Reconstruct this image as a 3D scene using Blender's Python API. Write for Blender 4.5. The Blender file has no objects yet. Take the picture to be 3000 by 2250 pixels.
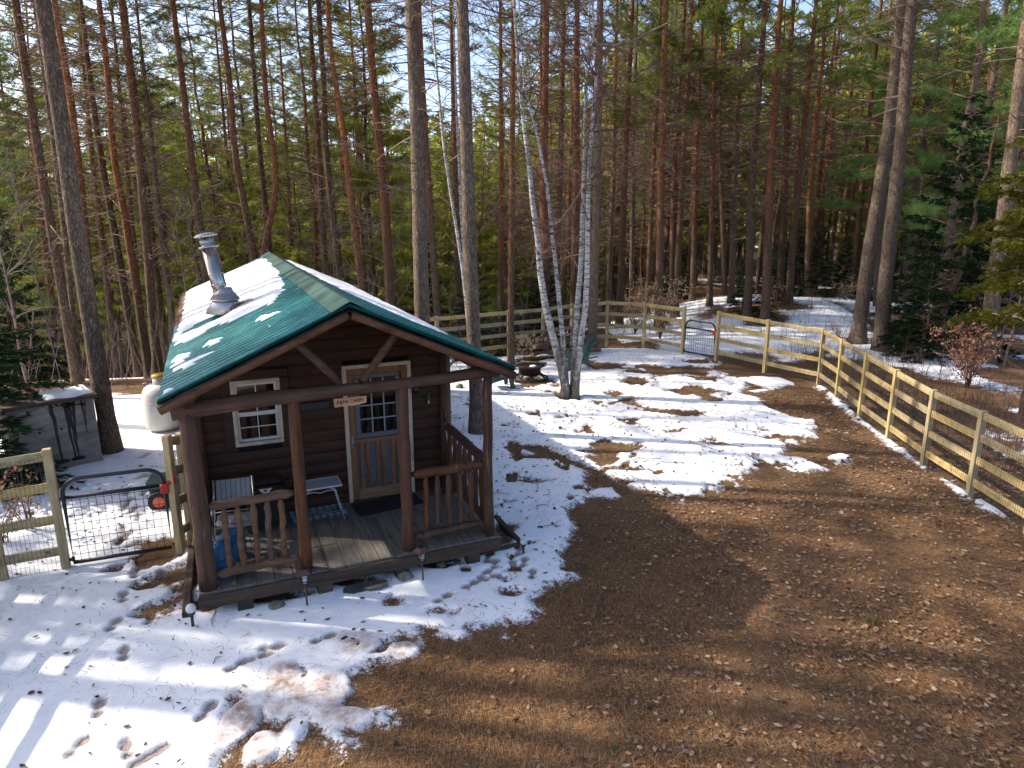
import bpy, math, random
import numpy as np
from mathutils import Vector, Matrix

R = math.radians
rng = np.random.default_rng(7)
random.seed(7)
S = bpy.context.scene
COL = S.collection
CAMH, F, PITCH = 4.5, 2030.2, R(13.97)
SP, CP = math.sin(PITCH), math.cos(PITCH)

# ---------------------------------------------------------------- where things stand
def ray(u, v):
    x = (u - 1500) / F; y = (1125 - v) / F
    return np.array([x, CP + y * SP, -SP + y * CP])
def G(u, v, z=0.0):
    d = ray(u, v); t = (z - CAMH) / d[2]
    return np.array([d[0] * t, d[1] * t, z])
def atY(u, v, Y):
    d = ray(u, v); t = Y / d[1]
    return np.array([d[0] * t, Y, CAMH + d[2] * t])
CX, CY, CYAW = -1.886, 7.796, R(23.42)
CA, SA = math.cos(CYAW), math.sin(CYAW)
def toC(p):
    x, y = p[0] - CX, p[1] - CY
    return np.array([x * CA + y * SA, -x * SA + y * CA, p[2]])
def fromC(a, b, z):
    return np.array([CX + a * CA - b * SA, CY + a * SA + b * CA, z])
def onB(u, v, b):
    d = ray(u, v); n = np.array([-SA, CA, 0]); o = np.array([CX, CY, 0]) + n * b
    t = (o - np.array([0, 0, CAMH])) @ n / (d @ n)
    return toC(np.array([0, 0, CAMH]) + d * t)
def Gc(u, v, z):
    return toC(G(u, v, z))

# ---------------------------------------------------------------- numpy noise
_perm = np.random.default_rng(3).random((256, 256))
def vnoise(x, y):
    xi = np.floor(x).astype(int); yi = np.floor(y).astype(int)
    fx = x - xi; fy = y - yi
    fx = fx * fx * (3 - 2 * fx); fy = fy * fy * (3 - 2 * fy)
    a = _perm[xi % 256, yi % 256]; b = _perm[(xi + 1) % 256, yi % 256]
    c = _perm[xi % 256, (yi + 1) % 256]; d = _perm[(xi + 1) % 256, (yi + 1) % 256]
    return (a * (1 - fx) + b * fx) * (1 - fy) + (c * (1 - fx) + d * fx) * fy - 0.5
def fbm(x, y, o=4):
    s = 0; a = 1.0
    for i in range(o):
        s = s + a * vnoise(x * 2 ** i + 17.3 * i, y * 2 ** i + 9.1 * i); a *= 0.5
    return s
def sst(a, b, x):
    t = np.clip((x - a) / (b - a), 0, 1)
    return t * t * (3 - 2 * t)

def terr(x, y):
    x = np.asarray(x, float); y = np.asarray(y, float)
    r = np.sqrt(x * x + y * y)
    z = -7.0 * sst(16, 58, y - 0.25 * x) * sst(7, -10, x - 0.12 * y)
    z = z + 0.55 * np.exp(-(((x - 12.5) / 5.0) ** 2 + ((y - 31.0) / 4.0) ** 2))
    z = z + 0.9 * fbm(x * 0.09, y * 0.09, 3) * sst(24, 40, r)
    z = z + sst(110, 420, r) * 22
    return z

# ---------------------------------------------------------------- mesh builder
class MB:
    def __init__(s):
        s.v = []; s.f = []; s.m = []; s.sm = []
    def add(s, vs, fs, mi=0, smooth=False):
        o = len(s.v); s.v.extend([tuple(map(float, p)) for p in vs])
        for f in fs:
            s.f.append(tuple(i + o for i in f)); s.m.append(mi); s.sm.append(smooth)
    def box(s, c, size, rot=None, mi=0, bev=0.0):
        hx, hy, hz = [q / 2 for q in size]
        if bev <= 0:
            P = [(-hx,-hy,-hz),(hx,-hy,-hz),(hx,hy,-hz),(-hx,hy,-hz),(-hx,-hy,hz),(hx,-hy,hz),(hx,hy,hz),(-hx,hy,hz)]
            Fs = [(0,3,2,1),(4,5,6,7),(0,1,5,4),(1,2,6,5),(2,3,7,6),(3,0,4,7)]
        else:
            b = min(bev, hx * .9, hy * .9, hz * .9)
            P = []; Fs = []
            for (z, q) in ((-hz, b), (-hz + b, 0), (hz - b, 0), (hz, b)):
                x, y = hx - q, hy - q
                P += [(-x + b, -y, z), (x - b, -y, z), (x, -y + b, z), (x, y - b, z), (x - b, y, z), (-x + b, y, z), (-x, y - b, z), (-x, -y + b, z)]
            Fs.append(tuple(range(7, -1, -1))); Fs.append(tuple(range(24, 32)))
            for k in range(3):
                for i in range(8):
                    j = (i + 1) % 8
                    Fs.append((k*8+i, k*8+j, k*8+8+j, k*8+8+i))
        M = Matrix.Translation(Vector(c))
        if rot is not None:
            M = M @ rot.to_4x4()
        s.add([M @ Vector(p) for p in P], Fs, mi)
    def bar(s, p0, p1, w, h, up=(0, 0, 1), mi=0, bev=0.0):
        p0 = Vector(p0); p1 = Vector(p1); d = p1 - p0; L = d.length
        x = d.normalized(); u = Vector(up); y = u.cross(x)
        if y.length < 1e-4: y = Vector((0, 1, 0)).cross(x)
        y.normalize(); z = x.cross(y)
        s.box((p0 + p1) / 2, (L, w, h), Matrix((x, y, z)).transposed(), mi, bev)
    def tube(s, pts, rad, k=8, cap=True, mi=0, smooth=True, wob=0.0, seed=0):
        v, f = tube_np(np.array([list(p) for p in pts], float), rad, k, wob, seed)
        n = len(pts); s.add(v, f, mi, smooth)
        if cap:
            o = len(s.v) - n * k
            s.f.append(tuple(o + i for i in range(k - 1, -1, -1))); s.m.append(mi); s.sm.append(False)
            s.f.append(tuple(o + (n - 1) * k + i for i in range(k))); s.m.append(mi); s.sm.append(False)
    def lathe(s, prof, c=(0, 0, 0), k=20, rot=None, mi=0, smooth=True, close=False):
        vs = []; fs = []; n = len(prof); M = Matrix.Translation(Vector(c))
        if rot is not None: M = M @ rot.to_4x4()
        for (r, z) in prof:
            for i in range(k):
                a = 2 * math.pi * i / k
                vs.append(M @ Vector((r * math.cos(a), r * math.sin(a), z)))
        for j in range(n - 1 if not close else n):
            j2 = (j + 1) % n
            for i in range(k):
                i2 = (i + 1) % k
                fs.append((j * k + i, j * k + i2, j2 * k + i2, j2 * k + i))
        s.add(vs, fs, mi, smooth)
        if not close:
            o = len(s.v) - n * k
            if prof[0][0] > 1e-4:
                s.f.append(tuple(o + i for i in range(k - 1, -1, -1))); s.m.append(mi); s.sm.append(False)
            if prof[-1][0] > 1e-4:
                s.f.append(tuple(o + (n - 1) * k + i for i in range(k))); s.m.append(mi); s.sm.append(False)
    def prism(s, poly, e0, e1, ax='z', mi=0):
        n = len(poly)
        def P(p, e):
            return {'z': (p[0], p[1], e), 'y': (p[0], e, p[1]), 'x': (e, p[0], p[1])}[ax]
        vs = [P(p, e0) for p in poly] + [P(p, e1) for p in poly]
        fs = [tuple(range(n - 1, -1, -1)), tuple(range(n, 2 * n))]
        for i in range(n):
            j = (i + 1) % n; fs.append((i, j, n + j, n + i))
        s.add(vs, fs, mi)
    def build(s, name, mats, parent=None, loc=None):
        me = bpy.data.meshes.new(name)
        me.from_pydata(s.v, [], s.f); me.update()
        if not isinstance(mats, (list, tuple)): mats = [mats]
        for m in mats: me.materials.append(m)
        me.polygons.foreach_set('material_index', s.m)
        me.polygons.foreach_set('use_smooth', s.sm)
        fix_normals(me)
        return link(name, me, parent, loc)
def fix_normals(me):
    import bmesh
    bm = bmesh.new(); bm.from_mesh(me)
    bmesh.ops.recalc_face_normals(bm, faces=bm.faces); bm.to_mesh(me); bm.free()
def link(name, me, parent=None, loc=None):
    o = bpy.data.objects.new(name, me); COL.objects.link(o)
    if parent is not None: o.parent = parent
    if loc is not None: o.location = loc
    return o
def tube_np(p, rad, k=6, wob=0.0, seed=0):
    n = len(p); rad = np.broadcast_to(np.asarray(rad, float), (n,))
    t = np.gradient(p, axis=0); t /= np.linalg.norm(t, axis=1)[:, None] + 1e-9
    ref = np.array([0., 0., 1.]) if abs(t[:, 2].mean()) < 0.8 else np.array([1., 0., 0.])
    x = np.cross(t, ref); x /= np.linalg.norm(x, axis=1)[:, None] + 1e-9
    y = np.cross(t, x)
    a = np.arange(k) * 2 * math.pi / k
    rr = rad[:, None] * np.ones((1, k))
    if wob:
        g = np.random.default_rng(seed); rr = rr * (1 + wob * (g.random((n, k)) - .5))
    v = p[:, None, :] + rr[..., None] * (np.cos(a)[None, :, None] * x[:, None, :] + np.sin(a)[None, :, None] * y[:, None, :])
    i = np.arange(k); j = (i + 1) % k
    f = []
    for q in range(n - 1):
        f.extend(zip((q*k+i).tolist(), (q*k+j).tolist(), ((q+1)*k+j).tolist(), ((q+1)*k+i).tolist()))
    return v.reshape(-1, 3), f
def np_mesh(name, v, f, mats, mi=None, smooth=False):
    v = np.asarray(v, np.float32); f = np.asarray(f, np.int32)
    me = bpy.data.meshes.new(name); k = f.shape[1]; n = len(f)
    me.vertices.add(len(v)); me.vertices.foreach_set('co', v.ravel())
    me.loops.add(n * k); me.loops.foreach_set('vertex_index', f.ravel())
    me.polygons.add(n); me.polygons.foreach_set('loop_start', np.arange(n, dtype=np.int32) * k)
    try: me.polygons.foreach_set('loop_total', np.full(n, k, np.int32))
    except Exception: pass
    for m in (mats if isinstance(mats, (list, tuple)) else [mats]): me.materials.append(m)
    if mi is not None: me.polygons.foreach_set('material_index', np.asarray(mi, np.int32))
    me.polygons.foreach_set('use_smooth', np.full(n, smooth, bool))
    me.update(calc_edges=True)
    return me
def thing(name, label, cat, loc=(0, 0, 0), rz=0, group=None):
    o = bpy.data.objects.new(name, None); COL.objects.link(o)
    o.location = loc; o.rotation_euler = (0, 0, rz); o.empty_display_size = .2
    return tag(o, label, cat, group)
def tag(o, label, cat=None, group=None, kind=None):
    if label: o['label'] = label
    if cat: o['category'] = cat
    if group: o['group'] = group
    if kind: o['kind'] = kind
    return o
def dup(root, loc, rz=0, label=None, scale=None, tilt=None):
    r = root.copy(); COL.objects.link(r); r.location = loc
    r.rotation_euler = (tilt[0] if tilt else 0, tilt[1] if tilt else 0, rz)
    if scale is not None: r.scale = scale
    if label: r['label'] = label
    for ch in list(root.children):
        c = ch.copy(); COL.objects.link(c); c.parent = r
        for g in list(ch.children):
            d = g.copy(); COL.objects.link(d); d.parent = c
    return r

# ---------------------------------------------------------------- materials
def new_mat(name):
    m = bpy.data.materials.new(name); m.use_nodes = True
    nt = m.node_tree; b = nt.nodes['Principled BSDF']
    return m, nt, b
def N(nt, t, **kw):
    n = nt.nodes.new(t)
    for k, v in kw.items():
        if k in n.inputs: n.inputs[k].default_value = v
        else: setattr(n, k, v)
    return n
def coords(nt, scale=(1, 1, 1), rot=(0, 0, 0), src='Object'):
    tc = N(nt, 'ShaderNodeTexCoord'); mp = N(nt, 'ShaderNodeMapping')
    mp.inputs['Scale'].default_value = scale; mp.inputs['Rotation'].default_value = rot
    nt.links.new(tc.outputs[src], mp.inputs['Vector']); return mp.outputs['Vector']
def ramp(nt, fac, stops):
    r = N(nt, 'ShaderNodeValToRGB'); e = r.color_ramp.elements
    while len(e) < len(stops): e.new(0.5)
    for q, (p, c) in zip(e, stops):
        q.position = p; q.color = (c[0], c[1], c[2], 1) if not isinstance(c, (int, float)) else (c, c, c, 1)
    nt.links.new(fac, r.inputs['Fac']); return r.outputs['Color']
def noise(nt, vec, scale, detail=4, rough=.6, dist=0):
    n = N(nt, 'ShaderNodeTexNoise', Scale=scale, Detail=detail, Roughness=rough, Distortion=dist)
    nt.links.new(vec, n.inputs['Vector']); return n.outputs['Fac']
def mixc(nt, fac, a, b, mode='MIX'):
    m = N(nt, 'ShaderNodeMix', data_type='RGBA', blend_type=mode)
    def put(sock, val):
        if hasattr(val, 'is_output'): nt.links.new(val, sock)
        elif isinstance(val, (int, float)): sock.default_value = val
        else: sock.default_value = (val[0], val[1], val[2], 1)
    put(m.inputs[0], fac); put(m.inputs[6], a); put(m.inputs[7], b)
    return m.outputs[2]
def math_(nt, op, a, b=None, clamp=False):
    m = N(nt, 'ShaderNodeMath', operation=op, use_clamp=clamp)
    for i, q in enumerate((a, b)):
        if q is None: continue
        if hasattr(q, 'is_output'): nt.links.new(q, m.inputs[i])
        else: m.inputs[i].default_value = q
    return m.outputs[0]
def bump(nt, b, h, strength=.5, dist=.01):
    n = N(nt, 'ShaderNodeBump', Strength=strength, Distance=dist)
    nt.links.new(h, n.inputs['Height']); nt.links.new(n.outputs['Normal'], b.inputs['Normal'])
def flat(name, c, rough=.6, metal=0.0, var=.25, scale=12, spec=.5, dirt=None, bumpd=0):
    """a plain surface with uneven tone (and dirt of its own)"""
    m, nt, b = new_mat(name); v = coords(nt)
    n = noise(nt, v, scale, 5, .65)
    d = tuple(max(q * (1 - var), 0) for q in c); l = tuple(min(q * (1 + var), 1) for q in c)
    col = ramp(nt, n, [(.3, d), (.7, l)])
    if dirt is not None:
        n2 = noise(nt, v, scale * .35, 6, .7)
        k = ramp(nt, n2, [(.5, 0.), (.68, 1.)])
        col = mixc(nt, k, col, dirt)
    nt.links.new(col, b.inputs['Base Color'])
    b.inputs['Roughness'].default_value = rough; b.inputs['Metallic'].default_value = metal
    b.inputs['Specular IOR Level'].default_value = spec
    if bumpd: bump(nt, b, n, .6, bumpd)
    return m
def wood(name, c1, c2, grain=(30, 30, 2), rough=.75, knots=None, bumpd=.004, wear=None):
    """grain streaks along the axis with the small scale value"""
    m, nt, b = new_mat(name); v = coords(nt, grain)
    n = noise(nt, v, 1.0, 6, .65, .6)
    col = ramp(nt, n, [(.28, c1), (.5, tuple((p + q) / 2 for p, q in zip(c1, c2))), (.72, c2)])
    v2 = coords(nt, (1, 1, 1)); n2 = noise(nt, v2, 3.0, 4, .6)
    col = mixc(nt, ramp(nt, n2, [(.35, .0), (.75, .45)]), col, tuple(q * .55 for q in c1))
    if knots:
        vo = N(nt, 'ShaderNodeTexVoronoi', Scale=1.0); vv = coords(nt, knots)
        nt.links.new(vv, vo.inputs['Vector'])
        col = mixc(nt, ramp(nt, vo.outputs['Distance'], [(.06, 1.), (.13, 0.)]), col, tuple(q * .35 for q in c1))
    if wear:
        n3 = noise(nt, coords(nt, tuple(g * .6 for g in grain)), 1.3, 3, .5)
        col = mixc(nt, ramp(nt, n3, [(.66, 0.), (.74, .8)]), col, wear)
    oi = N(nt, 'ShaderNodeObjectInfo'); hs = N(nt, 'ShaderNodeHueSaturation')
    nt.links.new(math_(nt, 'ADD', math_(nt, 'MULTIPLY', oi.outputs['Random'], .34), .82), hs.inputs['Value'])
    nt.links.new(math_(nt, 'ADD', math_(nt, 'MULTIPLY', oi.outputs['Random'], .3), .8), hs.inputs['Saturation'])
    n4 = noise(nt, coords(nt, tuple(g * .35 for g in grain)), 1.0, 5, .75); nt.links.new(mixc(nt, ramp(nt, n4, [(.5, 0.), (.62, .6)]), col, tuple(q * .5 for q in c1)), hs.inputs['Color'])
    nt.links.new(hs.outputs[0], b.inputs['Base Color']); b.inputs['Roughness'].default_value = rough
    b.inputs['Specular IOR Level'].default_value = .3
    bump(nt, b, n, .7, bumpd); return m

def bark(name, low, high, orange, z0, z1, oamt):
    m, nt, b = new_mat(name)
    v = coords(nt, (9, 9, 2.6)); vo = N(nt, 'ShaderNodeTexVoronoi', Scale=3.0, feature='DISTANCE_TO_EDGE')
    wv = N(nt, 'ShaderNodeVectorMath', operation='ADD')
    nz = N(nt, 'ShaderNodeTexNoise', Scale=2.0, Detail=3); nt.links.new(v, nz.inputs['Vector'])
    nt.links.new(v, wv.inputs[0]); nt.links.new(nz.outputs['Color'], wv.inputs[1])
    nt.links.new(wv.outputs[0], vo.inputs['Vector'])
    crack = ramp(nt, vo.outputs['Distance'], [(.0, 0.), (.16, 1.)])
    n = noise(nt, v, 2.5, 6, .7)
    col = ramp(nt, n, [(.3, low), (.7, high)])
    oi = N(nt, 'ShaderNodeObjectInfo'); tc = N(nt, 'ShaderNodeTexCoord'); sx = N(nt, 'ShaderNodeSeparateXYZ')
    nt.links.new(tc.outputs['Object'], sx.inputs[0])
    zz = math_(nt, 'ADD', sx.outputs['Z'], math_(nt, 'MULTIPLY', math_(nt, 'SUBTRACT', noise(nt, coords(nt, (3, 3, 1)), 1.2, 3), .5), 4.0))
    mr = N(nt, 'ShaderNodeMapRange'); mr.inputs['From Min'].default_value = z0; mr.inputs['From Max'].default_value = z1
    nt.links.new(zz, mr.inputs['Value'])
    oc = mixc(nt, ramp(nt, n, [(.3, .0), (.75, 1.)]), tuple(q * .6 for q in orange), orange)
    fac = math_(nt, 'MULTIPLY', mr.outputs[0], math_(nt, 'ADD', math_(nt, 'MULTIPLY', oi.outputs['Random'], 1 - oamt), oamt), True)
    col = mixc(nt, fac, col, oc)
    col = mixc(nt, math_(nt, 'MULTIPLY', math_(nt, 'SUBTRACT', 1.0, crack), .6), col, tuple(q * .35 for q in low))
    br = math_(nt, 'ADD', math_(nt, 'MULTIPLY', oi.outputs['Random'], .5), .75)
    hs = N(nt, 'ShaderNodeHueSaturation'); nt.links.new(br, hs.inputs['Value']); nt.links.new(col, hs.inputs['Color'])
    nt.links.new(hs.outputs[0], b.inputs['Base Color']); b.inputs['Roughness'].default_value = .9
    b.inputs['Specular IOR Level'].default_value = .15
    bump(nt, b, math_(nt, 'ADD', crack, n), .9, .02); return m
def leafmat(name, dark, light, trans=.35, randhue=.04):
    m, nt, b = new_mat(name); nt.nodes.remove(b); out = nt.nodes['Material Output']
    oi = N(nt, 'ShaderNodeObjectInfo')
    n = noise(nt, coords(nt), 1.1, 3, .6)
    f = math_(nt, 'ADD', math_(nt, 'MULTIPLY', n, .8), math_(nt, 'MULTIPLY', oi.outputs['Random'], .35))
    col = ramp(nt, f, [(.3, dark), (.75, light)])
    hs = N(nt, 'ShaderNodeHueSaturation')
    nt.links.new(math_(nt, 'ADD', math_(nt, 'MULTIPLY', oi.outputs['Random'], randhue), .5 - randhue / 2), hs.inputs['Hue'])
    nt.links.new(col, hs.inputs['Color'])
    d = N(nt, 'ShaderNodeBsdfDiffuse'); t = N(nt, 'ShaderNodeBsdfTranslucent'); mx = N(nt, 'ShaderNodeMixShader', Fac=trans)
    nt.links.new(hs.outputs[0], d.inputs['Color']); nt.links.new(hs.outputs[0], t.inputs['Color'])
    nt.links.new(d.outputs[0], mx.inputs[1]); nt.links.new(t.outputs[0], mx.inputs[2])
    nt.links.new(mx.outputs[0], out.inputs['Surface']); return m

M = {}
M['siding'] = wood('dark stained log siding', (.027, .0108, .005), (.068, .027, .0118), (3, 3, 38), .7, (1.3, 1.3, 5))
M['post'] = wood('red brown peeled log', (.044, .019, .0085), (.135, .058, .026), (34, 34, 2.2), .65, (5, 5, 1.6), .005, (.30, .2, .14))
M['beam'] = wood('weathered brown log', (.055, .027, .016), (.13, .066, .039), (2.2, 34, 34), .75, (1.4, 5, 5), .005, (.26, .19, .15))
M['rail'] = wood('pale brown peeled log', (.085, .042, .02), (.18, .092, .044), (3, 24, 24), .7, None, .004, (.3, .2, .12))
M['deck'] = wood('weathered deck boards', (.095, .08, .062), (.21, .185, .148), (26, 2, 26), .8, (6, 1.2, 6), .003)
M['deckdark'] = wood('damp dark timber', (.035, .026, .018), (.085, .062, .045), (2.5, 26, 26), .85)
M['fascia'] = wood('brown rafter log', (.07, .034, .02), (.14, .072, .042), (6, 22, 22), .75)
M['cream'] = flat('cream painted trim', (.44, .37, .28), .6, 0, .12, 9, .4, (.26, .2, .14))
M['vinyl'] = flat('white vinyl', (.50, .505, .51), .35, 0, .04, 6)
M['doorwood'] = wood('varnished pine door', (.14, .055, .016), (.31, .135, .045), (30, 30, 2), .45)
M['doorpale'] = wood('worn door rail', (.15, .09, .05), (.27, .17, .1), (2, 30, 30), .6)
M['screen'] = flat('blue grey storm panel', (.085, .10, .125), .5, 0, .12, 6)
M['bluebar'] = flat('grey blue glazing bar', (.20, .235, .29), .5, 0, .08, 6)
def glassm():
    m, nt, b = new_mat('dark window glass'); b.inputs['Base Color'].default_value = (.006, .007, .007, 1)
    b.inputs['Roughness'].default_value = .03; b.inputs['Specular IOR Level'].default_value = .55
    n = noise(nt, coords(nt), 2.2, 2, .4); bump(nt, b, n, .06, .01); return m
M['glass'] = glassm()
def roofm():
    m, nt, b = new_mat('green painted roof metal'); v = coords(nt, (2.5, 5, 2.5))
    n = noise(nt, v, 1.5, 5, .7)
    col = ramp(nt, n, [(.3, (.007, .092, .092)), (.55, (.012, .135, .137)), (.8, (.027, .19, .19))])
    n2 = noise(nt, coords(nt, (1.5, 14, 1.5)), 2.0, 4, .6)
    col = mixc(nt, ramp(nt, n2, [(.58, 0.), (.8, .45)]), col, (.10, .17, .14))
    nt.links.new(col, b.inputs['Base Color'])
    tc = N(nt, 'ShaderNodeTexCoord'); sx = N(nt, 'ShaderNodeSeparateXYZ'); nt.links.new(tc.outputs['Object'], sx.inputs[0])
    val = math_(nt, 'COSINE', math_(nt, 'MULTIPLY', sx.outputs['Y'], 2 * math.pi / .16))      # valleys of the sheet darkened: groove shade put into the colour, plus grime
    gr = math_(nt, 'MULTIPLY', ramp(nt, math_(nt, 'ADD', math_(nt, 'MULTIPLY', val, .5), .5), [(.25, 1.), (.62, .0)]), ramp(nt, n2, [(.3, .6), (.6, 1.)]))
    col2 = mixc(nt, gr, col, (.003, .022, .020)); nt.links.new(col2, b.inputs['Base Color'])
    b.inputs['Metallic'].default_value = .25
    nt.links.new(ramp(nt, n, [(.3, .22), (.8, .38)]), b.inputs['Roughness']); return m
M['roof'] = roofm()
M['cap'] = flat('faded green ridge metal', (.045, .105, .082), .38, .3, .3, 5, .5, (.09, .14, .11))
def snowm(name='settled snow'):
    m, nt, b = new_mat(name); v = coords(nt)
    n = noise(nt, v, 5, 6, .65); b.inputs['Roughness'].default_value = .8
    nt.links.new(ramp(nt, n, [(.25, (.68, .70, .73)), (.6, (.80, .81, .825))]), b.inputs['Base Color'])
    b.inputs['Specular IOR Level'].default_value = .25
    bump(nt, b, n, .5, .03); return m
M['snow'] = snowm()
def steelm():
    m, nt, b = new_mat('polished stainless pipe'); v = coords(nt, (14, 14, .6)); n = noise(nt, v, 2, 4)
    nt.links.new(ramp(nt, n, [(.3, (.22, .20, .18)), (.7, (.42, .40, .37))]), b.inputs['Base Color'])
    b.inputs['Metallic'].default_value = 1; b.inputs['Roughness'].default_value = .16; return m
M['steel'] = steelm()
M['galv'] = flat('galvanised sheet', (.36, .37, .385), .4, .8, .18, 10)
M['fence'] = wood('pressure treated pine', (.34, .25, .105), (.58, .45, .215), (2.5, 26, 26), .7, (1.8, 7, 7), .003)
M['fencev'] = wood('pressure treated post', (.35, .26, .105), (.60, .465, .225), (26, 26, 2.5), .7, (7, 7, 1.8), .003)
M['wire'] = flat('dark welded wire', (.05, .055, .05), .5, .3, .1)
M['gate'] = flat('black powder coated tube', (.012, .014, .022), .35, .1, .15)
M['red'] = flat('red latch plastic', (.45, .016, .014), .4, 0, .15)
M['tank'] = flat('white tank paint', (.46, .46, .435), .45, 0, .06, 4, .5, (.44, .42, .36))
M['yellow'] = flat('yellow plastic', (.48, .30, .02), .5, 0, .2)
M['ply'] = wood('weathered plywood', (.16, .15, .135), (.30, .285, .255), (3, 12, 12), .85)
M['tar'] = flat('black tar run', (.008, .008, .008), .5, 0, .1)
M['lid'] = wood('brown lid board', (.07, .035, .02), (.14, .075, .045), (3, 20, 20), .8)
M['greenplastic'] = flat('dark green plastic', (.008, .045, .046), .4, 0, .15, 5)
M['rust'] = flat('rusty iron', (.032, .017, .012), .8, .2, .5, 25, .3)
M['iron'] = flat('blackened iron', (.016, .016, .017), .55, .4, .3, 20)
M['logend'] = flat('cut log face', (.42, .27, .15), .8, 0, .3, 14)
M['logbark'] = flat('firewood bark', (.12, .075, .05), .9, 0, .5, 20, .2, (.22, .18, .14))
M['rock'] = flat('granite stone', (.17, .16, .125), .85, 0, .45, 14, .3, (.09, .1, .05), .02)
M['rockdark'] = flat('wet dark stone', (.06, .063, .06), .7, 0, .5, 12, .4, (.11, .1, .07), .02)
M['brownmetal'] = flat('brown lamp metal', (.085, .038, .032), .55, .2, .15)
M['frost'] = flat('frosted lamp glass', (.5, .52, .52), .25, 0, .06)
M['black'] = flat('black rubber', (.006, .006, .007), .75, 0, .15)
M['blackm'] = flat('black enamel', (.008, .008, .009), .4, 0, .15)
M['alu'] = flat('grey aluminium', (.20, .205, .21), .4, .4, .12)
M['white'] = flat('white enamel', (.45, .45, .45), .5, 0, .05)
M['ink'] = flat('burnt lettering', (.02, .012, .008), .8, 0, .1)
M['signwood'] = wood('pale sign board', (.34, .2, .11), (.52, .33, .19), (3, 24, 24), .7)
M['darksign'] = flat('black sign plate', (.010, .011, .016), .6, 0, .2)
M['signgrey'] = flat('dull lettering', (.032, .03, .032), .6, 0, .1)
def jugm():
    m, nt, b = new_mat('blue water jug plastic'); b.inputs['Base Color'].default_value = (.05, .20, .38, 1)
    b.inputs['Roughness'].default_value = .12; b.inputs['Transmission Weight'].default_value = .55; b.inputs['IOR'].default_value = 1.25
    n = noise(nt, coords(nt), 6, 3); bump(nt, b, n, .3, .01); return m
M['jug'] = jugm()
def plaidm():
    m, nt, b = new_mat('blue plaid mat'); v = coords(nt); 
    w = [N(nt, 'ShaderNodeTexWave', Scale=s_, wave_type='BANDS', bands_direction=d_) for s_, d_ in ((3.2, 'X'), (3.2, 'Y'))]
    for q in w: nt.links.new(v, q.inputs['Vector'])
    f = math_(nt, 'MULTIPLY', math_(nt, 'ADD', w[0].outputs['Fac'], w[1].outputs['Fac']), .5)
    nt.links.new(ramp(nt, f, [(.2, (.035, .06, .095)), (.5, (.10, .16, .22)), (.8, (.26, .33, .38))]), b.inputs['Base Color'])
    b.inputs['Roughness'].default_value = .9; return m
M['plaid'] = plaidm()
M['matband'] = flat('grey green mat panel', (.17, .22, .19), .9, 0, .1)
M['orange'] = flat('orange hub plastic', (.55, .085, .02), .5, 0, .15)
M['cordyellow'] = flat('yellow green hose', (.50, .52, .05), .5, 0, .1)
M['bark'] = bark('pine bark', (.095, .06, .038), (.24, .165, .112), (.36, .135, .055), 4.0, 11.0, .30)
M['barkgrey'] = bark('grey pine bark', (.105, .074, .053), (.28, .21, .155), (.24, .13, .085), 7.0, 18.0, .15)
M['barkorange'] = bark('orange pine bark', (.085, .055, .04), (.21, .14, .10), (.44, .155, .055), 1.5, 8.0, .7)
M['twig'] = flat('dead pine branch', (.17, .115, .08), .9, 0, .4, 8, .2)
M['twiggrey'] = flat('bare grey twig', (.15, .12, .105), .9, 0, .35, 8, .2)
M['twigred'] = flat('reddish bare stem', (.12, .065, .05), .9, 0, .35, 8, .2)
M['needle'] = leafmat('pine needles', (.06, .09, .02), (.27, .29, .065), .5)
M['needleblue'] = leafmat('soft pine needles', (.065, .13, .034), (.27, .36, .10), .48)
M['needlelime'] = leafmat('sunlit young needles', (.14, .18, .03), (.42, .44, .08), .55)
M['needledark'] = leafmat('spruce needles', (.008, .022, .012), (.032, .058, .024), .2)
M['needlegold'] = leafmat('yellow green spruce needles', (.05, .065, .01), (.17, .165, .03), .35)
M['copper'] = leafmat('dry copper leaves', (.26, .15, .085), (.52, .36, .22), .35)
def birchm():
    m, nt, b = new_mat('white birch bark'); v = coords(nt, (5, 5, 22)); n = noise(nt, v, 1.0, 6, .8, .8)
    col = ramp(nt, n, [(.40, (.025, .022, .02)), (.47, (.26, .245, .225)), (.54, (.52, .505, .48)), (.8, (.66, .64, .61))])
    n2 = noise(nt, coords(nt, (3, 3, 1.3)), 2.2, 5, .7)
    tc = N(nt, 'ShaderNodeTexCoord'); sx = N(nt, 'ShaderNodeSeparateXYZ'); nt.links.new(tc.outputs['Object'], sx.inputs[0])
    lo = N(nt, 'ShaderNodeMapRange'); lo.inputs['From Min'].default_value = 0; lo.inputs['From Max'].default_value = 2.6
    lo.inputs['To Min'].default_value = .26; lo.inputs['To Max'].default_value = -.03; nt.links.new(sx.outputs['Z'], lo.inputs['Value'])
    col = mixc(nt, ramp(nt, math_(nt, 'ADD', n2, lo.outputs[0]), [(.55, 0.), (.72, .9)]), col, (.085, .075, .05))
    n3 = noise(nt, coords(nt, (2, 2, 1)), 2.2, 4, .7)
    col = mixc(nt, ramp(nt, n3, [(.62, 0.), (.72, .55)]), col, (.22, .3, .22))
    nt.links.new(col, b.inputs['Base Color']); b.inputs['Roughness'].default_value = .7
    bump(nt, b, n, .5, .01); return m
M['birch'] = birchm()
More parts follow.
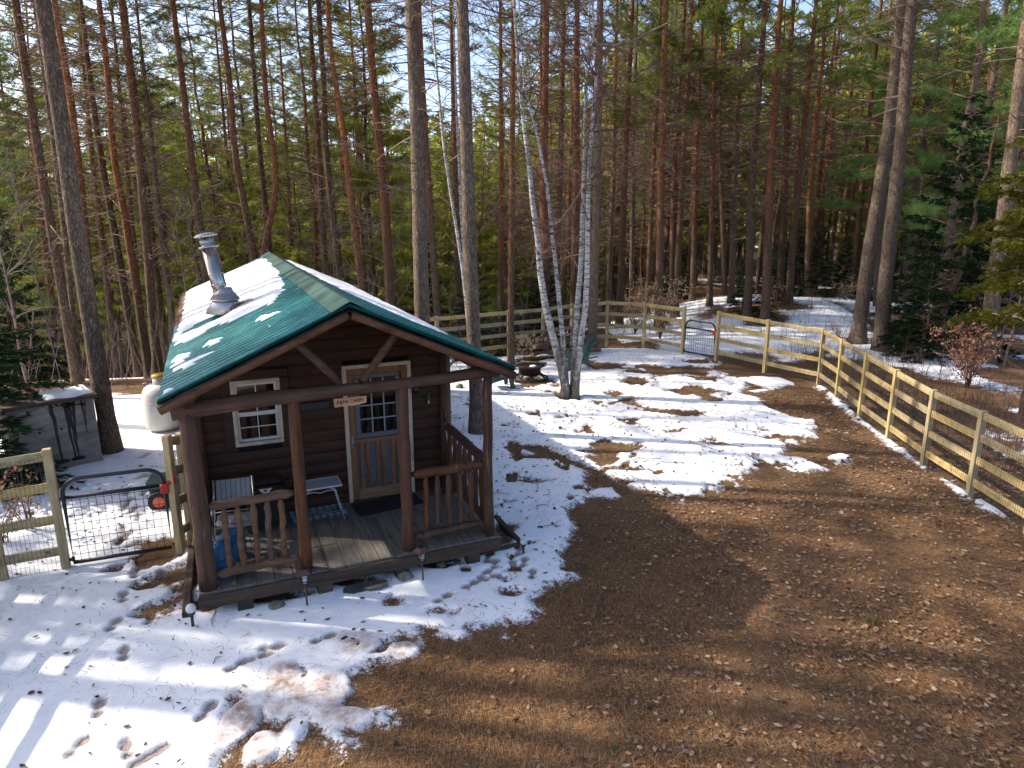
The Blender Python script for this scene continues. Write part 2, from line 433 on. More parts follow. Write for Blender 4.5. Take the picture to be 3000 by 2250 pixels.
# ---------------------------------------------------------------- ground with snow cover
k2 = 3000 / 2212.0
SNOW = [(-400, 2600), (600, 2420), (640, 2250), (672, 2170), (664, 2116), (705, 2034), (773, 2020), (812, 2008), (930, 2034), (1000, 2048), (995, 1994),
 (1085, 1953), (1193, 1926), (1241, 1885), (1227, 1858), (1255, 1844), (1343, 1878), (1383, 1872), (1370, 1845), (1438, 1838), (1573, 1824), (1580, 1790),
 (1560, 1763), (1600, 1722), (1661, 1688), (1648, 1627), (1675, 1560), (1661, 1492), (1715, 1471), (1736, 1438), (1702, 1410), (1722, 1383), (1655, 1356), (1585, 1340),
 (1500, 1300), (1600, 1309), (1695, 1356), (1790, 1400), (1858, 1431), (1912, 1438), (1953, 1458), (2007, 1471), (2048, 1451), (2095, 1438), (2156, 1431), (2184, 1383), (2251, 1370),
 (2360, 1383), (2428, 1377), (2360, 1343), (2292, 1336), (2319, 1302), (2400, 1282), (2394, 1234), (2305, 1214), (2251, 1193), (2224, 1166), (2170, 1153), (2197, 1132), (2278, 1139),
 (2333, 1126), (2292, 1109), (2170, 1105), (2088, 1085), (2115, 1062), (2060, 1048), (2100, 1020), (2160, 960), (2110, 915), (1500, 890), (1000, 930), (300, 1000), (-800, 1150), (-2500, 1500), (-1500, 2300)]
SNOW2 = [[(800, 2170), (868, 2061), (936, 2109), (868, 2224), (800, 2224)], [(922, 2116), (1004, 2122), (1071, 2183), (1004, 2224), (936, 2170)],
 [(1030, 2090), (1126, 2061), (1180, 2116), (1112, 2143)], [(1470, 1855), (1490, 1850), (1485, 1872)], [(2515, 1350), (2455, 1360), (2425, 1340), (2480, 1322), (2555, 1344)],
 [(1700, 1447), (1790, 1430), (1830, 1460), (1770, 1462)], [(2190, 1146), (2260, 1140), (2225, 1153)], [(2415, 1165), (2450, 1158), (2462, 1166), (2430, 1170)], [(1625, 1680), (1670, 1668), (1690, 1690), (1640, 1702)]]
STRIP = [(2400, 1130), (2450, 1172), (2520, 1232), (2605, 1296), (2710, 1372), (2850, 1462), (2990, 1530)]
# bare litter ellipses inside the snow: u, v, ru, rv
BARE = [(1862, 1118, 55, 10), (2056, 1107, 80, 9), (1807, 1154, 30, 8), (1839, 1184, 28, 6), (2033, 1150, 95, 17), (2088, 1168, 40, 13), (2006, 1213, 60, 9), (1920, 1204, 30, 6), (1812, 1317, 95, 19),
 (1771, 1349, 40, 13), (1848, 1376, 55, 7), (1694, 1267, 14, 6), (1984, 1267, 20, 6), (2083, 1290, 20, 6), (2264, 1285, 40, 9), (2246, 1265, 22, 6), (1779, 1070, 75, 11), (1740, 1062, 60, 9), (1900, 1072, 60, 8),
 (1960, 1090, 90, 12), (2020, 1080, 60, 8), (1552, 1118, 70, 18), (1665, 1160, 45, 16), (1630, 1130, 20, 6), (1880, 1090, 40, 7), (1755, 1180, 25, 6), (1850, 1230, 22, 5), (1580, 1335, 40, 10), (2150, 1100, 45, 8), (2050, 1058, 45, 9),
 (470, 1640, 75, 32), (520, 1690, 45, 45), (430, 1720, 45, 22), (440, 1790, 35, 22), (560, 1700, 40, 90), (500, 1600, 90, 20), (600, 1770, 60, 20), (760, 1745, 140, 14), (1000, 1706, 140, 14), (1250, 1655, 140, 14), (1440, 1600, 40, 22), (1480, 1575, 30, 40), (830, 2010, 24, 14), (850, 1990, 34, 22), (930, 2025, 60, 12),
 (1660, 880, 120, 14), (1560, 1030, 110, 22), (1700, 1050, 70, 18), (1570, 1215, 16, 5), (1480, 1250, 14, 4), (1640, 1225, 16, 4), (1330, 1800, 16, 9), (1290, 1795, 22, 9), (1190, 1880, 30, 14), (1100, 1905, 30, 14), (1120, 1900, 50, 10), (1560, 1410, 60, 12), (1400, 1180, 14, 4), (1150, 1765, 16, 8), (1480, 1700, 18, 8), (1500, 1740, 24, 9), (1590, 1800, 30, 14)]
# boot prints: u, v, angle of travel in the picture (deg from up, clockwise)
FEET = [(365, 1758, 5), (337, 1838, 40), (365, 1925, 10), (292, 2085, 15), (374, 2205, -10), (230, 2200, 45), (607, 2094, 42), (455, 2215, 60), (430, 2232, 60), (1430, 1640, 20), (1535, 1655, 10), (1560, 1690, 8), (1500, 1650, 160), (1420, 1690, 50),
 (378, 1475, 20), (365, 1495, 20), (395, 1500, 30), (408, 1522, 10), (362, 1560, 5), (372, 1578, 40), (395, 1600, 60), (425, 1450, 30), (370, 1450, 0), (416, 1402, 60), (440, 1398, 60), (430, 1340, 60), (330, 1670, 70), (1440, 1700, 70), (1380, 1720, 60), (1300, 1760, 60), (1520, 1620, 10), (1450, 1660, 0), (800, 1905, 80), (760, 1935, 70), (700, 1960, 60), (950, 1880, 70), (440, 1820, 20), (475, 1690, 0), (395, 1690, 10)]
ICE = [(700, 2130, 60, 110), (880, 2040, 190, 70), (1010, 2110, 120, 40), (840, 1990, 70, 40), (1050, 1890, 90, 40), (1180, 1910, 60, 30), (760, 2200, 70, 60)]
def poly_sdf(px, py, poly):
    P = np.array([G(u, v)[:2] for u, v in poly]); n = len(P)
    d = np.full(px.shape, 1e9); inside = np.zeros(px.shape, bool)
    for i in range(n):
        a = P[i]; b = P[(i + 1) % n]; e = b - a
        wx = px - a[0]; wy = py - a[1]
        t = np.clip((wx * e[0] + wy * e[1]) / (e @ e + 1e-12), 0, 1)
        d = np.minimum(d, np.hypot(wx - e[0] * t, wy - e[1] * t))
        c = ((a[1] > py) != (b[1] > py))
        if abs(e[1]) > 1e-9:
            inside ^= c & (px < e[0] * (py - a[1]) / e[1] + a[0])
    return np.where(inside, d, -d)
def ell_world(u, v, ru, rv):
    c = G(u, v); ex = abs(G(u + ru, v)[0] - c[0]); ey = abs(G(u, v - rv)[1] - G(u, v + rv)[1]) / 2
    return c[0], c[1], ex, ey
FX = [(8.35, 10.6), (8.25, 18.0), (5.5, 21.8)]
def snow_field(x, y):
    """metres inside (+) or outside (-) the snow cover"""
    lo = fbm(x * 1.3, y * 1.3, 4)
    s = np.full(x.shape, -1.0)
    near = (y < 27) & (np.abs(x) < 22) & (y > 1)
    xn, yn = x[near], y[near]
    d = poly_sdf(xn, yn, SNOW)
    for q in SNOW2: d = np.maximum(d, poly_sdf(xn, yn, q))
    sp = np.array([G(u, v)[:2] for u, v in STRIP])
    ds = np.full(xn.shape, 9.0)
    for a, b in zip(sp[:-1], sp[1:]):
        e = b - a; t = np.clip(((xn - a[0]) * e[0] + (yn - a[1]) * e[1]) / (e @ e), 0, 1)
        ds = np.minimum(ds, np.hypot(xn - a[0] - e[0] * t, yn - a[1] - e[1] * t))
    d = np.maximum(d, .085 + .10 * fbm(xn * 2.1, yn * 2.1, 2) - ds)
    wob = fbm(xn * 2.3, yn * 3.0, 4)
    for q in BARE:
        cx, cy, ex, ey = ell_world(*q)
        rr = np.hypot((xn - cx) / ex, (yn - cy) / ey) + .9 * wob + .22
        d = np.minimum(d, (rr - 1) * min(ex, ey) * 1.2)
    d = d + .34 * lo[near] * np.clip(np.abs(d) * 1.2 + .25, 0, 1)
    d = d - .10 * sst(.16, .38, fbm(xn * 3.1 + 5, yn * 2.6, 4)) * (yn > 8) * 3.4
    s[near] = d
    # beyond the fence and in the wood
    right = x > np.interp(y, [0, 10.5, 13.4, 16.6, 18.05, 19.48, 21.1, 22.11, 23.4, 24, 200], [7.3, 7.54, 7.74, 8.16, 8.32, 7.37, 6.44, 5.63, 4.6, 2.5, -60])
    back = (y > np.interp(x, [-60, -6, -3, 1.8, 3.4, 4.6, 5.6, 6.4, 7.4, 8.3, 9], [10, 18, 19.8, 23.9, 24.1, 23.5, 22.2, 21.2, 19.6, 18.2, 0])) 
    out = (right | back)
    big = fbm(x * .32 + 3, y * .32, 4)
    so = -.36 - .16 * (y < 20) + .020 * np.clip(y - 11, 0, 20) + .05 * np.clip(x - 9.3, 0, 5) * (y < 22) + .95 * big
    so = np.where((x > 4) & (x < 14) & (y > 22.5) & (y < 33), so + .45 - .25 * (y < 25), so)
    so = np.where(x < 2, .0 + .9 * big, so)
    so = np.where(y > 33, -.32 + .9 * big, so)
    s = np.where(out | ~near, so, s)
    return s
def axis(parts):
    r = [parts[0][0]]
    for a, b, st0, st1 in parts:
        p = a; 
        while p < b:
            t = (p - a) / (b - a); p += st0 + (st1 - st0) * t; r.append(min(p, b))
    return np.array(sorted(set(np.round(r, 4))))
gx = axis([(-1500, -60, 120, 20), (-60, -10, 6, .3), (-10, -6, .25, .045), (-6, 1.5, .028, .028), (1.5, 9, .05, .06), (9, 20, .08, .5), (20, 80, .8, 6), (80, 1500, 20, 120)])
gy = axis([(-400, -20, 60, 8), (-20, 2.5, 4, .2), (2.5, 8.8, .025, .03), (8.8, 25, .05, .12), (25, 45, .15, .8), (45, 120, 1.2, 6), (120, 1600, 20, 120)])
GXX, GYY = np.meshgrid(gx, gy)
px_, py_ = GXX.ravel(), GYY.ravel()
snow = snow_field(px_, py_)
foot = np.zeros(px_.shape); ice = np.zeros(px_.shape)
for (u, v, an) in FEET:
    c = G(u, v); up = G(u + 8 * math.sin(R(an)), v - 8 * math.cos(R(an))) - c
    d = up[:2] / (np.hypot(*up[:2]) + 1e-9); nx = np.array([-d[1], d[0]])
    lx = (px_ - c[0]) * d[0] + (py_ - c[1]) * d[1]; ly = (px_ - c[0]) * nx[0] + (py_ - c[1]) * nx[1]
    for (o, a, b_) in ((.065, .085, .058), (-.085, .06, .05)):
        rr = np.hypot((lx - o) / a, ly / b_)
        foot = np.maximum(foot, sst(1.12, .88, rr))
for q in ICE:
    cx, cy, ex, ey = ell_world(*q)
    ice = np.maximum(ice, sst(1.2, .4, np.hypot((px_ - cx) / ex, (py_ - cy) / ey) + .5 * fbm(px_ * 3, py_ * 3, 3)))
snow = np.maximum(snow, (ice - .40) * .35)
thick = .055 * sst(-.02, .09, snow) + .016 * fbm(px_ * 2.9 + 4, py_ * 2.9, 3) * (snow < 0) * (np.hypot(px_, py_) < 30) + .012 * fbm(px_ * 1.7, py_ * 1.7, 3) * (np.hypot(px_, py_) < 40)
thick = thick + .006 * fbm(px_ * 6, py_ * 6, 3) * (snow > 0)
trample = sst(.9, .2, np.hypot((px_ + 1.0) / 2.0, (py_ - 6.3) / .55)) 
thick = thick + .03 * trample * fbm(px_ * 7, py_ * 7, 3)
pz = terr(px_, py_) + thick - .035 * foot * (snow > -.05)
nx_, ny_ = len(gx), len(gy)
ii = (np.arange(ny_ - 1)[:, None] * nx_ + np.arange(nx_ - 1)[None, :]).ravel()
quads = np.stack([ii, ii + 1, ii + 1 + nx_, ii + nx_], 1)

def groundm():
    m, nt, b = new_mat('pine litter and snow')
    def attr(n):
        a = N(nt, 'ShaderNodeAttribute', attribute_name=n); return a.outputs['Fac']
    v = coords(nt)
    # needles lying every way
    fib = None
    for rz, sc in ((.3, 1.0), (1.4, 1.13), (2.5, .9), (.9, .8)):
        vv = coords(nt, (150 * sc, 9 * sc, 9), (0, 0, rz)); q = noise(nt, vv, 1.0, 2, .5, .5)
        fib = q if fib is None else math_(nt, 'MAXIMUM', fib, q)
    big = noise(nt, v, .55, 5, .65); mid = noise(nt, v, 4.5, 5, .7); fine = noise(nt, v, 55, 3, .7)
    base = ramp(nt, big, [(.3, (.053, .030, .0145)), (.5, (.095, .053, .025)), (.7, (.15, .092, .049))])
    base = mixc(nt, ramp(nt, mid, [(.4, 0.), (.72, .75)]), base, (.055, .035, .022))
    base = mixc(nt, ramp(nt, fib, [(.56, 0.), (.70, .9)]), base, (.30, .165, .08))
    base = mixc(nt, ramp(nt, fine, [(.55, 0.), (.72, .6)]), base, (.04, .027, .018))
    vo = N(nt, 'ShaderNodeTexVoronoi', Scale=17.0, Randomness=1.0); nt.links.new(coords(nt, (1, 1.3, 1)), vo.inputs['Vector'])
    leafk = math_(nt, 'MULTIPLY', ramp(nt, vo.outputs['Distance'], [(.26, 1.), (.34, 0.)]), ramp(nt, noise(nt, v, 9, 2), [(.5, 0.), (.56, .8)]))
    base = mixc(nt, leafk, base, (.24, .16, .095))
    grn = ramp(nt, noise(nt, v, 1.1, 4, .7), [(.62, 0.), (.75, .35)])
    base = mixc(nt, grn, base, (.085, .085, .03))
    # snow
    hi3 = noise(nt, v, 85, 3, .7); hi = noise(nt, v, 7, 6, .72); hi2 = noise(nt, v, 30, 4, .7)
    s = math_(nt, 'ADD', attr('snow'), math_(nt, 'MULTIPLY', math_(nt, 'SUBTRACT', hi, .5), .46))
    s = math_(nt, 'ADD', s, math_(nt, 'MULTIPLY', math_(nt, 'SUBTRACT', hi2, .5), .30))
    s = math_(nt, 'ADD', s, math_(nt, 'MULTIPLY', math_(nt, 'SUBTRACT', hi3, .5), .20))
    mk = N(nt, 'ShaderNodeMapRange', interpolation_type='SMOOTHSTEP'); mk.inputs['From Min'].default_value = -.03; mk.inputs['From Max'].default_value = .06
    nt.links.new(s, mk.inputs['Value']); mask = mk.outputs[0]
    sn = ramp(nt, noise(nt, v, 3.2, 5, .65), [(.25, (.68, .70, .735)), (.6, (.80, .81, .825))])
    # specks of bark and needles on the snow
    sp = ramp(nt, noise(nt, v, 26, 3, .75), [(.64, 0.), (.68, 1.)])
    spm = ramp(nt, noise(nt, v, 1.4, 3, .6), [(.36, 0.), (.62, .95)])
    sn = mixc(nt, math_(nt, 'MULTIPLY', sp, spm), sn, (.10, .06, .045))
    thin = ramp(nt, s, [(.0, .5), (.12, 0.)])
    sn = mixc(nt, math_(nt, 'MULTIPLY', thin, ramp(nt, mid, [(.4, 0.), (.6, 1.)])), sn, (.33, .27, .24))
    wet = mixc(nt, ramp(nt, fine, [(.4, 0.), (.65, 1.)]), (.34, .285, .255), (.17, .12, .095))
    sn = mixc(nt, math_(nt, 'MULTIPLY', attr('foot'), .95), sn, wet)
    icec = mixc(nt, ramp(nt, hi, [(.4, 0.), (.6, 1.)]), (.48, .40, .36), (.20, .125, .085))
    sn = mixc(nt, math_(nt, 'MULTIPLY', attr('ice'), ramp(nt, mid, [(.42, .95), (.62, .15)])), sn, icec)
    col = mixc(nt, mask, base, sn)
    nt.links.new(col, b.inputs['Base Color'])
    b.inputs['Roughness'].default_value = .85; b.inputs['Specular IOR Level'].default_value = .15
    h = math_(nt, 'ADD', math_(nt, 'MULTIPLY', mask, 1.1), math_(nt, 'MULTIPLY', math_(nt, 'ADD', fib, fine), math_(nt, 'SUBTRACT', 1.0, mask)))
    h = math_(nt, 'ADD', h, math_(nt, 'MULTIPLY', hi2, .35))
    bump(nt, b, h, .8, .022)
    return m
M['ground'] = groundm()
me = np_mesh('ground', np.stack([px_, py_, pz], 1), quads, M['ground'], smooth=True)
for nm, ar in (('snow', snow), ('foot', foot), ('ice', ice)):
    at = me.attributes.new(nm, 'FLOAT', 'POINT'); at.data.foreach_set('value', ar.astype(np.float32))
tag(link('ground', me), 'clearing floor of brown pine litter under patchy melting snow', kind='structure')

# ---------------------------------------------------------------- loose litter
def scatter(n, x0, x1, y0, y1, want, seed):
    g = np.random.default_rng(seed); x = g.uniform(x0, x1, n); y = g.uniform(y0, y1, n)
    ok = want(x, y) & (np.abs(x) < .80 * y + 1.5)
    c = toC([x, y, 0 * x]); ok &= ~((np.abs(c[0]) < 1.95) & (c[1] > -.2) & (c[1] < 10))
    return x[ok], y[ok], g
def leaf_mesh(x, y, g, L, name, mats):
    n = len(x); z = terr(x, y) + .012 + .02 * g.random(n) + .045 * sst(-.02, .1, snow_field(x, y))
    a = g.uniform(0, 6.28, n); l = L * g.uniform(.45, 1.4, n); w = l * g.uniform(.35, .6, n)
    prof = [(-.5, 0), (-.15, .5), (.2, .45), (.5, 0), (.2, -.45), (-.15, -.5)]
    curl = g.uniform(-.25, .35, n); tl = g.uniform(-.35, .35, n)
    V = np.zeros((n, 6, 3))
    for k, (p, q) in enumerate(prof):
        lx = p * l; ly = q * w
        V[:, k, 0] = x + lx * np.cos(a) - ly * np.sin(a); V[:, k, 1] = y + lx * np.sin(a) + ly * np.cos(a)
        V[:, k, 2] = z + curl * l * (p * p * 1.5) + tl * ly + .15 * curl * l * abs(q)
    b0 = np.arange(n) * 6
    fa = np.concatenate([np.stack([b0, b0 + 1, b0 + 2, b0 + 5], 1), np.stack([b0 + 2, b0 + 3, b0 + 4, b0 + 5], 1)])
    mi = g.choice(len(mats), n, p=[.42, .33, .15, .10][:len(mats)]); 
    return link(name, np_mesh(name, V.reshape(-1, 3), fa, mats, np.concatenate([mi, mi])))
M['leafa'] = flat('tan fallen leaf', (.25, .15, .08), .7, 0, .3, 30, .3)
M['leafb'] = flat('pale fallen leaf', (.33, .25, .17), .7, 0, .3, 30, .3)
M['leafc'] = flat('brown fallen leaf', (.12, .06, .032), .7, 0, .3, 30, .3)
M['leafd'] = flat('grey fallen leaf', (.18, .15, .13), .7, 0, .3, 30, .3)
LM = [M['leafa'], M['leafc'], M['leafb'], M['leafd']]
bare = lambda x, y: (snow_field(x, y) < -.03) & (vnoise(x * .9 + 9, y * .9) > -.22 - .3 * (x > 1))
x, y, g = scatter(42000, -3, 9.5, 3.6, 17, bare, 11)
keep = g.random(len(x)) < np.clip(.10 + .13 * (x - .2), .08, .8) * np.clip(1.15 - .02 * (y - 4), .5, 1) * np.clip(.75 + 1.1 * fbm(x * .7, y * .7, 3), .15, 1.3)
tag(leaf_mesh(x[keep], y[keep], g, .062, 'fallen_leaves', LM), 'tan and grey fallen leaves strewn over the bare pine litter', 'leaves', None, 'stuff')
onsnow = lambda x, y: (snow_field(x, y) > .03)
x, y, g = scatter(7000, -7, 7, 3.8, 23, onsnow, 12)
keep = (y > 8.5) | (g.random(len(x)) < .35); x, y = x[keep], y[keep]
tag(leaf_mesh(x, y, g, .055, 'debris_on_snow', [M['leafc'], M['rust'], M['twigred'], M['leafa']]), 'dark leaf and bark scraps dotted over the snow', 'leaf scraps', None, 'stuff')
def needle_litter(x, y, g, L, wd, name, mats):
    n = len(x); z = terr(x, y) + .01 + .025 * g.random(n) + .045 * sst(-.02, .1, snow_field(x, y))
    a = g.uniform(0, 6.28, n); l = L * g.uniform(.6, 1.3, n); V = np.zeros((n, 3, 3)); dz = g.uniform(-.012, .03, n)
    V[:, 0, 0] = x - wd * np.sin(a); V[:, 0, 1] = y + wd * np.cos(a); V[:, 0, 2] = z
    V[:, 1, 0] = x + wd * np.sin(a); V[:, 1, 1] = y - wd * np.cos(a); V[:, 1, 2] = z
    V[:, 2, 0] = x + l * np.cos(a); V[:, 2, 1] = y + l * np.sin(a); V[:, 2, 2] = z + dz
    mi = g.choice(len(mats), n)
    return link(name, np_mesh(name, V.reshape(-1, 3), np.arange(3 * n).reshape(-1, 3), mats, mi))
M['pna'] = flat('rust pine needle', (.27, .115, .045), .7, 0, .3, 20, .3)
M['pnb'] = flat('straw pine needle', (.31, .18, .075), .7, 0, .3, 20, .3)
M['pnc'] = flat('dark pine needle', (.09, .045, .025), .8, 0, .3, 20, .3)
x, y, g = scatter(90000, -4, 8, 3.6, 11, lambda x, y: snow_field(x, y) < .0, 13)
keep = g.random(len(x)) < np.clip(1.3 - .14 * (y - 3.6), .15, 1)
tag(needle_litter(x[keep], y[keep], g, .10, .0022, 'pine_needle_litter', [M['pna'], M['pnb'], M['pnc']]), 'rust coloured pine needles matted over the bare ground', 'pine needles', None, 'stuff')
x, y, g = scatter(3800, -6, 4, 3.8, 10, lambda x, y: (snow_field(x, y) > .0) & (fbm(x * .8, y * .8, 2) > -.12 + .1 * (x < -2.2)), 14)
tag(needle_litter(x, y, g, .11, .0028, 'needles_on_snow', [M['pnc'], M['pna']]), 'single dead pine needles lying on the snow before the porch', 'pine needles', None, 'stuff')
T_ = []; F_ = []; o_ = 0
x, y, g = scatter(900, -6, 9, 3.7, 20, lambda x, y: (vnoise(x * .8, y * .8) > -.3) & ((snow_field(x, y) < 0) | (y > 9)), 15)
zz = terr(x, y) + .025 + .05 * sst(-.02, .1, snow_field(x, y))
for i in range(len(x)):
    a = g.uniform(0, 6.28); l = g.uniform(.08, .42) * (1 if g.random() < .8 else 1.6); b_ = g.normal(0, .25)
    P = np.array([[x[i], y[i], zz[i]], [x[i] + math.cos(a) * l * .5, y[i] + math.sin(a) * l * .5, zz[i] + .012], [x[i] + math.cos(a + b_) * l, y[i] + math.sin(a + b_) * l, zz[i]]])
    v, f = tube_np(P, [.006, .005, .003], 4); T_.append(v); F_.append(np.array(f) + o_); o_ += len(v)
M['twigd'] = flat('dark fallen twig', (.075, .05, .038), .9, 0, .5, 8, .2)
tag(link('fallen_twigs', np_mesh('fallen_twigs', np.concatenate(T_), np.concatenate(F_), M['twigd'], smooth=True)), 'short dark twigs scattered over the litter and the snow', 'twigs', None, 'stuff')
T_ = []; F_ = []; o_ = 0; x, y, g = scatter(420, -5, 9, 3.7, 16, lambda x, y: (snow_field(x, y) < 0) | (y > 9), 16); zz = terr(x, y) + .03 + .05 * sst(-.02, .1, snow_field(x, y))
ang = np.arange(7) * 2 * math.pi / 7
for i in range(len(x)):
    L_ = g.uniform(.018, .03); a = g.uniform(0, 6.28); ring = []
    for t, r in ((-1, .25), (-.6, .6), (0, .68), (.6, .5), (1, .12)):
        lx = np.full(7, t * L_); ly = r * L_ * np.cos(ang) * (1 + .25 * (np.arange(7) % 2)); lz = r * L_ * np.sin(ang); ring.append(np.stack([x[i] + lx * math.cos(a) - ly * math.sin(a), y[i] + lx * math.sin(a) + ly * math.cos(a), zz[i] + lz], 1))
    v = np.concatenate(ring); f = [(q * 7 + k, q * 7 + (k + 1) % 7, (q + 1) * 7 + (k + 1) % 7, (q + 1) * 7 + k) for q in range(4) for k in range(7)]
    T_.append(v); F_.append(np.array(f) + o_); o_ += len(v)
M['cone'] = flat('pine cone', (.07, .042, .028), .9, 0, .5, 60, .2)
tag(link('pine_cones', np_mesh('pine_cones', np.concatenate(T_), np.concatenate(F_), M['cone'])), 'small dark pine cones lying about the clearing', 'pine cones', None, 'stuff')
# ---------------------------------------------------------------- trees
class Tubes:
    def __init__(s): s.v = []; s.f = []; s.n = 0
    def add(s, p, r, k=3):
        v, f = tube_np(np.asarray(p, float), r, k)
        s.v.append(v); s.f.append(np.array(f, np.int32) + s.n); s.n += len(v)
    def mesh(s, name, m):
        return np_mesh(name, np.concatenate(s.v), np.concatenate(s.f), m, smooth=True)
def tufts(c, d, g, L, W, K, spread=.9):
    """needle clusters: thin triangles fanned round each twig end"""
    n = len(c); c = np.repeat(c, K, 0); d = np.repeat(d, K, 0); m = len(c)
    r = g.normal(size=(m, 3)); r /= np.linalg.norm(r, axis=1)[:, None]
    q = d + spread * r; q /= np.linalg.norm(q, axis=1)[:, None] + 1e-9
    l = L * g.uniform(.6, 1.2, m)[:, None]
    sd = np.cross(q, g.normal(size=(m, 3))); sd /= np.linalg.norm(sd, axis=1)[:, None] + 1e-9
    st = c - d * (L * .5) * g.random(m)[:, None]
    V = np.stack([st - sd * W / 2, st + sd * W / 2, st + q * l], 1)
    return V.reshape(-1, 3), np.arange(3 * m).reshape(-1, 3)
def limb_pts(g, base, az, L, rise, sag, n=5):
    t = np.linspace(0, 1, n); w = np.cumsum(g.normal(0, .05, n)) * L
    x = base[0] + math.cos(az) * L * t - math.sin(az) * w * t; y = base[1] + math.sin(az) * L * t + math.cos(az) * w * t
    z = base[2] + rise * L * t - sag * L * t * t + np.cumsum(g.normal(0, .02, n)) * L * t
    return np.stack([x, y, z], 1)
def make_crown(seed, z0, z1, rmax, limbs, kind, mneedle, mtwig, L=.26, W=.026, K=10, per=26, axis=None, topshape=.6, r0=.035):
    """two meshes: needles and limbs, between heights z0 and z1"""
    g = np.random.default_rng(seed); T = Tubes(); C = []; D = []
    ax = axis or (lambda z: (0., 0.))
    for i in range(limbs):
        t = (i + g.random()) / limbs; z = z0 + (z1 - z0) * t
        if kind == 'spruce': Rz = rmax * (1 - t) ** .85 + .12
        elif kind == 'white': Rz = rmax * (1 - t) ** .6 * g.uniform(.55, 1.15) + .25
        else: Rz = rmax * min(1, .45 + 1.6 * t) * (1 - t ** 2.2) ** .6 * g.uniform(.6, 1.15) + .25
        az = i * 2.4 + g.normal(0, .5); a = ax(z)
        if kind == 'spruce': rise, sag = .12 + .5 * t, .42 * (1 - t)
        elif kind == 'white': rise, sag = .10 + .45 * t, .06
        else: rise, sag = .05 + .75 * t, -.12
        P = limb_pts(g, (a[0], a[1], z), az, Rz, rise + g.normal(0, .08), sag)
        T.add(P, np.linspace(r0 * (1.1 - .7 * t), .006, len(P)), 3)
        m = max(3, int(per * Rz / rmax))
        lo = .12 if kind == 'spruce' else (.3 if kind == 'white' else .38)
        for j in range(m):
            s = lo + (1 - lo) * (j + g.random()) / m
            f = s * (len(P) - 1); q = min(int(f), len(P) - 2); p = P[q] + (P[q + 1] - P[q]) * (f - q)
            sl = (.30 * Rz * (1.05 - s) + .10 + .12 * rmax / 2.2 * g.random()) * (1.0 if kind != 'spruce' else .9)
            az2 = az + (1 if j % 2 else -1) * g.uniform(.5, 1.1)
            up = g.uniform(-.15, .35) if kind != 'spruce' else g.uniform(-.35, .05)
            dv = np.array([math.cos(az2), math.sin(az2), up]); e = p + dv * sl
            if sl > .3 and j % 2 == 0: T.add(np.stack([p, (p + e) / 2 + g.normal(0, .02, 3), e]), (.007, .005, .003), 3)
            nn = 1 + int(sl / (L * .55))
            for u in range(nn):
                C.append(p + dv * sl * (u + 1) / nn + g.normal(0, .03, 3)); D.append(dv)
    C = np.array(C); D = np.array(D); D /= np.linalg.norm(D, axis=1)[:, None]
    v, f = tufts(C, D, g, L, W, K, .55 if kind == 'spruce' else .85)
    return np_mesh('crown', v, f, mneedle), T.mesh('limbs', mtwig)
def dead_branches(g, axis, rad, z0, z1, n, L, T=None):
    """bare twiggy branches down the stem"""
    T = T or Tubes(); zz = np.linspace(z0 - .3, z1 + .2, 9); T.add(np.array([[*axis(q), q] for q in zz]), .02, 3)
    for i in range(n):
        z = z0 + (z1 - z0) * g.random() ** .8; a = axis(z); az = g.uniform(0, 6.283)
        l = L * g.uniform(.25, 1.0) * (.45 + .55 * (z - z0) / (z1 - z0 + 1e-6) + .25 * g.random())
        P = limb_pts(g, (a[0] + rad(z) * .6 * math.cos(az), a[1] + rad(z) * .6 * math.sin(az), z), az, l, g.uniform(-.25, .45), g.uniform(-.2, .35), 4)
        T.add(P, np.linspace(.021 if l > 1 else .015, .006, 4), 3)
        for j in range(int(g.integers(2, 7)) if l > .6 else int(g.integers(0, 3))):
            s = g.uniform(.3, .95); f = s * 3; q = min(int(f), 2); p = P[q] + (P[q + 1] - P[q]) * (f - q)
            az2 = az + g.choice([-1, 1]) * g.uniform(.4, 1.2); sl = l * g.uniform(.2, .55)
            e = p + np.array([math.cos(az2), math.sin(az2), g.uniform(-.3, .5)]) * sl
            T.add(np.stack([p, (p + e) / 2 + g.normal(0, .05, 3) * sl, e]), (.009, .007, .005), 3)
    return T

# crowns shared by the pines (heights from 0 at the crown's foot)
CROWN = [make_crown(100 + i, 0, 9.0, 2.5 + .3 * (i % 3), 24, 'pine', M['needle'], M['twig'], .27, .021, 11, 16) for i in range(5)]
CROWNW = [make_crown(120 + i, 0, 11.0, 2.9, 40, 'white', M['needleblue'], M['twig'], .24, .020, 11, 24) for i in range(3)]
CROWNY = [make_crown(130 + i, 0, 7.0, 2.0, 40, 'white', M['needlelime'], M['twig'], .25, .026, 9, 24) for i in range(3)]
CROWNS = [make_crown(140 + i, 0, 6.0, 1.75, 62, 'spruce', M['needledark'], M['twig'], .13, .022, 10, 30, r0=.025) for i in range(3)]

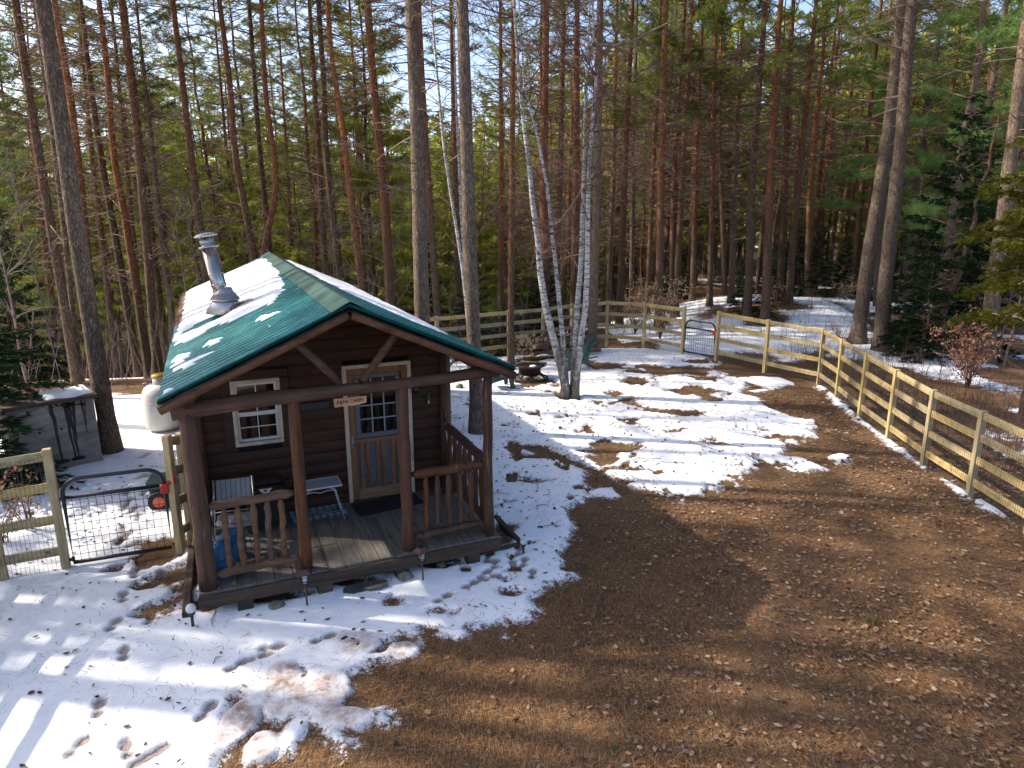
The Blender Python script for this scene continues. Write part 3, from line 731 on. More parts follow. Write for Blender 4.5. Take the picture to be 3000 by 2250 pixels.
def px_axis(poly, Y, ground=True, height=20.0):
    """points (z up) of a stem that stands at distance Y, from its outline's middle in the photograph"""
    P = np.array([atY(u, v, Y) for u, v in poly]); P = P[np.argsort(P[:, 2])]
    if ground:
        if P[0, 2] > 0.02:
            s = (P[1] - P[0]) / (P[1, 2] - P[0, 2]); zb = float(terr(P[0, 0], Y)) - .1
            b = P[0] + s * (zb - P[0, 2]); b[0] = P[0, 0] + np.clip(b[0] - P[0, 0], -1.0, 1.0) * .8
            P = np.vstack([b, P])
        else: P[0, 2] = float(terr(P[0, 0], Y)) - .08
    s = (P[-1] - P[-2]) / (P[-1, 2] - P[-2, 2])
    top = P[-1].copy(); lean = s[0] * .5
    if height > top[2] + 1:
        m1 = top + np.array([lean, 0, 1]) * (height - top[2]) * .5
        P = np.vstack([P, m1, m1 + np.array([lean * .5, 0, 1]) * (height - top[2]) * .5])
    return P
def smooth_axis(P, n):
    z = np.linspace(P[0, 2], P[-1, 2], n); x = np.interp(z, P[:, 2], P[:, 0]); y = np.interp(z, P[:, 2], P[:, 1])
    for _ in range(2):
        x[1:-1] = (x[:-2] + 2 * x[1:-1] + x[2:]) / 4
    return np.stack([x, y, z], 1)
def flare(z): return 1 + .55 * math.exp(-max(z, 0) / .22)
def key_tree(poly, Y, wpx, label, bk='bark', crown=0, cz=11.5, dead=55, L=1.6, dz0=2.2, height=20., group=None, cat='pine tree', name='pine_tree', seed=None, cs=.85, dm='twig', crowns=None):
    seed = seed if seed is not None else int(abs(hash_(label)) % 9973)
    g = np.random.default_rng(seed)
    P = smooth_axis(px_axis(poly, Y, True, height), 30); base = P[0].copy(); base[2] += .08
    d = Y * CP; r_ref = wpx / 2 / F * (d + 1.0)
    rad = lambda z: r_ref * max(.12, 1.12 - .92 * (z / height) ** 1.1)
    root = thing(name, label, cat, base, 0, group)
    Q = P - base
    Q[1:-1, 1] += np.cumsum(g.normal(0, .012, 28))
    rr = [rad(max(q[2], 0)) * flare(q[2]) for q in Q]
    v, f = tube_np(Q, rr, 12, .10, seed)
    link('trunk', np_mesh('trunk', v, f, M[bk], smooth=True), root)
    ax = lambda z: (np.interp(z, Q[:, 2], Q[:, 0]), np.interp(z, Q[:, 2], Q[:, 1]))
    if dead: link('branchwork', dead_branches(g, ax, rad, dz0, cz + 2.5, int(dead * 1.9), L * 1.15).mesh('branchwork', M[dm]), root)
    if crown is not None:
        cr = (crowns or CROWN); cm = cr[crown % len(cr)]; a = ax(cz)
        o = link('crown', cm[0], root); o.location = (a[0], a[1], cz); o.rotation_euler = (0, 0, g.uniform(0, 6.28)); o.scale = (cs, cs, (height + .6 - cz) / 9.0)
        q = link('limbs', cm[1], root); q.location = o.location; q.rotation_euler = o.rotation_euler; q.scale = o.scale
    return root
def hash_(s):
    h = 0
    for ch in s: h = (h * 131 + ord(ch)) & 0x7fffffff
    return h
C1 = lambda *p: [(x / 1.843, y / 1.843) for x, y in p]
C2 = lambda *p: [(650 + x / 1.843, y / 1.843) for x, y in p]
C3 = lambda *p: [(1300 + x / 1.746, y / 1.746) for x, y in p]
C4 = lambda *p: [(2000 + x / 1.659, y / 1.659) for x, y in p]
s1, s3, s4 = 1 / 1.843, 1 / 1.746, 1 / 1.659
KEY = [
 (C1((230, 0), (350, 800), (470, 1659)) + [(325, 1325)], 12.55, 80 * s1, 'massive grey pine trunk standing against the right end of the plywood box', 'barkgrey', 0, 12, 26, .7, 3, 24),
 (C1((90, 0), (200, 800), (345, 1659)), 17.0, 45 * s1, 'reddish leaning pine just left of the massive trunk by the plywood box', 'bark', 1, 11, 70, 2.2, 3, 20),
 (C1((190, 100), (290, 860), (385, 1659)), 23.0, 26 * s1, 'thin backlit pine half hidden behind the left edge of the massive grey trunk', 'barkgrey', 2, 11, 50, 1.6, 3, 19),
 (C1((290, 0), (390, 600), (430, 950), (500, 1659)), 22.0, 44 * s1, 'orange barked pine emerging right of the massive grey trunk', 'barkorange', 3, 12, 50, 1.7, 3, 20),
 (C1((420, 40), (500, 900), (590, 1659)), 29.0, 30 * s1, 'straight slim pine between the orange pine and the darker pine beside it', 'bark', 4, 11, 60, 1.7, 3, 19),
 (C1((455, 100), (540, 800), (690, 1659)), 25.0, 40 * s1, 'dark pine leaning strongly left at the top, left of the kinked orange topped one', 'bark', 0, 12, 60, 1.9, 3, 20),
 (C1((540, 0), (605, 560), (600, 800), (650, 1000), (755, 1659)), 24.0, 40 * s1, 'orange topped pine with a kinked stem and a knot halfway up', 'barkorange', 1, 12, 50, 1.8, 3, 20),
 (C1((620, 150), (690, 900), (760, 1659)), 30.0, 30 * s1, 'narrow pine right behind the kinked orange topped pine', 'bark', 2, 11, 60, 1.7, 3, 19),
 (C1((665, 100), (735, 700), (820, 1659)), 23.5, 45 * s1, 'sturdy brown pine left of the paired thin pines behind the roof corner', 'bark', 3, 12, 55, 1.8, 3, 20),
 (C1((740, 500), (800, 1050), (870, 1659)), 31.0, 33 * s1, 'left one of two thin parallel pines behind the rear roof corner', 'bark', 4, 11, 55, 1.7, 3, 18),
 (C1((800, 600), (850, 1100), (920, 1659)), 30.0, 34 * s1, 'right one of two thin parallel pines behind the rear roof corner', 'barkgrey', 0, 11, 55, 1.7, 3, 18),
 (C1((930, 0), (1020, 760), (1120, 1530)), 24.5, 42 * s1, 'very straight dark pine rising just left of the chimney cap', 'bark', 1, 12, 60, 1.9, 3, 20),
 (C1((1130, 640), (1160, 1000), (1175, 1260)), 34.0, 13 * s1, 'pole thin sapling pine right above the chimney cap', 'twig', None, 10, 30, 1.2, 3, 11),
 (C1((1205, 600), (1245, 1050), (1275, 1450)), 33.0, 28 * s1, 'slim pine between the chimney and the roof ridge end', 'bark', 2, 11, 55, 1.7, 3, 18),
 (C1((1190, 0), (1260, 560), (1268, 880), (1310, 1020), (1382, 1420)), 25.0, 40 * s1, 'crooked pine with a long bend left of the roof ridge end', 'bark', 3, 12, 50, 1.7, 3, 20),
 (C2((150, 0), (205, 800), (265, 1400)), 27.0, 34 * s1, 'straight dark pine crossing behind the s bent orange pine', 'bark', 4, 12, 60, 1.9, 3, 20),
 (C2((215, 0), (240, 600), (285, 820), (315, 1020), (290, 1130), (235, 1240), (225, 1360)), 24.0, 34 * s1, 's bent orange pine curving sharply above the roof ridge end', 'barkorange', 0, 12, 36, 1.6, 4, 20),
 (C2((345, 780), (362, 1100), (378, 1400)), 33.0, 25 * s1, 'thin brown pine rising right of the s bent orange pine', 'bark', 1, 11, 60, 1.8, 3, 18),
 (C2((490, 250), (530, 900), (562, 1450)), 27.0, 36 * s1, 'dark straight pine above the middle of the right roof slope', 'bark', 2, 12, 60, 1.9, 3, 20),
 (C2((530, 130), (560, 560), (548, 640), (580, 1000), (645, 1520)), 25.5, 40 * s1, 'pine with a small sideways jog halfway up, behind the right roof slope', 'bark', 3, 12, 50, 1.8, 3, 20),
 (C2((570, 0), (590, 350), (640, 560), (690, 1000), (755, 1550)), 24.5, 38 * s1, 'orange pine with a knobbly forked elbow high up its stem', 'barkorange', 4, 12, 40, 1.7, 4, 20),
 (C2((690, 60), (740, 1000), (772, 1560)), 30.0, 22 * s1, 'dark orange pole like pine touching the right of the elbowed orange one', 'barkorange', 0, 12, 50, 1.6, 4, 19),
 (C2((735, 700), (780, 1200), (806, 1580)), 32.0, 25 * s1, 'thin grey pine left of the limb bearing pine beside the roof edge', 'barkgrey', 1, 11, 50, 1.6, 3, 18),
 (C2((785, 0), (830, 600), (870, 950), (912, 1640)), 21.5, 50 * s1, 'stout orange brown pine with a live side limb low on its left', 'barkorange', 2, 12, 50, 2.2, 4, 21),
 (C2((1020, 0), (1050, 600), (1082, 1700)), 17.2, 76 * s1, 'broad dark grey pine rising directly behind the right roof edge', 'barkgrey', 3, 13, 40, 2.4, 5, 23),
 (C2((1090, 620), (1160, 1659)), 24.0, 38 * s1, 'brown pine tucked right of the broad dark grey pine', 'bark', 4, 11, 55, 1.7, 3, 19),
 (C2((1250, 600), (1278, 1659)), 29.0, 34 * s1, 'dark pine between the broad grey pine and the pale grey one', 'bark', 0, 11, 55, 1.7, 3, 19),
 (C2((1296, 0), (1345, 1500)) + [(1398, 1205)], 13.75, 68 * s1, 'tall pale grey pine standing on the snow behind the right porch post', 'barkgrey', 1, 13, 30, 1.6, 5, 24),
 (C3((290, 80), (295, 900), (290, 1650)), 30.0, 28 * s3, 'straight orange pine left of the white birch stems', 'barkorange', 2, 12, 50, 1.7, 4, 20),
 (C3((355, 400), (350, 900), (343, 1650)) + [(1497, 1030)], 20.2, 30 * s3, 'orange pine with its foot at the fence beside the stacked firewood', 'barkorange', 3, 12, 40, 1.4, 4, 19),
 (C3((525, 0), (520, 400), (512, 900), (525, 1640)), 26.5, 44 * s3, 'dark orange forked pine showing between the two pairs of birch stems', 'barkorange', 4, 12, 60, 2.0, 4, 21),
 (C3((612, 200), (597, 900), (560, 1640)), 29.0, 34 * s3, 'dark brown pine leaning right behind the left birch stems', 'bark', 0, 12, 60, 1.9, 3, 20),
 (C3((680, 350), (681, 900), (665, 1600)), 27.0, 40 * s3, 'bright orange pine just left of the right hand birch stems', 'barkorange', 1, 12, 40, 1.7, 4, 20),
 (C3((800, 0), (785, 900), (762, 1700)) + [(1735, 1000)], 23.2, 44 * s3, 'grey pine directly behind the right hand birch stems, with a strap round it', 'barkgrey', 2, 12, 45, 2.0, 4, 21),
 (C3((872, 600), (866, 1000), (840, 1560)), 31.0, 26 * s3, 'first slim pine right of the birch clump, leaning slightly', 'bark', 3, 7.6, 60, 1.8, 3, 19),
 (C3((962, 150), (930, 800), (900, 1620)), 29.0, 34 * s3, 'orange brown pine above the short fence left of the far gate', 'barkorange', 4, 7.6, 50, 1.8, 4, 20),
 (C3((972, 700), (958, 1620)), 34.0, 24 * s3, 'thin grey pine right behind the orange brown pine left of the far gate', 'barkgrey', 0, 7.6, 60, 1.8, 3, 18),
 (C3((1075, 780), (1040, 1620)), 32.0, 26 * s3, 'leaning slim orange pine above the fence post left of the far gate', 'barkorange', 1, 7.6, 50, 1.7, 4, 19),
 (C3((1128, 380), (1116, 900), (1100, 1630)), 27.5, 38 * s3, 'strong orange pine above the far gate fence with a bare knotty stem', 'barkorange', 2, 7.6, 50, 1.8, 4, 21),
 (C3((1214, 360), (1180, 850), (1165, 1620)), 31.0, 30 * s3, 'left one of two pines that nearly cross above the far gate', 'barkorange', 3, 7.6, 45, 1.7, 4, 19),
 (C3((1252, 330), (1225, 800), (1186, 1620)), 30.0, 30 * s3, 'right one of two pines that nearly cross above the far gate', 'barkorange', 4, 7.6, 45, 1.7, 4, 19),
 (C3((1296, 760), (1266, 1640)), 33.0, 27 * s3, 'orange topped pine directly above the far gate', 'barkorange', 0, 7.6, 50, 1.7, 4, 18),
 (C4((400, 0), (380, 300), (340, 800), (318, 1440)), 28.5, 36 * s4, 'tall pine with a bushy top left of the orange pines right of the far gate', 'bark', 1, 8.2, 60, 2.0, 3, 21),
 (C4((455, 340), (430, 800), (400, 1545)), 27.5, 37 * s4, 'straight orange pine standing behind the first fence bay right of the far gate', 'barkorange', 2, 8.2, 50, 1.8, 4, 19),
 (C4((517, 420), (500, 900), (467, 1525)), 30.5, 32 * s4, 'second orange pine right of the far gate, with a dark foot', 'barkorange', 3, 8.2, 50, 1.8, 4, 19),
 (C4((605, 440), (560, 900), (510, 1530)), 30.0, 30 * s4, 'third orange pine right of the far gate, leaning right', 'barkorange', 4, 8.2, 45, 1.7, 4, 19),
 (C4((657, 520), (617, 1000), (600, 1505)), 33.0, 28 * s4, 'orange pine at the left edge of the snowy mound', 'barkorange', 0, 8.2, 50, 1.7, 4, 18),
 (C4((692, 620), (655, 1000), (640, 1440)), 37.0, 25 * s4, 'slim dark orange pine behind the snowy mound left side', 'barkorange', 1, 8.2, 50, 1.7, 4, 17),
 (C4((150, 590), (145, 1000), (125, 1560)), 31.0, 25 * s4, 'thin orange pine just right of the far gate post', 'barkorange', 2, 8.2, 50, 1.7, 4, 18),
 (C4((180, 690), (200, 1510)), 35.0, 23 * s4, 'thin dark pine leaning left behind the fence right of the far gate', 'bark', 3, 8.2, 60, 1.8, 3, 17),
 (C4((262, 740), (230, 1540)), 31.0, 28 * s4, 'rough brown pine near the grey far off cottage', 'bark', 4, 8.2, 60, 1.8, 3, 18),
 (C4((892, 670), (860, 1000), (820, 1490)), 34.0, 26 * s4, 'orange pine standing on the crest of the snowy mound', 'barkorange', 0, 8.2, 45, 1.7, 4, 18),
 (C4((942, 680), (893, 1250), (885, 1480)), 38.0, 25 * s4, 'orange pine glimpsed just left of the twin grey pines', 'barkorange', 1, 8.2, 45, 1.7, 4, 18),
 (C4((1070, 0), (990, 700), (905, 1250), (855, 1620)), 24.0, 58 * s4, 'left of the twin leaning grey pines, its foot curving out on the snow', 'barkgrey', None, 13, 40, 2.6, 6, 23),
 (C4((1115, 0), (1050, 800), (985, 1350), (965, 1690)), 22.5, 62 * s4, 'right of the twin leaning grey pines, behind the right fence corner', 'barkgrey', None, 13, 40, 2.2, 6, 23),
 (C4((1660, 200), (1590, 800), (1500, 1500), (1475, 1700)), 21.0, 64 * s4, 'thick grey pine at the right edge behind the copper leaved shrub', 'barkgrey', None, 12, 30, 2.2, 5, 23),
]
for i, k in enumerate(KEY):
    poly, Y, w, lab, bk, cr, cz, dn, L, dz0, hh = k
    key_tree(poly, Y, w, lab, bk, cr, cz, dn, L, dz0, hh, 'pines around the clearing')
# ---------------------------------------------------------------- look-alike pines of the deeper rows, copied from a few built ones
def straight_tree(bk, seed, hgt, r, crown, cz, dead, L, name, label, cat, group, crowns=None, dz0=2.0, cs=1.0):
    g = np.random.default_rng(seed)
    root = thing(name, label, cat, (0, 0, -60), 0, group)
    z = np.linspace(0, hgt, 16); w = np.cumsum(g.normal(0, .06, 16)); w2 = np.cumsum(g.normal(0, .06, 16)); w -= w[0]; w2 -= w2[0]
    rad = lambda q: r * max(.1, 1.1 - .9 * (q / hgt) ** 1.1)
    Q = np.stack([w, w2, z - .1], 1)
    v, f = tube_np(Q, [rad(q[2]) * flare(q[2]) for q in Q], 8, .1, seed)
    link('trunk', np_mesh('trunk', v, f, M[bk], smooth=True), root)
    ax = lambda q: (np.interp(q, z, w), np.interp(q, z, w2))
    if dead: link('branchwork', dead_branches(g, ax, rad, dz0, cz + 2.5, dead, L).mesh('branchwork', M['twig']), root)
    cm = (crowns or CROWN)[crown % len(crowns or CROWN)]; a = ax(cz)
    for q, nm in ((cm[0], 'crown'), (cm[1], 'limbs')):
        o = link(nm, q, root); o.location = (a[0], a[1], cz)
        s = (hgt + .5 - cz) / (9.0 if crowns is None else {id(CROWNW): 11., id(CROWNY): 7., id(CROWNS): 6.}[id(crowns)])
        o.scale = (cs, cs, s)
    return root
LAB_ROW = 'slim bare stemmed pine deep in the wood among many look alike trunks'
GR = 'look alike pines of the back rows'
VAR = [straight_tree(b, 300 + i, h, r, i, cz, 150, 2.0, 'pine_tree', LAB_ROW, 'pine tree', GR) for i, (b, h, r, cz) in enumerate(
    [('bark', 19, .13, 11), ('barkorange', 19, .14, 9), ('bark', 18, .12, 10), ('barkgrey', 19, .14, 11), ('barkorange', 17, .12, 8), ('bark', 18, .14, 9)])]
taken = [tuple(o.location[:2]) for o in bpy.data.objects if o.get('category') == 'pine tree' and o.location.z > -30]
HOUSE = G(2212, 832)[:2]
def far_ok(x, y, dmin):
    return all((x - a) ** 2 + (y - b) ** 2 > dmin * dmin for a, b in taken)
g = np.random.default_rng(21); used = [False] * len(VAR); n_ = 0; tries = 0
while n_ < 150 and tries < 9000:
    tries += 1
    y = 25 + 40 * g.random() ** .9; x = g.uniform(-.80 * y - 2, .80 * y + 2)
    left = x < -2
    if left and y < 27: continue
    if x > 5 and y < 34 + .3 * abs(x - 10) and x < 16: continue
    if x > 10 and y < 29: continue
    if np.hypot(x - 16.5, y - 50) < 5 or (abs(x / y - .335) < .02 and y < 48): continue
    if x > -8 and y < 50 and g.random() < .62: continue
    if x > -4 and y > 44 and g.random() < .4: continue
    if not far_ok(x, y, 1.7 if not left else 1.9): continue
    if left and g.random() < .5: continue
    i = int(g.integers(len(VAR))) if not (x > 0 and g.random() < .5) else int(g.choice([1, 4]))
    s = g.uniform(.85, 1.15); loc = (x, y, float(terr(x, y))); rz = g.uniform(0, 6.28); sc = (s * g.uniform(.85, 1.15),) * 2 + (s * g.uniform(.95, 1.12),)
    tl = (g.normal(0, .018), g.normal(0, .018))
    if not used[i]:
        o = VAR[i]; used[i] = True; o.location = loc; o.rotation_euler = (tl[0], tl[1], rz); o.scale = sc
    else: dup(VAR[i], loc, rz, None, sc, tl)
    taken.append((x, y)); n_ += 1

# ---------------------------------------------------------------- low crowned young and white pines
def place_list(proto, lst, first=True):
    for i, (x, y, s, rz, lab) in enumerate(lst):
        loc = (x, y, float(terr(x, y)) - .05)
        if i == 0 and first:
            proto.location = loc; proto.rotation_euler = (0, 0, rz); proto.scale = (s, s, s); proto['label'] = lab
        else: dup(proto, loc, rz, lab, (s, s, s))
def at_px(u, v, Y):
    p = atY(u, v, Y); return p[0], Y
LY = 'bushy light green young pine in the low wood beyond the cabin'
YP = [straight_tree('bark', 340 + i, 9 + i, .09, i, 1.8, 14, 1.2, 'young_pine', LY, 'young pine', 'young pines beyond the cabin', CROWNY, .5, 1.0) for i in range(3)]
yp = []; g = np.random.default_rng(33)
while len(yp) < 46:
    y = g.uniform(30, 62); x = g.uniform(-.78 * y, -.02 * y)
    if all((x - a[0]) ** 2 + (y - a[1]) ** 2 > 6 for a in yp): yp.append((x, y, g.uniform(.8, 1.5), g.uniform(0, 6), LY))
for k in range(3): place_list(YP[k], yp[k::3])
WP = [straight_tree('barkgrey', 350 + i, 17 + i, .17, i, 3.2, 20, 1.8, 'white_pine', 'x', 'white pine', 'soft needled white pines', CROWNW, 1.5, 1.05) for i in range(2)]
place_list(WP[0], [(*at_px(2810, 500, 26.5), 1.0, 1.0, 'tall soft needled white pine between the twin grey pines and the right edge'),
 (*at_px(2700, 500, 33), 1.1, 2.0, 'white pine behind the big dark spruce'),
 (*at_px(1960, 200, 40), 1.15, 3.0, 'dense green white pine reaching the top of the picture right of the birch'),
 (*at_px(2960, 500, 37), 1.1, .5, 'white pine at the far right behind the thick grey pine'),
 (*at_px(-40, 500, 30), .9, .9, 'light green white pine at the extreme left edge')])
place_list(WP[1], [(*at_px(2610, 500, 30), 1.0, 4.0, 'white pine directly behind the twin leaning grey pines'),
 (*at_px(2890, 400, 31), 1.05, 5.0, 'white pine filling the gap left of the right edge grey pine'),
 (*at_px(2080, 200, 43), 1.15, 2.5, 'high green white pine above the far gate'),
 (*at_px(2440, 250, 42), 1.1, 1.5, 'white pine whose green top shows left of the twin grey pines'),
 (*at_px(1500, 300, 47), 1.0, .3, 'white pine far behind the birch stems')])
# lime green foliage right behind the wood's front rows
# thin poles of the dense plantation behind: stems and dead twigs, crowns left off to let light past
g = np.random.default_rng(77); POLE = [VAR[i] for i in (0, 1, 2, 4)]; np_ = 0
while np_ < 96:
    y = 33.5 + 34 * g.random(); x = g.uniform(-.3 * y, .80 * y)
    if np.hypot(x - 16.5, y - 50) < 3 or (abs(x / y - .335) < .015 and y < 48) or not far_ok(x, y, 1.2): continue
    src = POLE[np_ % 4]; s = g.uniform(.8, 1.05); r = src.copy(); COL.objects.link(r); r.location = (x, y, float(terr(x, y))); r.rotation_euler = (g.normal(0, .03), g.normal(0, .03), g.uniform(0, 6.28)); r.scale = (s * .85, s * .85, s * .8)
    for ch in src.children:
        if ch.name.split('.')[0] in ('trunk', 'branchwork'): c = ch.copy(); COL.objects.link(c); c.parent = r
    r['label'] = 'thin crownless pole pine in the dense rows far behind the fence'; r['group'] = 'thin pole pines of the far rows'; taken.append((x, y)); np_ += 1
LY2 = 'bushy light green young pine filling the dense wood behind the back fence'
yp2 = []
while len(yp2) < 24:
    y = g.uniform(40, 62); x = g.uniform(-.1 * y, .75 * y)
    if not (abs(x / y - .335) < .02 and y < 49) and all((x - a[0]) ** 2 + (y - a[1]) ** 2 > 7 for a in yp2): yp2.append((x, y, g.uniform(.7, 1.2), g.uniform(0, 6), LY2))
for k in range(3): place_list(YP[k], yp2[k::3], False)
for o in bpy.data.objects:
    if o.get('label') == LY2: o['group'] = 'young pines behind the back fence'
# ---------------------------------------------------------------- spruces
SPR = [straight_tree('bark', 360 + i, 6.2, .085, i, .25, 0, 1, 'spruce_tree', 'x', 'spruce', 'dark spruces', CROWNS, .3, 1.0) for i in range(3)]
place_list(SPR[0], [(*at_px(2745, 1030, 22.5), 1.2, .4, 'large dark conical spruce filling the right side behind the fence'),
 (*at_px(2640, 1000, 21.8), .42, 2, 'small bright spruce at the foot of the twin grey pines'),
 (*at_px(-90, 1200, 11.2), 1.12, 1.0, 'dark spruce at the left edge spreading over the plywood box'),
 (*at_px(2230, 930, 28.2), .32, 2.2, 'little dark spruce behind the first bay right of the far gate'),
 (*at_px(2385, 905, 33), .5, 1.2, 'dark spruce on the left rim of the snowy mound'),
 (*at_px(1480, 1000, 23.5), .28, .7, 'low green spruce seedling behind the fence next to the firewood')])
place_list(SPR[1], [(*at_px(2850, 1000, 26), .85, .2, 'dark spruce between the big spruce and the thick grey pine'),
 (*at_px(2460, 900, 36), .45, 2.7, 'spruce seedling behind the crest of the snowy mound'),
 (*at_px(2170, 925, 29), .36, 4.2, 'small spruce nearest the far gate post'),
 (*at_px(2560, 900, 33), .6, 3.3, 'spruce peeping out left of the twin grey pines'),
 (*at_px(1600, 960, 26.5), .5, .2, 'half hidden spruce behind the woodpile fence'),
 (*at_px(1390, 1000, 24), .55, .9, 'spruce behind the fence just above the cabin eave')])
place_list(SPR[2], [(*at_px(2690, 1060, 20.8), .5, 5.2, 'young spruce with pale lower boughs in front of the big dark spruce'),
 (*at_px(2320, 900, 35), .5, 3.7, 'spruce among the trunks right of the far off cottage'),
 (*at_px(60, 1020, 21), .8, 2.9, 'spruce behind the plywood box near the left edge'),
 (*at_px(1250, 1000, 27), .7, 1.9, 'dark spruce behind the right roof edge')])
g = np.random.default_rng(88)
for i in range(30):
    y = g.uniform(26, 46); x = g.uniform(-4, .62 * y)
    if 4 < x < 15 and y < 32 or not far_ok(x, y, .7): continue
    s = g.uniform(.2, .5); o = dup(SPR[i % 3], (x, y, float(terr(x, y)) - .05), g.uniform(0, 6.28), 'small dark spruce seedling growing among the trunks behind the back fence', (s * 1.2, s * 1.2, s)); o['group'] = 'spruce seedlings behind the back fence'
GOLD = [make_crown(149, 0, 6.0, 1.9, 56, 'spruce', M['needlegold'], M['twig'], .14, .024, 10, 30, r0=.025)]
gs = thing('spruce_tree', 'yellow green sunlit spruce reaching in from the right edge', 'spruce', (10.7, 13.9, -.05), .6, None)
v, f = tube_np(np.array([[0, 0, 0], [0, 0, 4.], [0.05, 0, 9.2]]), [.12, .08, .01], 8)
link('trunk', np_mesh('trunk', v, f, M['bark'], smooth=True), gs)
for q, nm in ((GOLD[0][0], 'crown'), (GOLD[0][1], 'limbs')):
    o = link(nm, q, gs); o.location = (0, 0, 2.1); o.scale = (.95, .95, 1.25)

for o in bpy.data.objects:
    if 'spreading over the plywood box' in (o.get('label') or ''): o.scale = (1.08, 1.08, .62)
# ---------------------------------------------------------------- birch clump
def twig_spray(T, g, p, dirv, L, depth=2, r=.016):
    d = np.array(dirv, float); d /= np.linalg.norm(d); n = 5
    pts = [np.array(p, float)]
    for i in range(n):
        d = d + g.normal(0, .12, 3) + np.array([0, 0, .03]); d /= np.linalg.norm(d); pts.append(pts[-1] + d * L / n)
    T.add(np.array(pts), np.linspace(r, r * .25, n + 1), 3 if r < .02 else 5)
    if depth > 0:
        for j in range(int(g.integers(5, 9))):
            q = pts[int(g.integers(1, n + 1))]; e = d + g.normal(0, .6, 3)
            twig_spray(T, g, q, e, L * g.uniform(.3, .6), depth - 1, r * .45)
bb = G(1668, 1166)
bt = thing('birch_tree', 'white barked birch clump of four stems rising from the snow right of the fire ring', 'birch', (bb[0], bb[1], 0))
BY = bb[1]
ST = [([(1658, 1168), (1655, 1130), (1640, 1060), (1618, 980), (1598, 900), (1583, 800), (1575, 700), (1562, 610), (1550, 480), (1530, 330), (1520, 220), (1505, 0)], .125, 0),
      ([(1664, 1150), (1652, 1050), (1648, 980), (1640, 900), (1628, 780), (1618, 690), (1605, 560), (1575, 400), (1535, 250), (1530, 150)], .085, .12),
      ([(1678, 1160), (1682, 1080), (1684, 1000), (1690, 930), (1694, 860), (1702, 780), (1708, 620), (1712, 460), (1714, 300), (1722, 150), (1728, 0)], .10, .1),
      ([(1684, 1162), (1692, 1080), (1704, 980), (1716, 900), (1720, 800), (1722, 650), (1726, 500), (1735, 370), (1748, 220), (1740, 120), (1737, 0)], .105, -.06)]
gb = np.random.default_rng(5)
for k, (pl, r, off) in enumerate(ST):
    P = np.array([atY(u, v, BY + off) for u, v in pl]); P[0, 2] = min(P[0, 2], .02) - .06
    e = P[-1] - P[-2]; e /= np.linalg.norm(e)
    for q in range(4): P = np.vstack([P, P[-1] + (e + np.array([.05, .05, 0]) * gb.normal()) * 1.0])
    z = np.linspace(P[0, 2], P[-1, 2], 34); r *= .84; P = np.stack([np.interp(z, P[:, 2], P[:, i]) for i in range(3)], 1) - bb
    P[:, 1] += np.cumsum(gb.normal(0, .01, 34))
    rr = [r * (1.0 - .5 * min(max(q[2], 0) / 7.5, 1) - .3 * i / 33) * (1 + .35 * math.exp(-max(q[2], 0) / .2)) for i, q in enumerate(P)]
    v, f = tube_np(P, rr, 14, .06, k)
    st = link('stem', np_mesh('stem', v, f, M['birch'], smooth=True), bt)
    T = Tubes()
    for j in range(34):
        i = int(gb.integers(8, 34)); q = P[i]; az = gb.uniform(0, 6.28)
        twig_spray(T, gb, q, (math.cos(az), math.sin(az), gb.uniform(-.1, .9)), gb.uniform(.9, 2.6), 2, .018)
    link('branchwork', T.mesh('branchwork', M['twigred']), bt)
T = Tubes(); q0 = atY(1590, 672, BY) - bb
T.add(np.array([q0, atY(1640, 650, BY - .2) - bb, atY(1670, 610, BY - .3) - bb, atY(1712, 545, BY - .4) - bb, atY(1745, 500, BY - .5) - bb]), [.03, .027, .024, .018, .012], 6)
for t_ in range(8): twig_spray(T, gb, atY(1720 + t_ * 6, 530 - 10 * t_, BY - .4) - bb, (gb.uniform(-.2, 1), gb.uniform(-.5, .5), .6), .9, 1, .008)
link('limb', T.mesh('limb', M['twiggrey']), bt); T = Tubes()
q1 = atY(1738, 130, BY) - bb
T.add(np.array([q1, atY(1800, 135, BY - .3) - bb, atY(1860, 118, BY - .5) - bb, atY(1920, 85, BY - .7) - bb, atY(1985, 55, BY - .8) - bb]), [.045, .038, .03, .022, .012], 6)
for t_ in range(10): twig_spray(T, gb, atY(1800 + t_ * 18, 130 - 7 * t_, BY - .5) - bb, gb.normal(0, 1, 3) + np.array([.6, 0, .4]), 1.1, 1, .009)
link('limb', T.mesh('limb', M['twiggrey']), bt)
def birch_single(poly, Y, w, label, seed):
    g = np.random.default_rng(seed); P = smooth_axis(px_axis(poly, Y, True, 13), 26); base = P[0].copy(); base[2] += .06
    root = thing('birch_tree', label, 'birch', base); Q = P - base; r = w / 2 / F * (Y * CP + 1)
    v, f = tube_np(Q, [r * (1.1 - .8 * i / 25) for i in range(26)], 10, .08, seed); link('trunk', np_mesh('trunk', v, f, M['birch'], smooth=True), root)
    T = Tubes()
    for j in range(26): i = int(g.integers(7, 26)); az = g.uniform(0, 6.28); twig_spray(T, g, Q[i], (math.cos(az), math.sin(az), .5), g.uniform(.8, 2), 1, .012)
    link('branchwork', T.mesh('branchwork', M['twigred']), root)
birch_single(C3((0, 760), (45, 1050), (95, 1350), (125, 1640)), 19.0, 11, 'slim crooked birch left of the tall pale grey pine', 71)
birch_single(C2((1268, 640), (1285, 1000), (1315, 1500)), 24.0, 11, 'white birch half hidden behind the tall pale grey pine', 72)

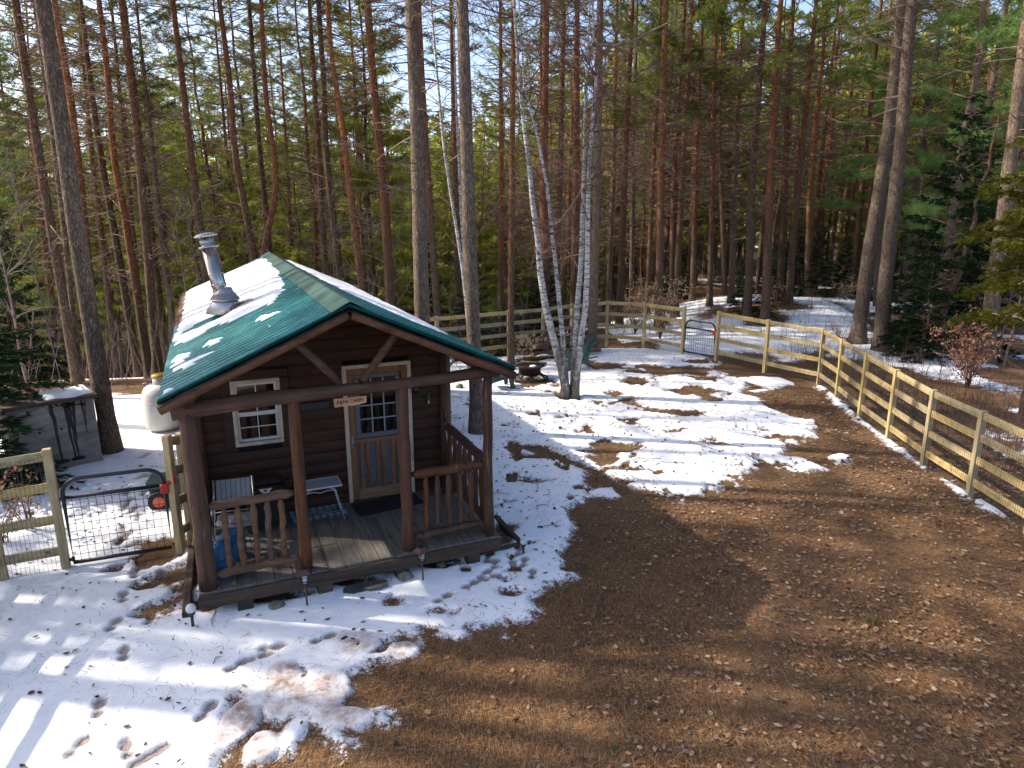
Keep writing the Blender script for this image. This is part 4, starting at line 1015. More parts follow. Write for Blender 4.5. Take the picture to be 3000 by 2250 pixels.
# limbs of the twin pines: long bare grey sprays
# ---------------------------------------------------------------- bare saplings, shrubs
def sapling(name, label, cat, base, h, r, n, seed, m, group=None, lean=(0, 0)):
    g = np.random.default_rng(seed); root = thing(name, label, cat, base, 0, group)
    T = Tubes(); z = np.linspace(-.05, h, 8); x = lean[0] * z + np.cumsum(g.normal(0, .02, 8)) * h * .3; y = lean[1] * z + np.cumsum(g.normal(0, .02, 8)) * h * .3
    P = np.stack([x - x[0], y - y[0], z], 1); T.add(P, np.linspace(r, r * .25, 8), 6)
    link('stem', T.mesh('stem', M[m]), root); T = Tubes()
    for j in range(n):
        i = int(g.integers(2, 8)); az = g.uniform(0, 6.28); twig_spray(T, g, P[i], (math.cos(az), math.sin(az), g.uniform(.2, 1.2)), h * g.uniform(.12, .3), 1, r * .4)
    link('twigs', T.mesh('twigs', M[m]), root); return root
def shrub_copper(label, base, h, w, stems, leaves, seed, group=None):
    g = np.random.default_rng(seed); root = thing('copper_shrub', label, 'shrub', base, 0, group); T = Tubes(); C = []
    for s in range(stems):
        az = g.uniform(0, 6.28); sp = g.uniform(.2, 1) * w; n = 7; t = np.linspace(0, 1, n)
        P = np.stack([math.cos(az) * sp * t ** 1.3 + np.cumsum(g.normal(0, .015, n)), math.sin(az) * sp * t ** 1.3 + np.cumsum(g.normal(0, .015, n)), h * g.uniform(.6, 1) * t - .04], 1)
        T.add(P, np.linspace(.012, .003, n), 4)
        for j in range(7):
            q = P[int(g.integers(2, n))]; e = q + np.array([g.normal(0, .2), g.normal(0, .2), g.normal(.05, .1)]) * max(w, .4); T.add(np.stack([q, (q + e) / 2 + g.normal(0, .02, 3), e]), (.005, .004, .002), 3)
            for u in range(max(1, leaves // (stems * 7))): C.append(q + (e - q) * g.random() + g.normal(0, .035, 3))
    link('stems', T.mesh('stems', M['twigred']), root)
    C = np.array(C); n = len(C); a = g.normal(size=(n, 3)); a[:, 2] -= .5; a /= np.linalg.norm(a, axis=1)[:, None]
    sd = np.cross(a, g.normal(size=(n, 3))); sd /= np.linalg.norm(sd, axis=1)[:, None]; l = (.085 * g.uniform(.6, 1.2, n))[:, None]
    V = np.stack([C, C + a * l * .5 + sd * l * .3, C + a * l, C + a * l * .5 - sd * l * .3], 1)
    link('leaves', np_mesh('leaves', V.reshape(-1, 3), np.arange(4 * n).reshape(-1, 4), M['copper']), root); return root
p = G(2835, 1135); shrub_copper('large copper leaved shrub before the thick grey pine at the right', (p[0], p[1], 0), 1.9, 1.15, 26, 1500, 81)
p = atY(1935, 960, 25.2); shrub_copper('copper leaved bush behind the short fence left of the far gate', (p[0], 25.2, 0), 2.2, 1.2, 24, 1300, 82)
p = atY(1860, 965, 26.2); shrub_copper('rusty leaved bush behind the fence right of the birch clump', (p[0], 26.2, 0), 1.6, 1.0, 16, 700, 83)
p = atY(2270, 905, 30); shrub_copper('copper leaved bush between trunks left of the snowy mound', (p[0], 30, .1), 1.8, 1.1, 16, 800, 84)
p = atY(2470, 900, 32.5); shrub_copper('copper leaved bush on the snowy mound beside the twin grey pines', (p[0], 32.5, .4), 1.3, 1.0, 14, 600, 85)
p = atY(2460, 985, 24); shrub_copper('sparse reddish shrub left of the twin pines foot', (p[0], 24, 0), 1.0, .6, 12, 160, 86)
p = G(85, 1560); shrub_copper('orange leaved beech sprig behind the left fence panel', (p[0], p[1], 0), 1.05, .5, 7, 95, 87)
p = G(15, 1600); shrub_copper('orange leaved beech sprig at the left picture edge by the fence', (p[0], p[1], 0), .75, .4, 6, 90, 88)
p = G(580, 1010); shrub_copper('low green brown bush behind the white gas tank', (-7.2, 17.6, 0), .9, .7, 10, 120, 89)
SAP = [((2975, 1330), 2.1, .014, 9, 'tall thin bare sapling at the right edge behind the fence'), ((2850, 1250), 1.9, .012, 9, 'bare reddish sapling rising in front of the copper shrub'), ((2925, 1300), 1.6, .012, 8, 'bare forked sapling between the copper shrub and the right edge'),
       ((2740, 1180), 1.7, .010, 7, 'thin bare stem left of the copper shrub'), ((2640, 1120), 1.3, .009, 6, 'bare stem behind the fence near the young spruce'), ((2300, 1010), 1.2, .009, 6, 'bare stem behind the fence bay right of the far gate'), ((2360, 1040), 1.4, .009, 6, 'bare stem left of the right fence corner')]
for i, ((u, v), h, r, n, lab) in enumerate(SAP):
    p = G(u, v); sapling('bare_sapling', lab, 'sapling', (p[0], p[1], 0), h, r, n, 400 + i, 'twigred', 'bare saplings behind the right fence')
GSAP = [(45, 17.5, 7.5, 'grey bare young tree behind the plywood box at the left edge'), (130, 21, 6.0, 'bare twiggy young tree above the plywood box'), (25, 22.5, 6.5, 'thin bare young tree furthest left'), (600, 25, 6.5, 'bare twiggy tree behind the chimney'), (1010, 24, 5.5, 'bare twiggy tree behind the right roof slope'), (1150, 22, 6, 'bare twiggy tree left of the broad dark pine'), (560, 22, 5, 'bare twiggy tree left of the chimney foot')]
for i, (u, Y, h, lab) in enumerate(GSAP):
    x = atY(u, 900, Y)[0]; sapling('bare_sapling', lab, 'sapling', (x, Y, float(terr(x, Y))), h, .035, 26, 430 + i, 'twiggrey', 'bare young trees behind the cabin', (-.05, 0))
for i, u in enumerate((2870, 2905)):
    p = G(u + 40, 1075); birch = sapling('bare_sapling', ['pale slim young birch stem right of the thick grey pine', 'second pale slim birch stem nearest the right edge'][i], 'sapling', (p[0] + .3, p[1] + i * .8, 0), 6.5, .04, 10, 450 + i, 'twiggrey', None, (.06, 0))
# underbrush: bare stems nobody could count
g = np.random.default_rng(55); T = Tubes()
def brush(n, fx, fy, hmax):
    for i in range(n):
        x, y = fx(), fy()
        if 8.0 > x > -3 and y < 21: continue
        z = float(terr(x, y)); h = hmax * g.uniform(.35, 1); d = g.normal(0, .22, 2)
        T.add(np.array([[x, y, z - .02], [x + d[0] * h * .5, y + d[1] * h * .5, z + h * .6], [x + d[0] * h * 1.2, y + d[1] * h * 1.2, z + h]]), (.006, .004, .002), 3)
        for k in range(2):
            s = g.uniform(.3, .8); q = np.array([x + d[0] * h * s, y + d[1] * h * s, z + h * s]); T.add(np.stack([q, q + g.normal(0, .16, 3) + np.array([0, 0, .12])]), (.004, .002), 3)
brush(700, lambda: 8.6 + abs(g.normal(0, 2.2)), lambda: g.uniform(9.5, 22), .8)
brush(420, lambda: g.uniform(2, 15), lambda: g.uniform(24.6, 33), .9)
tag(link('underbrush', T.mesh('underbrush', M['twigred'])), 'reddish bare brush stems standing in the litter and snow beyond the fence', 'brush', None, 'stuff')
T = Tubes()
for i in range(1700):
    y = g.uniform(17, 58); x = g.uniform(-.8 * y, .78 * y)
    if x > 1 and y < 33.5 and x < 15: continue
    if x > 7 and y < 26: continue
    if y < np.interp(x, [-6, -3, 2, 5.5, 8], [15, 19.8, 25, 23, 20]): continue
    z = float(terr(x, y)); h = g.uniform(1, 3.4); d = g.normal(0, .25, 2); P = np.array([[x, y, z - .02], [x + d[0] * h * .5, y + d[1] * h * .5, z + h * .5], [x + d[0] * h * 1.1, y + d[1] * h * 1.1, z + h]])
    T.add(P, (.012, .008, .003), 3)
    for k in range(6):
        s = g.uniform(.25, 1); q = np.array([x + d[0] * h * s, y + d[1] * h * s, z + h * s]); e = q + g.normal(0, .3, 3) + np.array([0, 0, .2]); T.add(np.stack([q, (q + e) / 2 + g.normal(0, .05, 3), e]), (.006, .004, .002), 3)
tag(link('thicket', T.mesh('thicket', M['twiggrey'])), 'grey leafless thicket filling the ground between the trunks of the wood', 'thicket', None, 'stuff')
# ---------------------------------------------------------------- far wood that reads as one mass
g = np.random.default_rng(66)
def far_wood(n, r0, r1, name, lab, seed):
    V = []; Fc = []; MI = []; o = 0
    for i in range(n):
        r = g.uniform(r0, r1); a = g.uniform(-.86, .86); x = r * math.sin(a); y = r * math.cos(a); z = float(terr(x, y)); h = g.uniform(15, 20); cb = (g.uniform(.02, .4) if x > -5 else g.uniform(.05, .5)) * h
        rr = g.uniform(.12, .2); q = np.array([[-rr, 0, 0], [rr, 0, 0], [rr * .3, 0, h], [-rr * .3, 0, h], [0, -rr, 0], [0, rr, 0], [0, rr * .3, h], [0, -rr * .3, h]]) + [x, y, z]
        V.append(q); Fc.append(np.array([[0, 1, 2, 3], [4, 5, 6, 7]]) + o); MI += [1, 1]; o += 8
        m = 190; t = g.random(m); R_ = (1 - t) ** .6 * g.uniform(1.7, 2.6) * np.sqrt(g.random(m)) + .1; az = g.uniform(0, 6.28, m)
        c = np.stack([R_ * np.cos(az), R_ * np.sin(az), cb + (h - cb) * t], 1) + [x, y, z]
        u = g.normal(size=(m, 3)) * np.array([1, 1, .6]); u /= np.linalg.norm(u, axis=1)[:, None]; w = np.cross(u, g.normal(size=(m, 3))); w /= np.linalg.norm(w, axis=1)[:, None]
        s = g.uniform(.35, .75, m)[:, None]
        q = np.stack([c - u * s, c + w * s * .35, c + u * s, c - w * s * .35], 1).reshape(-1, 3); V.append(q); Fc.append(np.arange(4 * m).reshape(-1, 4) + o); MI += [0] * m; o += 4 * m
    tag(link(name, np_mesh(name, np.concatenate(V), np.concatenate(Fc), [M['needlelime'], M['bark']], MI)), lab, 'far wood', None, 'stuff')
def deep_wood(n, lab):
    V = []; Fc = []; MI = []; o = 0; k = 0
    while k < n:
        y = g.uniform(44, 72); x = g.uniform(-.12 * y, .8 * y)
        if abs(x / y - .335) < .018 and y < 50 or np.hypot(x - 16.5, y - 51) < 3.5: continue
        k += 1; z = float(terr(x, y)); h = g.uniform(13, 18); r = g.uniform(.08, .15); a = np.arange(5) * 1.2566; ln = g.normal(0, .4, 2)
        q = np.concatenate([np.stack([x + r * s_ * np.cos(a) + ln[0] * t_, y + r * s_ * np.sin(a) + ln[1] * t_, np.full(5, z + h * t_)], 1) for t_, s_ in ((-.01, 1.2), (.5, .8), (1, .2))])
        V.append(q); Fc.append(np.array([[c * 5 + i, c * 5 + (i + 1) % 5, c * 5 + 5 + (i + 1) % 5, c * 5 + 5 + i] for c in (0, 1) for i in range(5)]) + o); MI += [1 + k % 2] * 10; o += 15
        m = 330; t = g.random(m) ** .8; cb = g.uniform(.08, .45) * h; R_ = ((1 - t) ** .6 * 2.0 + .15) * np.sqrt(g.random(m)); az = g.uniform(0, 6.28, m)
        c = np.stack([R_ * np.cos(az), R_ * np.sin(az), cb + (h - cb) * t], 1) + [x, y, z]; u = g.normal(size=(m, 3)) * [1, 1, .6]; u /= np.linalg.norm(u, axis=1)[:, None]; w = np.cross(u, g.normal(size=(m, 3))); w /= np.linalg.norm(w, axis=1)[:, None]; s = g.uniform(.16, .36, m)[:, None]
        V.append(np.stack([c - u * s, c + w * s * .3, c + u * s, c - w * s * .3], 1).reshape(-1, 3)); Fc.append(np.arange(4 * m).reshape(-1, 4) + o); MI += [0] * m; o += 4 * m
    tag(link('deep_wood', np_mesh('deep_wood', np.concatenate(V), np.concatenate(Fc), [M['needlelime'], M['bark'], M['barkorange']], MI)), lab, 'deep wood', None, 'stuff')
deep_wood(190, 'dense wood of thin trunks and green boughs closing the gaps behind the back fence')
far_wood(400, 58, 120, 'distant_forest', 'far pine wood closing the view behind the trunks', 66)
# ---------------------------------------------------------------- pines outside the picture that shade the clearing
SHADE = [straight_tree('bark', 500 + i, 20, .16, i, 11.5, 25, 1.5, 'pine_tree', 'tall pine standing outside the left picture edge, shading the clearing', 'pine tree', 'shade pines beyond the left edge', None, 5, .74) for i in range(3)]
KX, KY = 1.235 * .988, 1.235 * .151
tg = [(1.6, 5.3, 14), (4.6, 4.4, 14), (7.6, 5.0, 14), (3.2, 6.2, 14), (6.6, 5.9, 14), (.9, 8.8, 14), (2.5, 9.6, 14), (5.6, 12.0, 15), (6.2, 4.2, 16.5), (.5, 6.0, 14.5), (8.6, 9.4, 18), (-6.4, 7.75, 9.5), (-7.8, 7.4, 9.5), (-6.4, 8.35, 9.5), (-6.9, 7.95, 10.2)]
g = np.random.default_rng(91); nn = [0, 0, 0]
for i, (tx, ty, h) in enumerate(tg):
    x, y = tx - KX * h, ty + KY * h
    k = i % 3; s = h / 14 * g.uniform(.95, 1.05); loc = (x, y, float(terr(x, y)) + (5 if tx < -5 else 0) * 0)
    if nn[k] == 0: SHADE[k].location = loc; SHADE[k].rotation_euler = (0, 0, g.uniform(0, 6.28)); SHADE[k].scale = (s, s, s)
    else: dup(SHADE[k], loc, g.uniform(0, 6.28), None, (s, s, s))
    nn[k] += 1
# ---------------------------------------------------------------- cabin
cabin = thing('log_cabin', 'small dark log cabin with a snow dusted green metal roof and a railed front porch', 'cabin', (CX, CY, 0), CYAW)
W2, ZD, ZT, OH, WE, ZE, ZR, LB, PD = 1.718, .336, 2.472, .324, 1.978, 2.62, 3.499, 9.987, 1.811
BWALL = 9.55
WS = W2 + .03          # wall half width
SL = (ZR - ZE) / WE    # roof fall per metre
def roofz(a): return ZR - abs(a) * SL
UND = .17              # thickness of rafters and deck under the metal
# siding courses as rounded half logs
def course(mb, p0, p1, z0, z1, nrm, mi=0):
    p0 = np.array(p0); p1 = np.array(p1); n = 6; prof = []
    for i in range(n + 1):
        t = i / n; prof.append((.018 * math.sin(math.pi * t) ** .7 if 0 < t < 1 else 0.0, z0 + (z1 - z0) * t))
    vs = []; fs = []
    for p in (p0, p1):
        for o, z in prof: vs.append((p[0] + nrm[0] * o, p[1] + nrm[1] * o, z))
    for i in range(n): fs.append((i, i + 1, n + 2 + i, n + 1 + i))
    fs.append(tuple(range(n + 1))); fs.append(tuple(range(2 * n + 1, n, -1)))
    mb.add(vs, fs, mi, False)
DL, DR, DT = .212, 1.201, 2.397
WL, WR, WT, WB = -1.262, -.63, 2.315, 1.394
mb = MB(); CH = .165; nz = int((ZR - .30) / CH) + 1
for i in range(nz):
    z0 = ZD - .02 + i * CH; z1 = z0 + CH - .004
    lim = min(WS, (ZR - UND - .02 - z1) / SL + .1)
    if lim < .1: break
    cuts = [(-lim, lim)]
    for (l, r, b_, t_) in ((DL + .02, DR - .02, ZD, DT - .02), (WL + .03, WR - .03, WB + .03, WT - .03)):
        if z1 > b_ and z0 < t_:
            new = []
            for (p, q) in cuts:
                if l > p and r < q: new += [(p, l), (r, q)]
                else: new.append((p, q))
            cuts = new
    for (p, q) in cuts: course(mb, (p, PD), (q, PD), z0, z1, (0, -1))
mb.build('front_wall', M['siding'], cabin)
for sgn, nm in ((-1, 'side_wall'), (1, 'side_wall')):
    mb = MB()
    for i in range(nz):
        z0 = ZD - .02 + i * CH - .3 * (i == 0); z1 = ZD - .02 + (i + 1) * CH - .004
        if z1 > ZE + .02: break
        course(mb, (sgn * WS, PD + .01), (sgn * WS, BWALL), z0, z1, (sgn, 0))
    mb.build(nm, M['siding'], cabin)
mb = MB()
for i in range(nz):
    z0 = ZD - .02 + i * CH; z1 = z0 + CH - .004; lim = min(WS, (ZR - UND - .02 - z1) / SL + .1)
    if lim < .1: break
    course(mb, (-lim, BWALL), (lim, BWALL), z0, z1, (0, 1))
mb.build('rear_wall', M['siding'], cabin)
mb = MB(); mb.prism([(-WS + .06, .3), (WS - .06, .3), (WS - .06, ZE - .12), (0, ZR - .3), (-WS + .06, ZE - .12)], PD + .12, BWALL - .05, 'y'); mb.build('light_block', M['black'], cabin)  # unseen black box added inside the walls to block light
mb = MB()
for a in (-WS, WS):
    mb = MB(); mb.box((a, PD, 1.35), (.12, .14, 2.1), None, 0, .02); mb.tube([(a * .985, PD - .05, ZD), (a * .985, PD - .05, 1.4), (a * .985, PD - .05, 2.45)], (.085, .08, .083), 12, wob=.08, seed=3)
    mb.build('corner_log', M['post'], cabin)
# window
mb = MB()
t = .05
for (p, q, r, s) in ((WL, WR, WT - t, WT), (WL, WR, WB, WB + t), (WL, WL + t, WB + t, WT - t), (WR - t, WR, WB + t, WT - t)):
    mb.box(((p + q) / 2, PD - .03, (r + s) / 2), (q - p, .06, s - r), None, 0, .006)
win = mb.build('window', M['cream'], cabin)
mb = MB()
for (p, q, r, s) in ((WL - .12, WR + .12, WT, WT + .13), (WL - .12, WL, WB, WT), (WR, WR + .12, WB, WT)):
    mb.box(((p + q) / 2, PD - .042, (r + s) / 2), (q - p - .004, .03, s - r - .004), None, 0, .01)
mb.build('window_surround', M['siding'], win)
def sash(l, r, b_, t_, y, fr, barx, barz, m, par, w=.018):
    mb = MB()
    for (p, q, u, v) in ((l, r, t_ - fr, t_), (l, r, b_, b_ + fr), (l, l + fr, b_ + fr, t_ - fr), (r - fr, r, b_ + fr, t_ - fr)):
        mb.box(((p + q) / 2, y, (u + v) / 2), (q - p, .035, v - u), None, 0, .004)
    for x in barx: mb.box((x, y + .002, (b_ + t_) / 2), (w, .022, t_ - b_ - 2 * fr))
    for z in barz: mb.box(((l + r) / 2, y + .003, z), (r - l - 2 * fr, .018, w))
    o = mb.build('sash', m, par)
    mb = MB(); mb.box(((l + r) / 2, y + .016, (b_ + t_) / 2), (r - l - .01, .006, t_ - b_ - .01)); mb.build('pane', M['glass'], par)
    return o
zm = WB + t + (WT - WB - 2 * t) * .5; xm = (WL + WR) / 2
sash(WL + t, WR - t, zm - .02, WT - t, PD - .015, .03, [xm], [(zm + WT - t) / 2], M['vinyl'], win, .012)
sash(WL + t, WR - t, WB + t, zm - .022, PD + .02, .034, [xm], [(zm + WB + t) / 2 - .01], M['vinyl'], win, .012)
# door
mb = MB(); t = .055
for (p, q, r, s) in ((DL, DR, DT - t, DT), (DL, DL + t, ZD, DT - t), (DR - t, DR, ZD, DT - t)):
    mb.box(((p + q) / 2, PD - .032, (r + s) / 2), (q - p, .064, s - r), None, 0, .006)
door = mb.build('door', M['cream'], cabin)
dl, dr, dt_ = DL + t, DR - t, DT - t
mb = MB(); e = .095
for (p, q, r, s) in ((dl, dr, dt_ - e, dt_), (dl, dl + e, ZD + .02, dt_ - e), (dr - e, dr, ZD + .02, dt_ - e)):
    mb.box(((p + q) / 2, PD - .02, (r + s) / 2), (q - p, .05, s - r), None, 0, .005)
zr_ = ZD + .92
mb.box(((dl + dr) / 2, PD - .019, zr_), (dr - dl - 2 * e, .05, .06), None, 0, .005)
mb.build('storm_frame', M['doorwood'], door)
mb = MB(); mb.box(((dl + dr) / 2, PD - .018, ZD + .10), (dr - dl - 2 * e, .055, .17), None, 0, .005); mb.build('kick_board', M['doorpale'], door)
mb = MB(); mb.box(((dl + dr) / 2, PD + .012, (ZD + zr_) / 2 + .05), (dr - dl - 2 * e, .012, zr_ - ZD - .1)); mb.build('storm_panel', M['screen'], door)
mb = MB(); l0, r0_ = dl + e, dr - e; zz0, zz1 = ZD + .185, zr_ - .03; pw = (r0_ - l0) / 3.0
for k in range(3):
    c = l0 + pw * (k + .5) + .005; hw = pw * .30
    for sg in (-1, 1):
        H_ = zz1 - zz0
        tree = [(0.006, 1.0), (.006, .80), (.022, .62), (.012, .60), (.034, .46), (.018, .44), (.046, .28), (.012, .27), (.012, .18), (.030, .17), (.020, 0)]
        poly = [(c + sg * hw, zz0), (c + sg * hw, zz1)] + [(c + sg * o, zz0 + H_ * zt) for o, zt in tree]
        if sg < 0: poly = poly[::-1]
        mb.prism(poly, PD - .03, PD - .002, 'y')
mb.build('tree_cut_slats', M['doorwood'], door)
wl, wr, wb, wt = l0 + .004, r0_ - .004, zr_ + .032, dt_ - e - .004
mb = MB(); fr = .075
for (p, q, u, v) in ((wl, wr, wt - .06, wt), (wl, wr, wb, wb + fr), (wl, wl + fr, wb + fr, wt - .06), (wr - fr, wr, wb + fr, wt - .06)):
    mb.box(((p + q) / 2, PD - .008, (u + v) / 2), (q - p, .03, v - u), None, 0, .008)
mb.build('storm_window', M['screen'], door)
mb = MB(); gl, gr, gb_, gt = wl + fr, wr - fr, wb + fr, wt - .06
for k in (1, 2): mb.box((gl + (gr - gl) * k / 3, PD + .006, (gb_ + gt) / 2), (.018, .016, gt - gb_))
for k in (1, 2, 3): mb.box(((gl + gr) / 2, PD + .0075, gb_ + (gt - gb_) * k / 4), (gr - gl, .012, .018))
mb.build('glazing_bars', M['bluebar'], door)
mb = MB(); mb.box(((gl + gr) / 2, PD + .018, (gb_ + gt) / 2), (gr - gl + .02, .006, gt - gb_ + .02)); mb.build('pane', M['glass'], door)
mb = MB(); mb.tube([(dl + .04, PD - .085, zr_ - .05), (dl + .04, PD - .09, zr_), (dl + .04, PD - .085, zr_ + .05)], .008, 8)
for dz in (-.05, .05): mb.tube([(dl + .04, PD - .04, zr_ + dz), (dl + .04, PD - .085, zr_ + dz)], .007, 6)
mb.box((dl + .04, PD - .047, zr_), (.03, .006, .16), None, 0, .002); mb.build('handle', M['galv'], door)
# porch deck
mb = MB(); bw = .205; a = -W2 - .10; i = 0; gd = np.random.default_rng(4)
while a < W2 + .10 - .02:
    e_ = min(a + bw, W2 + .10); mb.box(((a + e_) / 2, (PD - .11) / 2 - .0, ZD - .02 + gd.uniform(-.002, .002)), (e_ - a - .007, PD + .11 - gd.uniform(0, .012), .038), None, 0, .004); a += bw
deck = mb.build('deck', M['deck'], cabin)
mb = MB(); mb.box((0, -.125, ZD - .105), (2 * W2 + .22, .05, .15), None, 0, .006)
for a in (-W2 - .08, W2 + .08): mb.box((a, PD / 2 - .05, ZD - .11), (.05, PD - .05, .13), None, 0, .005)
mb.build('deck_skirt', M['deckdark'], cabin)
for a in (-1.35, -.45, .5, 1.45):
    mb = MB(); mb.box((a, -.06, .07), (.17, .2, .2), None, 0, .01); mb.build('deck_block', M['deckdark'], cabin)
# posts, beam, braces
PA = [-W2, -.633, .62, W2]
for i, a in enumerate(PA):
    r = (.098, .07, .072, .066)[i]
    mb = MB(); gp = np.random.default_rng(i); n = 9; zs = np.linspace(ZD, ZT + .02, n)
    mb.tube([(a + gp.normal(0, .006), gp.normal(0, .004), z) for z in zs], [r * (1.06 - .16 * k / (n - 1)) * gp.uniform(.97, 1.04) for k in range(n)], 14, wob=.05, seed=i)
    mb.build('porch_post', M['post'], cabin)
mb = MB(); gp = np.random.default_rng(9); xs = np.linspace(-W2 - .16, W2 + .14, 13)
mb.tube([(x, .0 + gp.normal(0, .006), ZT + .062 - .105 * (1 - i / 12) ** 1.5 + .018 * math.sin(i * .6) + gp.normal(0, .005)) for i, x in enumerate(xs)], [.078 + .012 * math.sin(i * .45 + 1) for i in range(13)], 14, wob=.07, seed=2)
mb.build('porch_beam', M['beam'], cabin)
for (u0, v0, u1, v1) in ((852, 990, 995, 1120), (1170, 962, 1063, 1114)):
    p = onB(u0, v0, -.10); q = onB(u1, v1, -.02); mb = MB()
    mb.tube([(p[0], -.12, p[2]), ((p[0] + q[0]) / 2, -.08, (p[2] + q[2]) / 2 + .01), (q[0], -.03, q[2])], (.042, .047, .044), 10, wob=.06, seed=4); mb.build('brace', M['beam'], cabin)
for a in (-W2, W2):
    mb = MB(); mb.tube([(a, -.05, ZE - .05), (a, PD, ZE - .05), (a, PD + .5, ZE - .05)], .08, 10, wob=.06); mb.build('wall_plate', M['beam'], cabin)
# railings
def spindle(p0, p1, r, seed):
    mb = MB(); g_ = np.random.default_rng(seed); n = 9; p0 = np.array(p0); p1 = np.array(p1)
    mb.tube([p0 + (p1 - p0) * k / (n - 1) + np.array([g_.normal(0, .005), 0, 0]) for k in range(n)], [r * .55] + [r * g_.uniform(.88, 1.12) for _ in range(n - 2)] + [r * .5], 10, wob=.10, seed=seed)
    return mb.build('baluster', M['rail'], cabin)
def log_rail(p0, p1, r, seed, m='rail', name='rail'):
    mb = MB(); g_ = np.random.default_rng(seed); n = 11; p0 = np.array(p0); p1 = np.array(p1); d = (p1 - p0) / np.linalg.norm(p1 - p0)
    ps = [p0] + [p0 + d * .09 + (p1 - p0 - d * .18) * k / (n - 3) + np.array([0, 0, g_.normal(0, .005)]) for k in range(n - 2)] + [p1]
    mb.tube(ps, [r * .5] + [r * g_.uniform(.92, 1.08) for _ in range(n - 2)] + [r * .5], 12, wob=.08, seed=seed)
    return mb.build(name, M[m], cabin)
def px_rail(tl, tr, bl, br, tops, bots, r, m, sd):
    p, q = onB(*tl, 0), onB(*tr, 0); log_rail(p, q, r, sd, m, 'top_rail')
    p2, q2 = onB(*bl, 0), onB(*br, 0); log_rail(p2, q2, r * .92, sd + 1, m if m != 'rail' else 'rail', 'bottom_rail')
    for k, (t_, b_) in enumerate(zip(tops, bots)):
        x0 = onB(*t_, 0); x1 = onB(*b_, 0); o = spindle((x0[0], -.01, x0[2] + .03), (x1[0], -.03, x1[2]), .036, sd + 10 + k); o.data.materials[0] = M['rail' if m == 'rail' else 'post']
q3 = lambda x, y: (500 + x / 2.552, 1200 + y / 2.552)
q4 = lambda x, y: (900 + x / 3.016, 1300 + y / 3.016)
q2_ = lambda x, y: (900 + x / 3.016, 900 + y / 3.016)
px_rail(q3(268, 728), q3(925, 620), q3(332, 1232), q3(968, 1102), [q3(395, 742), q3(500, 727), q3(615, 707), q3(722, 692), q3(822, 680)], [q3(442, 1172), q3(545, 1157), q3(652, 1132), q3(748, 1112), q3(852, 1092)], .052, 'rail', 40)
px_rail(q2_(922, 1478), q2_(1565, 1388), q4(935, 825), q4(1545, 688), [q4(1045, 300), q4(1145, 285), q4(1245, 275), q4(1345, 260), q4(1440, 245)], [q4(1050, 755), q4(1150, 738), q4(1252, 722), q4(1350, 705), q4(1448, 690)], .06, 'post', 60)
zt_ = onB(*q2_(1240, 1430), 0)[2]; zb_ = onB(*q4(1240, 755), 0)[2]
for sgn in (1, -1):
    log_rail(np.array([sgn * W2, .05, zt_]), np.array([sgn * W2, PD - .05, zt_ + .01]), .062, 80 + sgn, 'post', 'top_rail')
    log_rail(np.array([sgn * W2, .05, zb_]), np.array([sgn * W2, PD - .05, zb_]), .055, 85 + sgn, 'post', 'bottom_rail')
    for k in range(7):
        b_ = .25 + k * (PD - .4) / 6.4; o = spindle((sgn * W2, b_, zt_ - .03), (sgn * W2, b_, zb_), .036, 90 + k); o.data.materials[0] = M['post']
# roof
PITCHW = .16; cosr = math.cos(math.atan(SL))
def roof_side(sgn, lift, amp, b0, b1, a0=.0, a1=WE, na=8, per=8):
    nb = int((b1 - b0) / PITCHW * per); bb_ = np.linspace(b0, b1, nb + 1); aa = np.linspace(a0, a1, na + 1)
    A, B = np.meshgrid(aa, bb_); Z = ZR - A * SL + lift + amp * np.cos(B * 2 * math.pi / PITCHW)
    V = np.stack([sgn * A, B, Z], -1).reshape(-1, 3); n = na + 1
    i = (np.arange(nb)[:, None] * n + np.arange(na)[None, :]).ravel(); return V, np.stack([i, i + 1, i + 1 + n, i + n], 1)
roof = None
for sgn in (-1, 1):
    v, f = roof_side(sgn, 0, .034, -OH, LB); v2, f2 = roof_side(sgn, -.042, 0, -OH, LB, per=1)
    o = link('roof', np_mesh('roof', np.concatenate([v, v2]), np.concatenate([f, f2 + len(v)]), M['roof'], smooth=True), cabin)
    roof = roof or o
mb = MB()   # boards under the metal
for sgn in (-1, 1):
    pl = [(0, ZR - .05), (sgn * (WE - .05), ZR - (WE - .05) * SL - .05), (sgn * (WE - .05), ZR - (WE - .05) * SL - .068), (0, ZR - .068)]
    mb.prism(pl, -OH + .06, LB - .05, 'y')
mb.build('roof_boards', M['deckdark'], cabin)
for sgn in (-1, 1):
    for b_ in (-OH + .05, LB - .06):
        mb = MB(); g_ = np.random.default_rng(7); n = 9
        mb.tube([(sgn * (.02 + (WE - .03) * k / (n - 1)), b_, ZR - (.02 + (WE - .03) * k / (n - 1)) * SL - .088 + g_.normal(0, .004)) for k in range(n)], [.05 * g_.uniform(.92, 1.08) for k in range(n)], 10, wob=.08, seed=6)
        mb.build('rafter', M['fascia'], cabin)
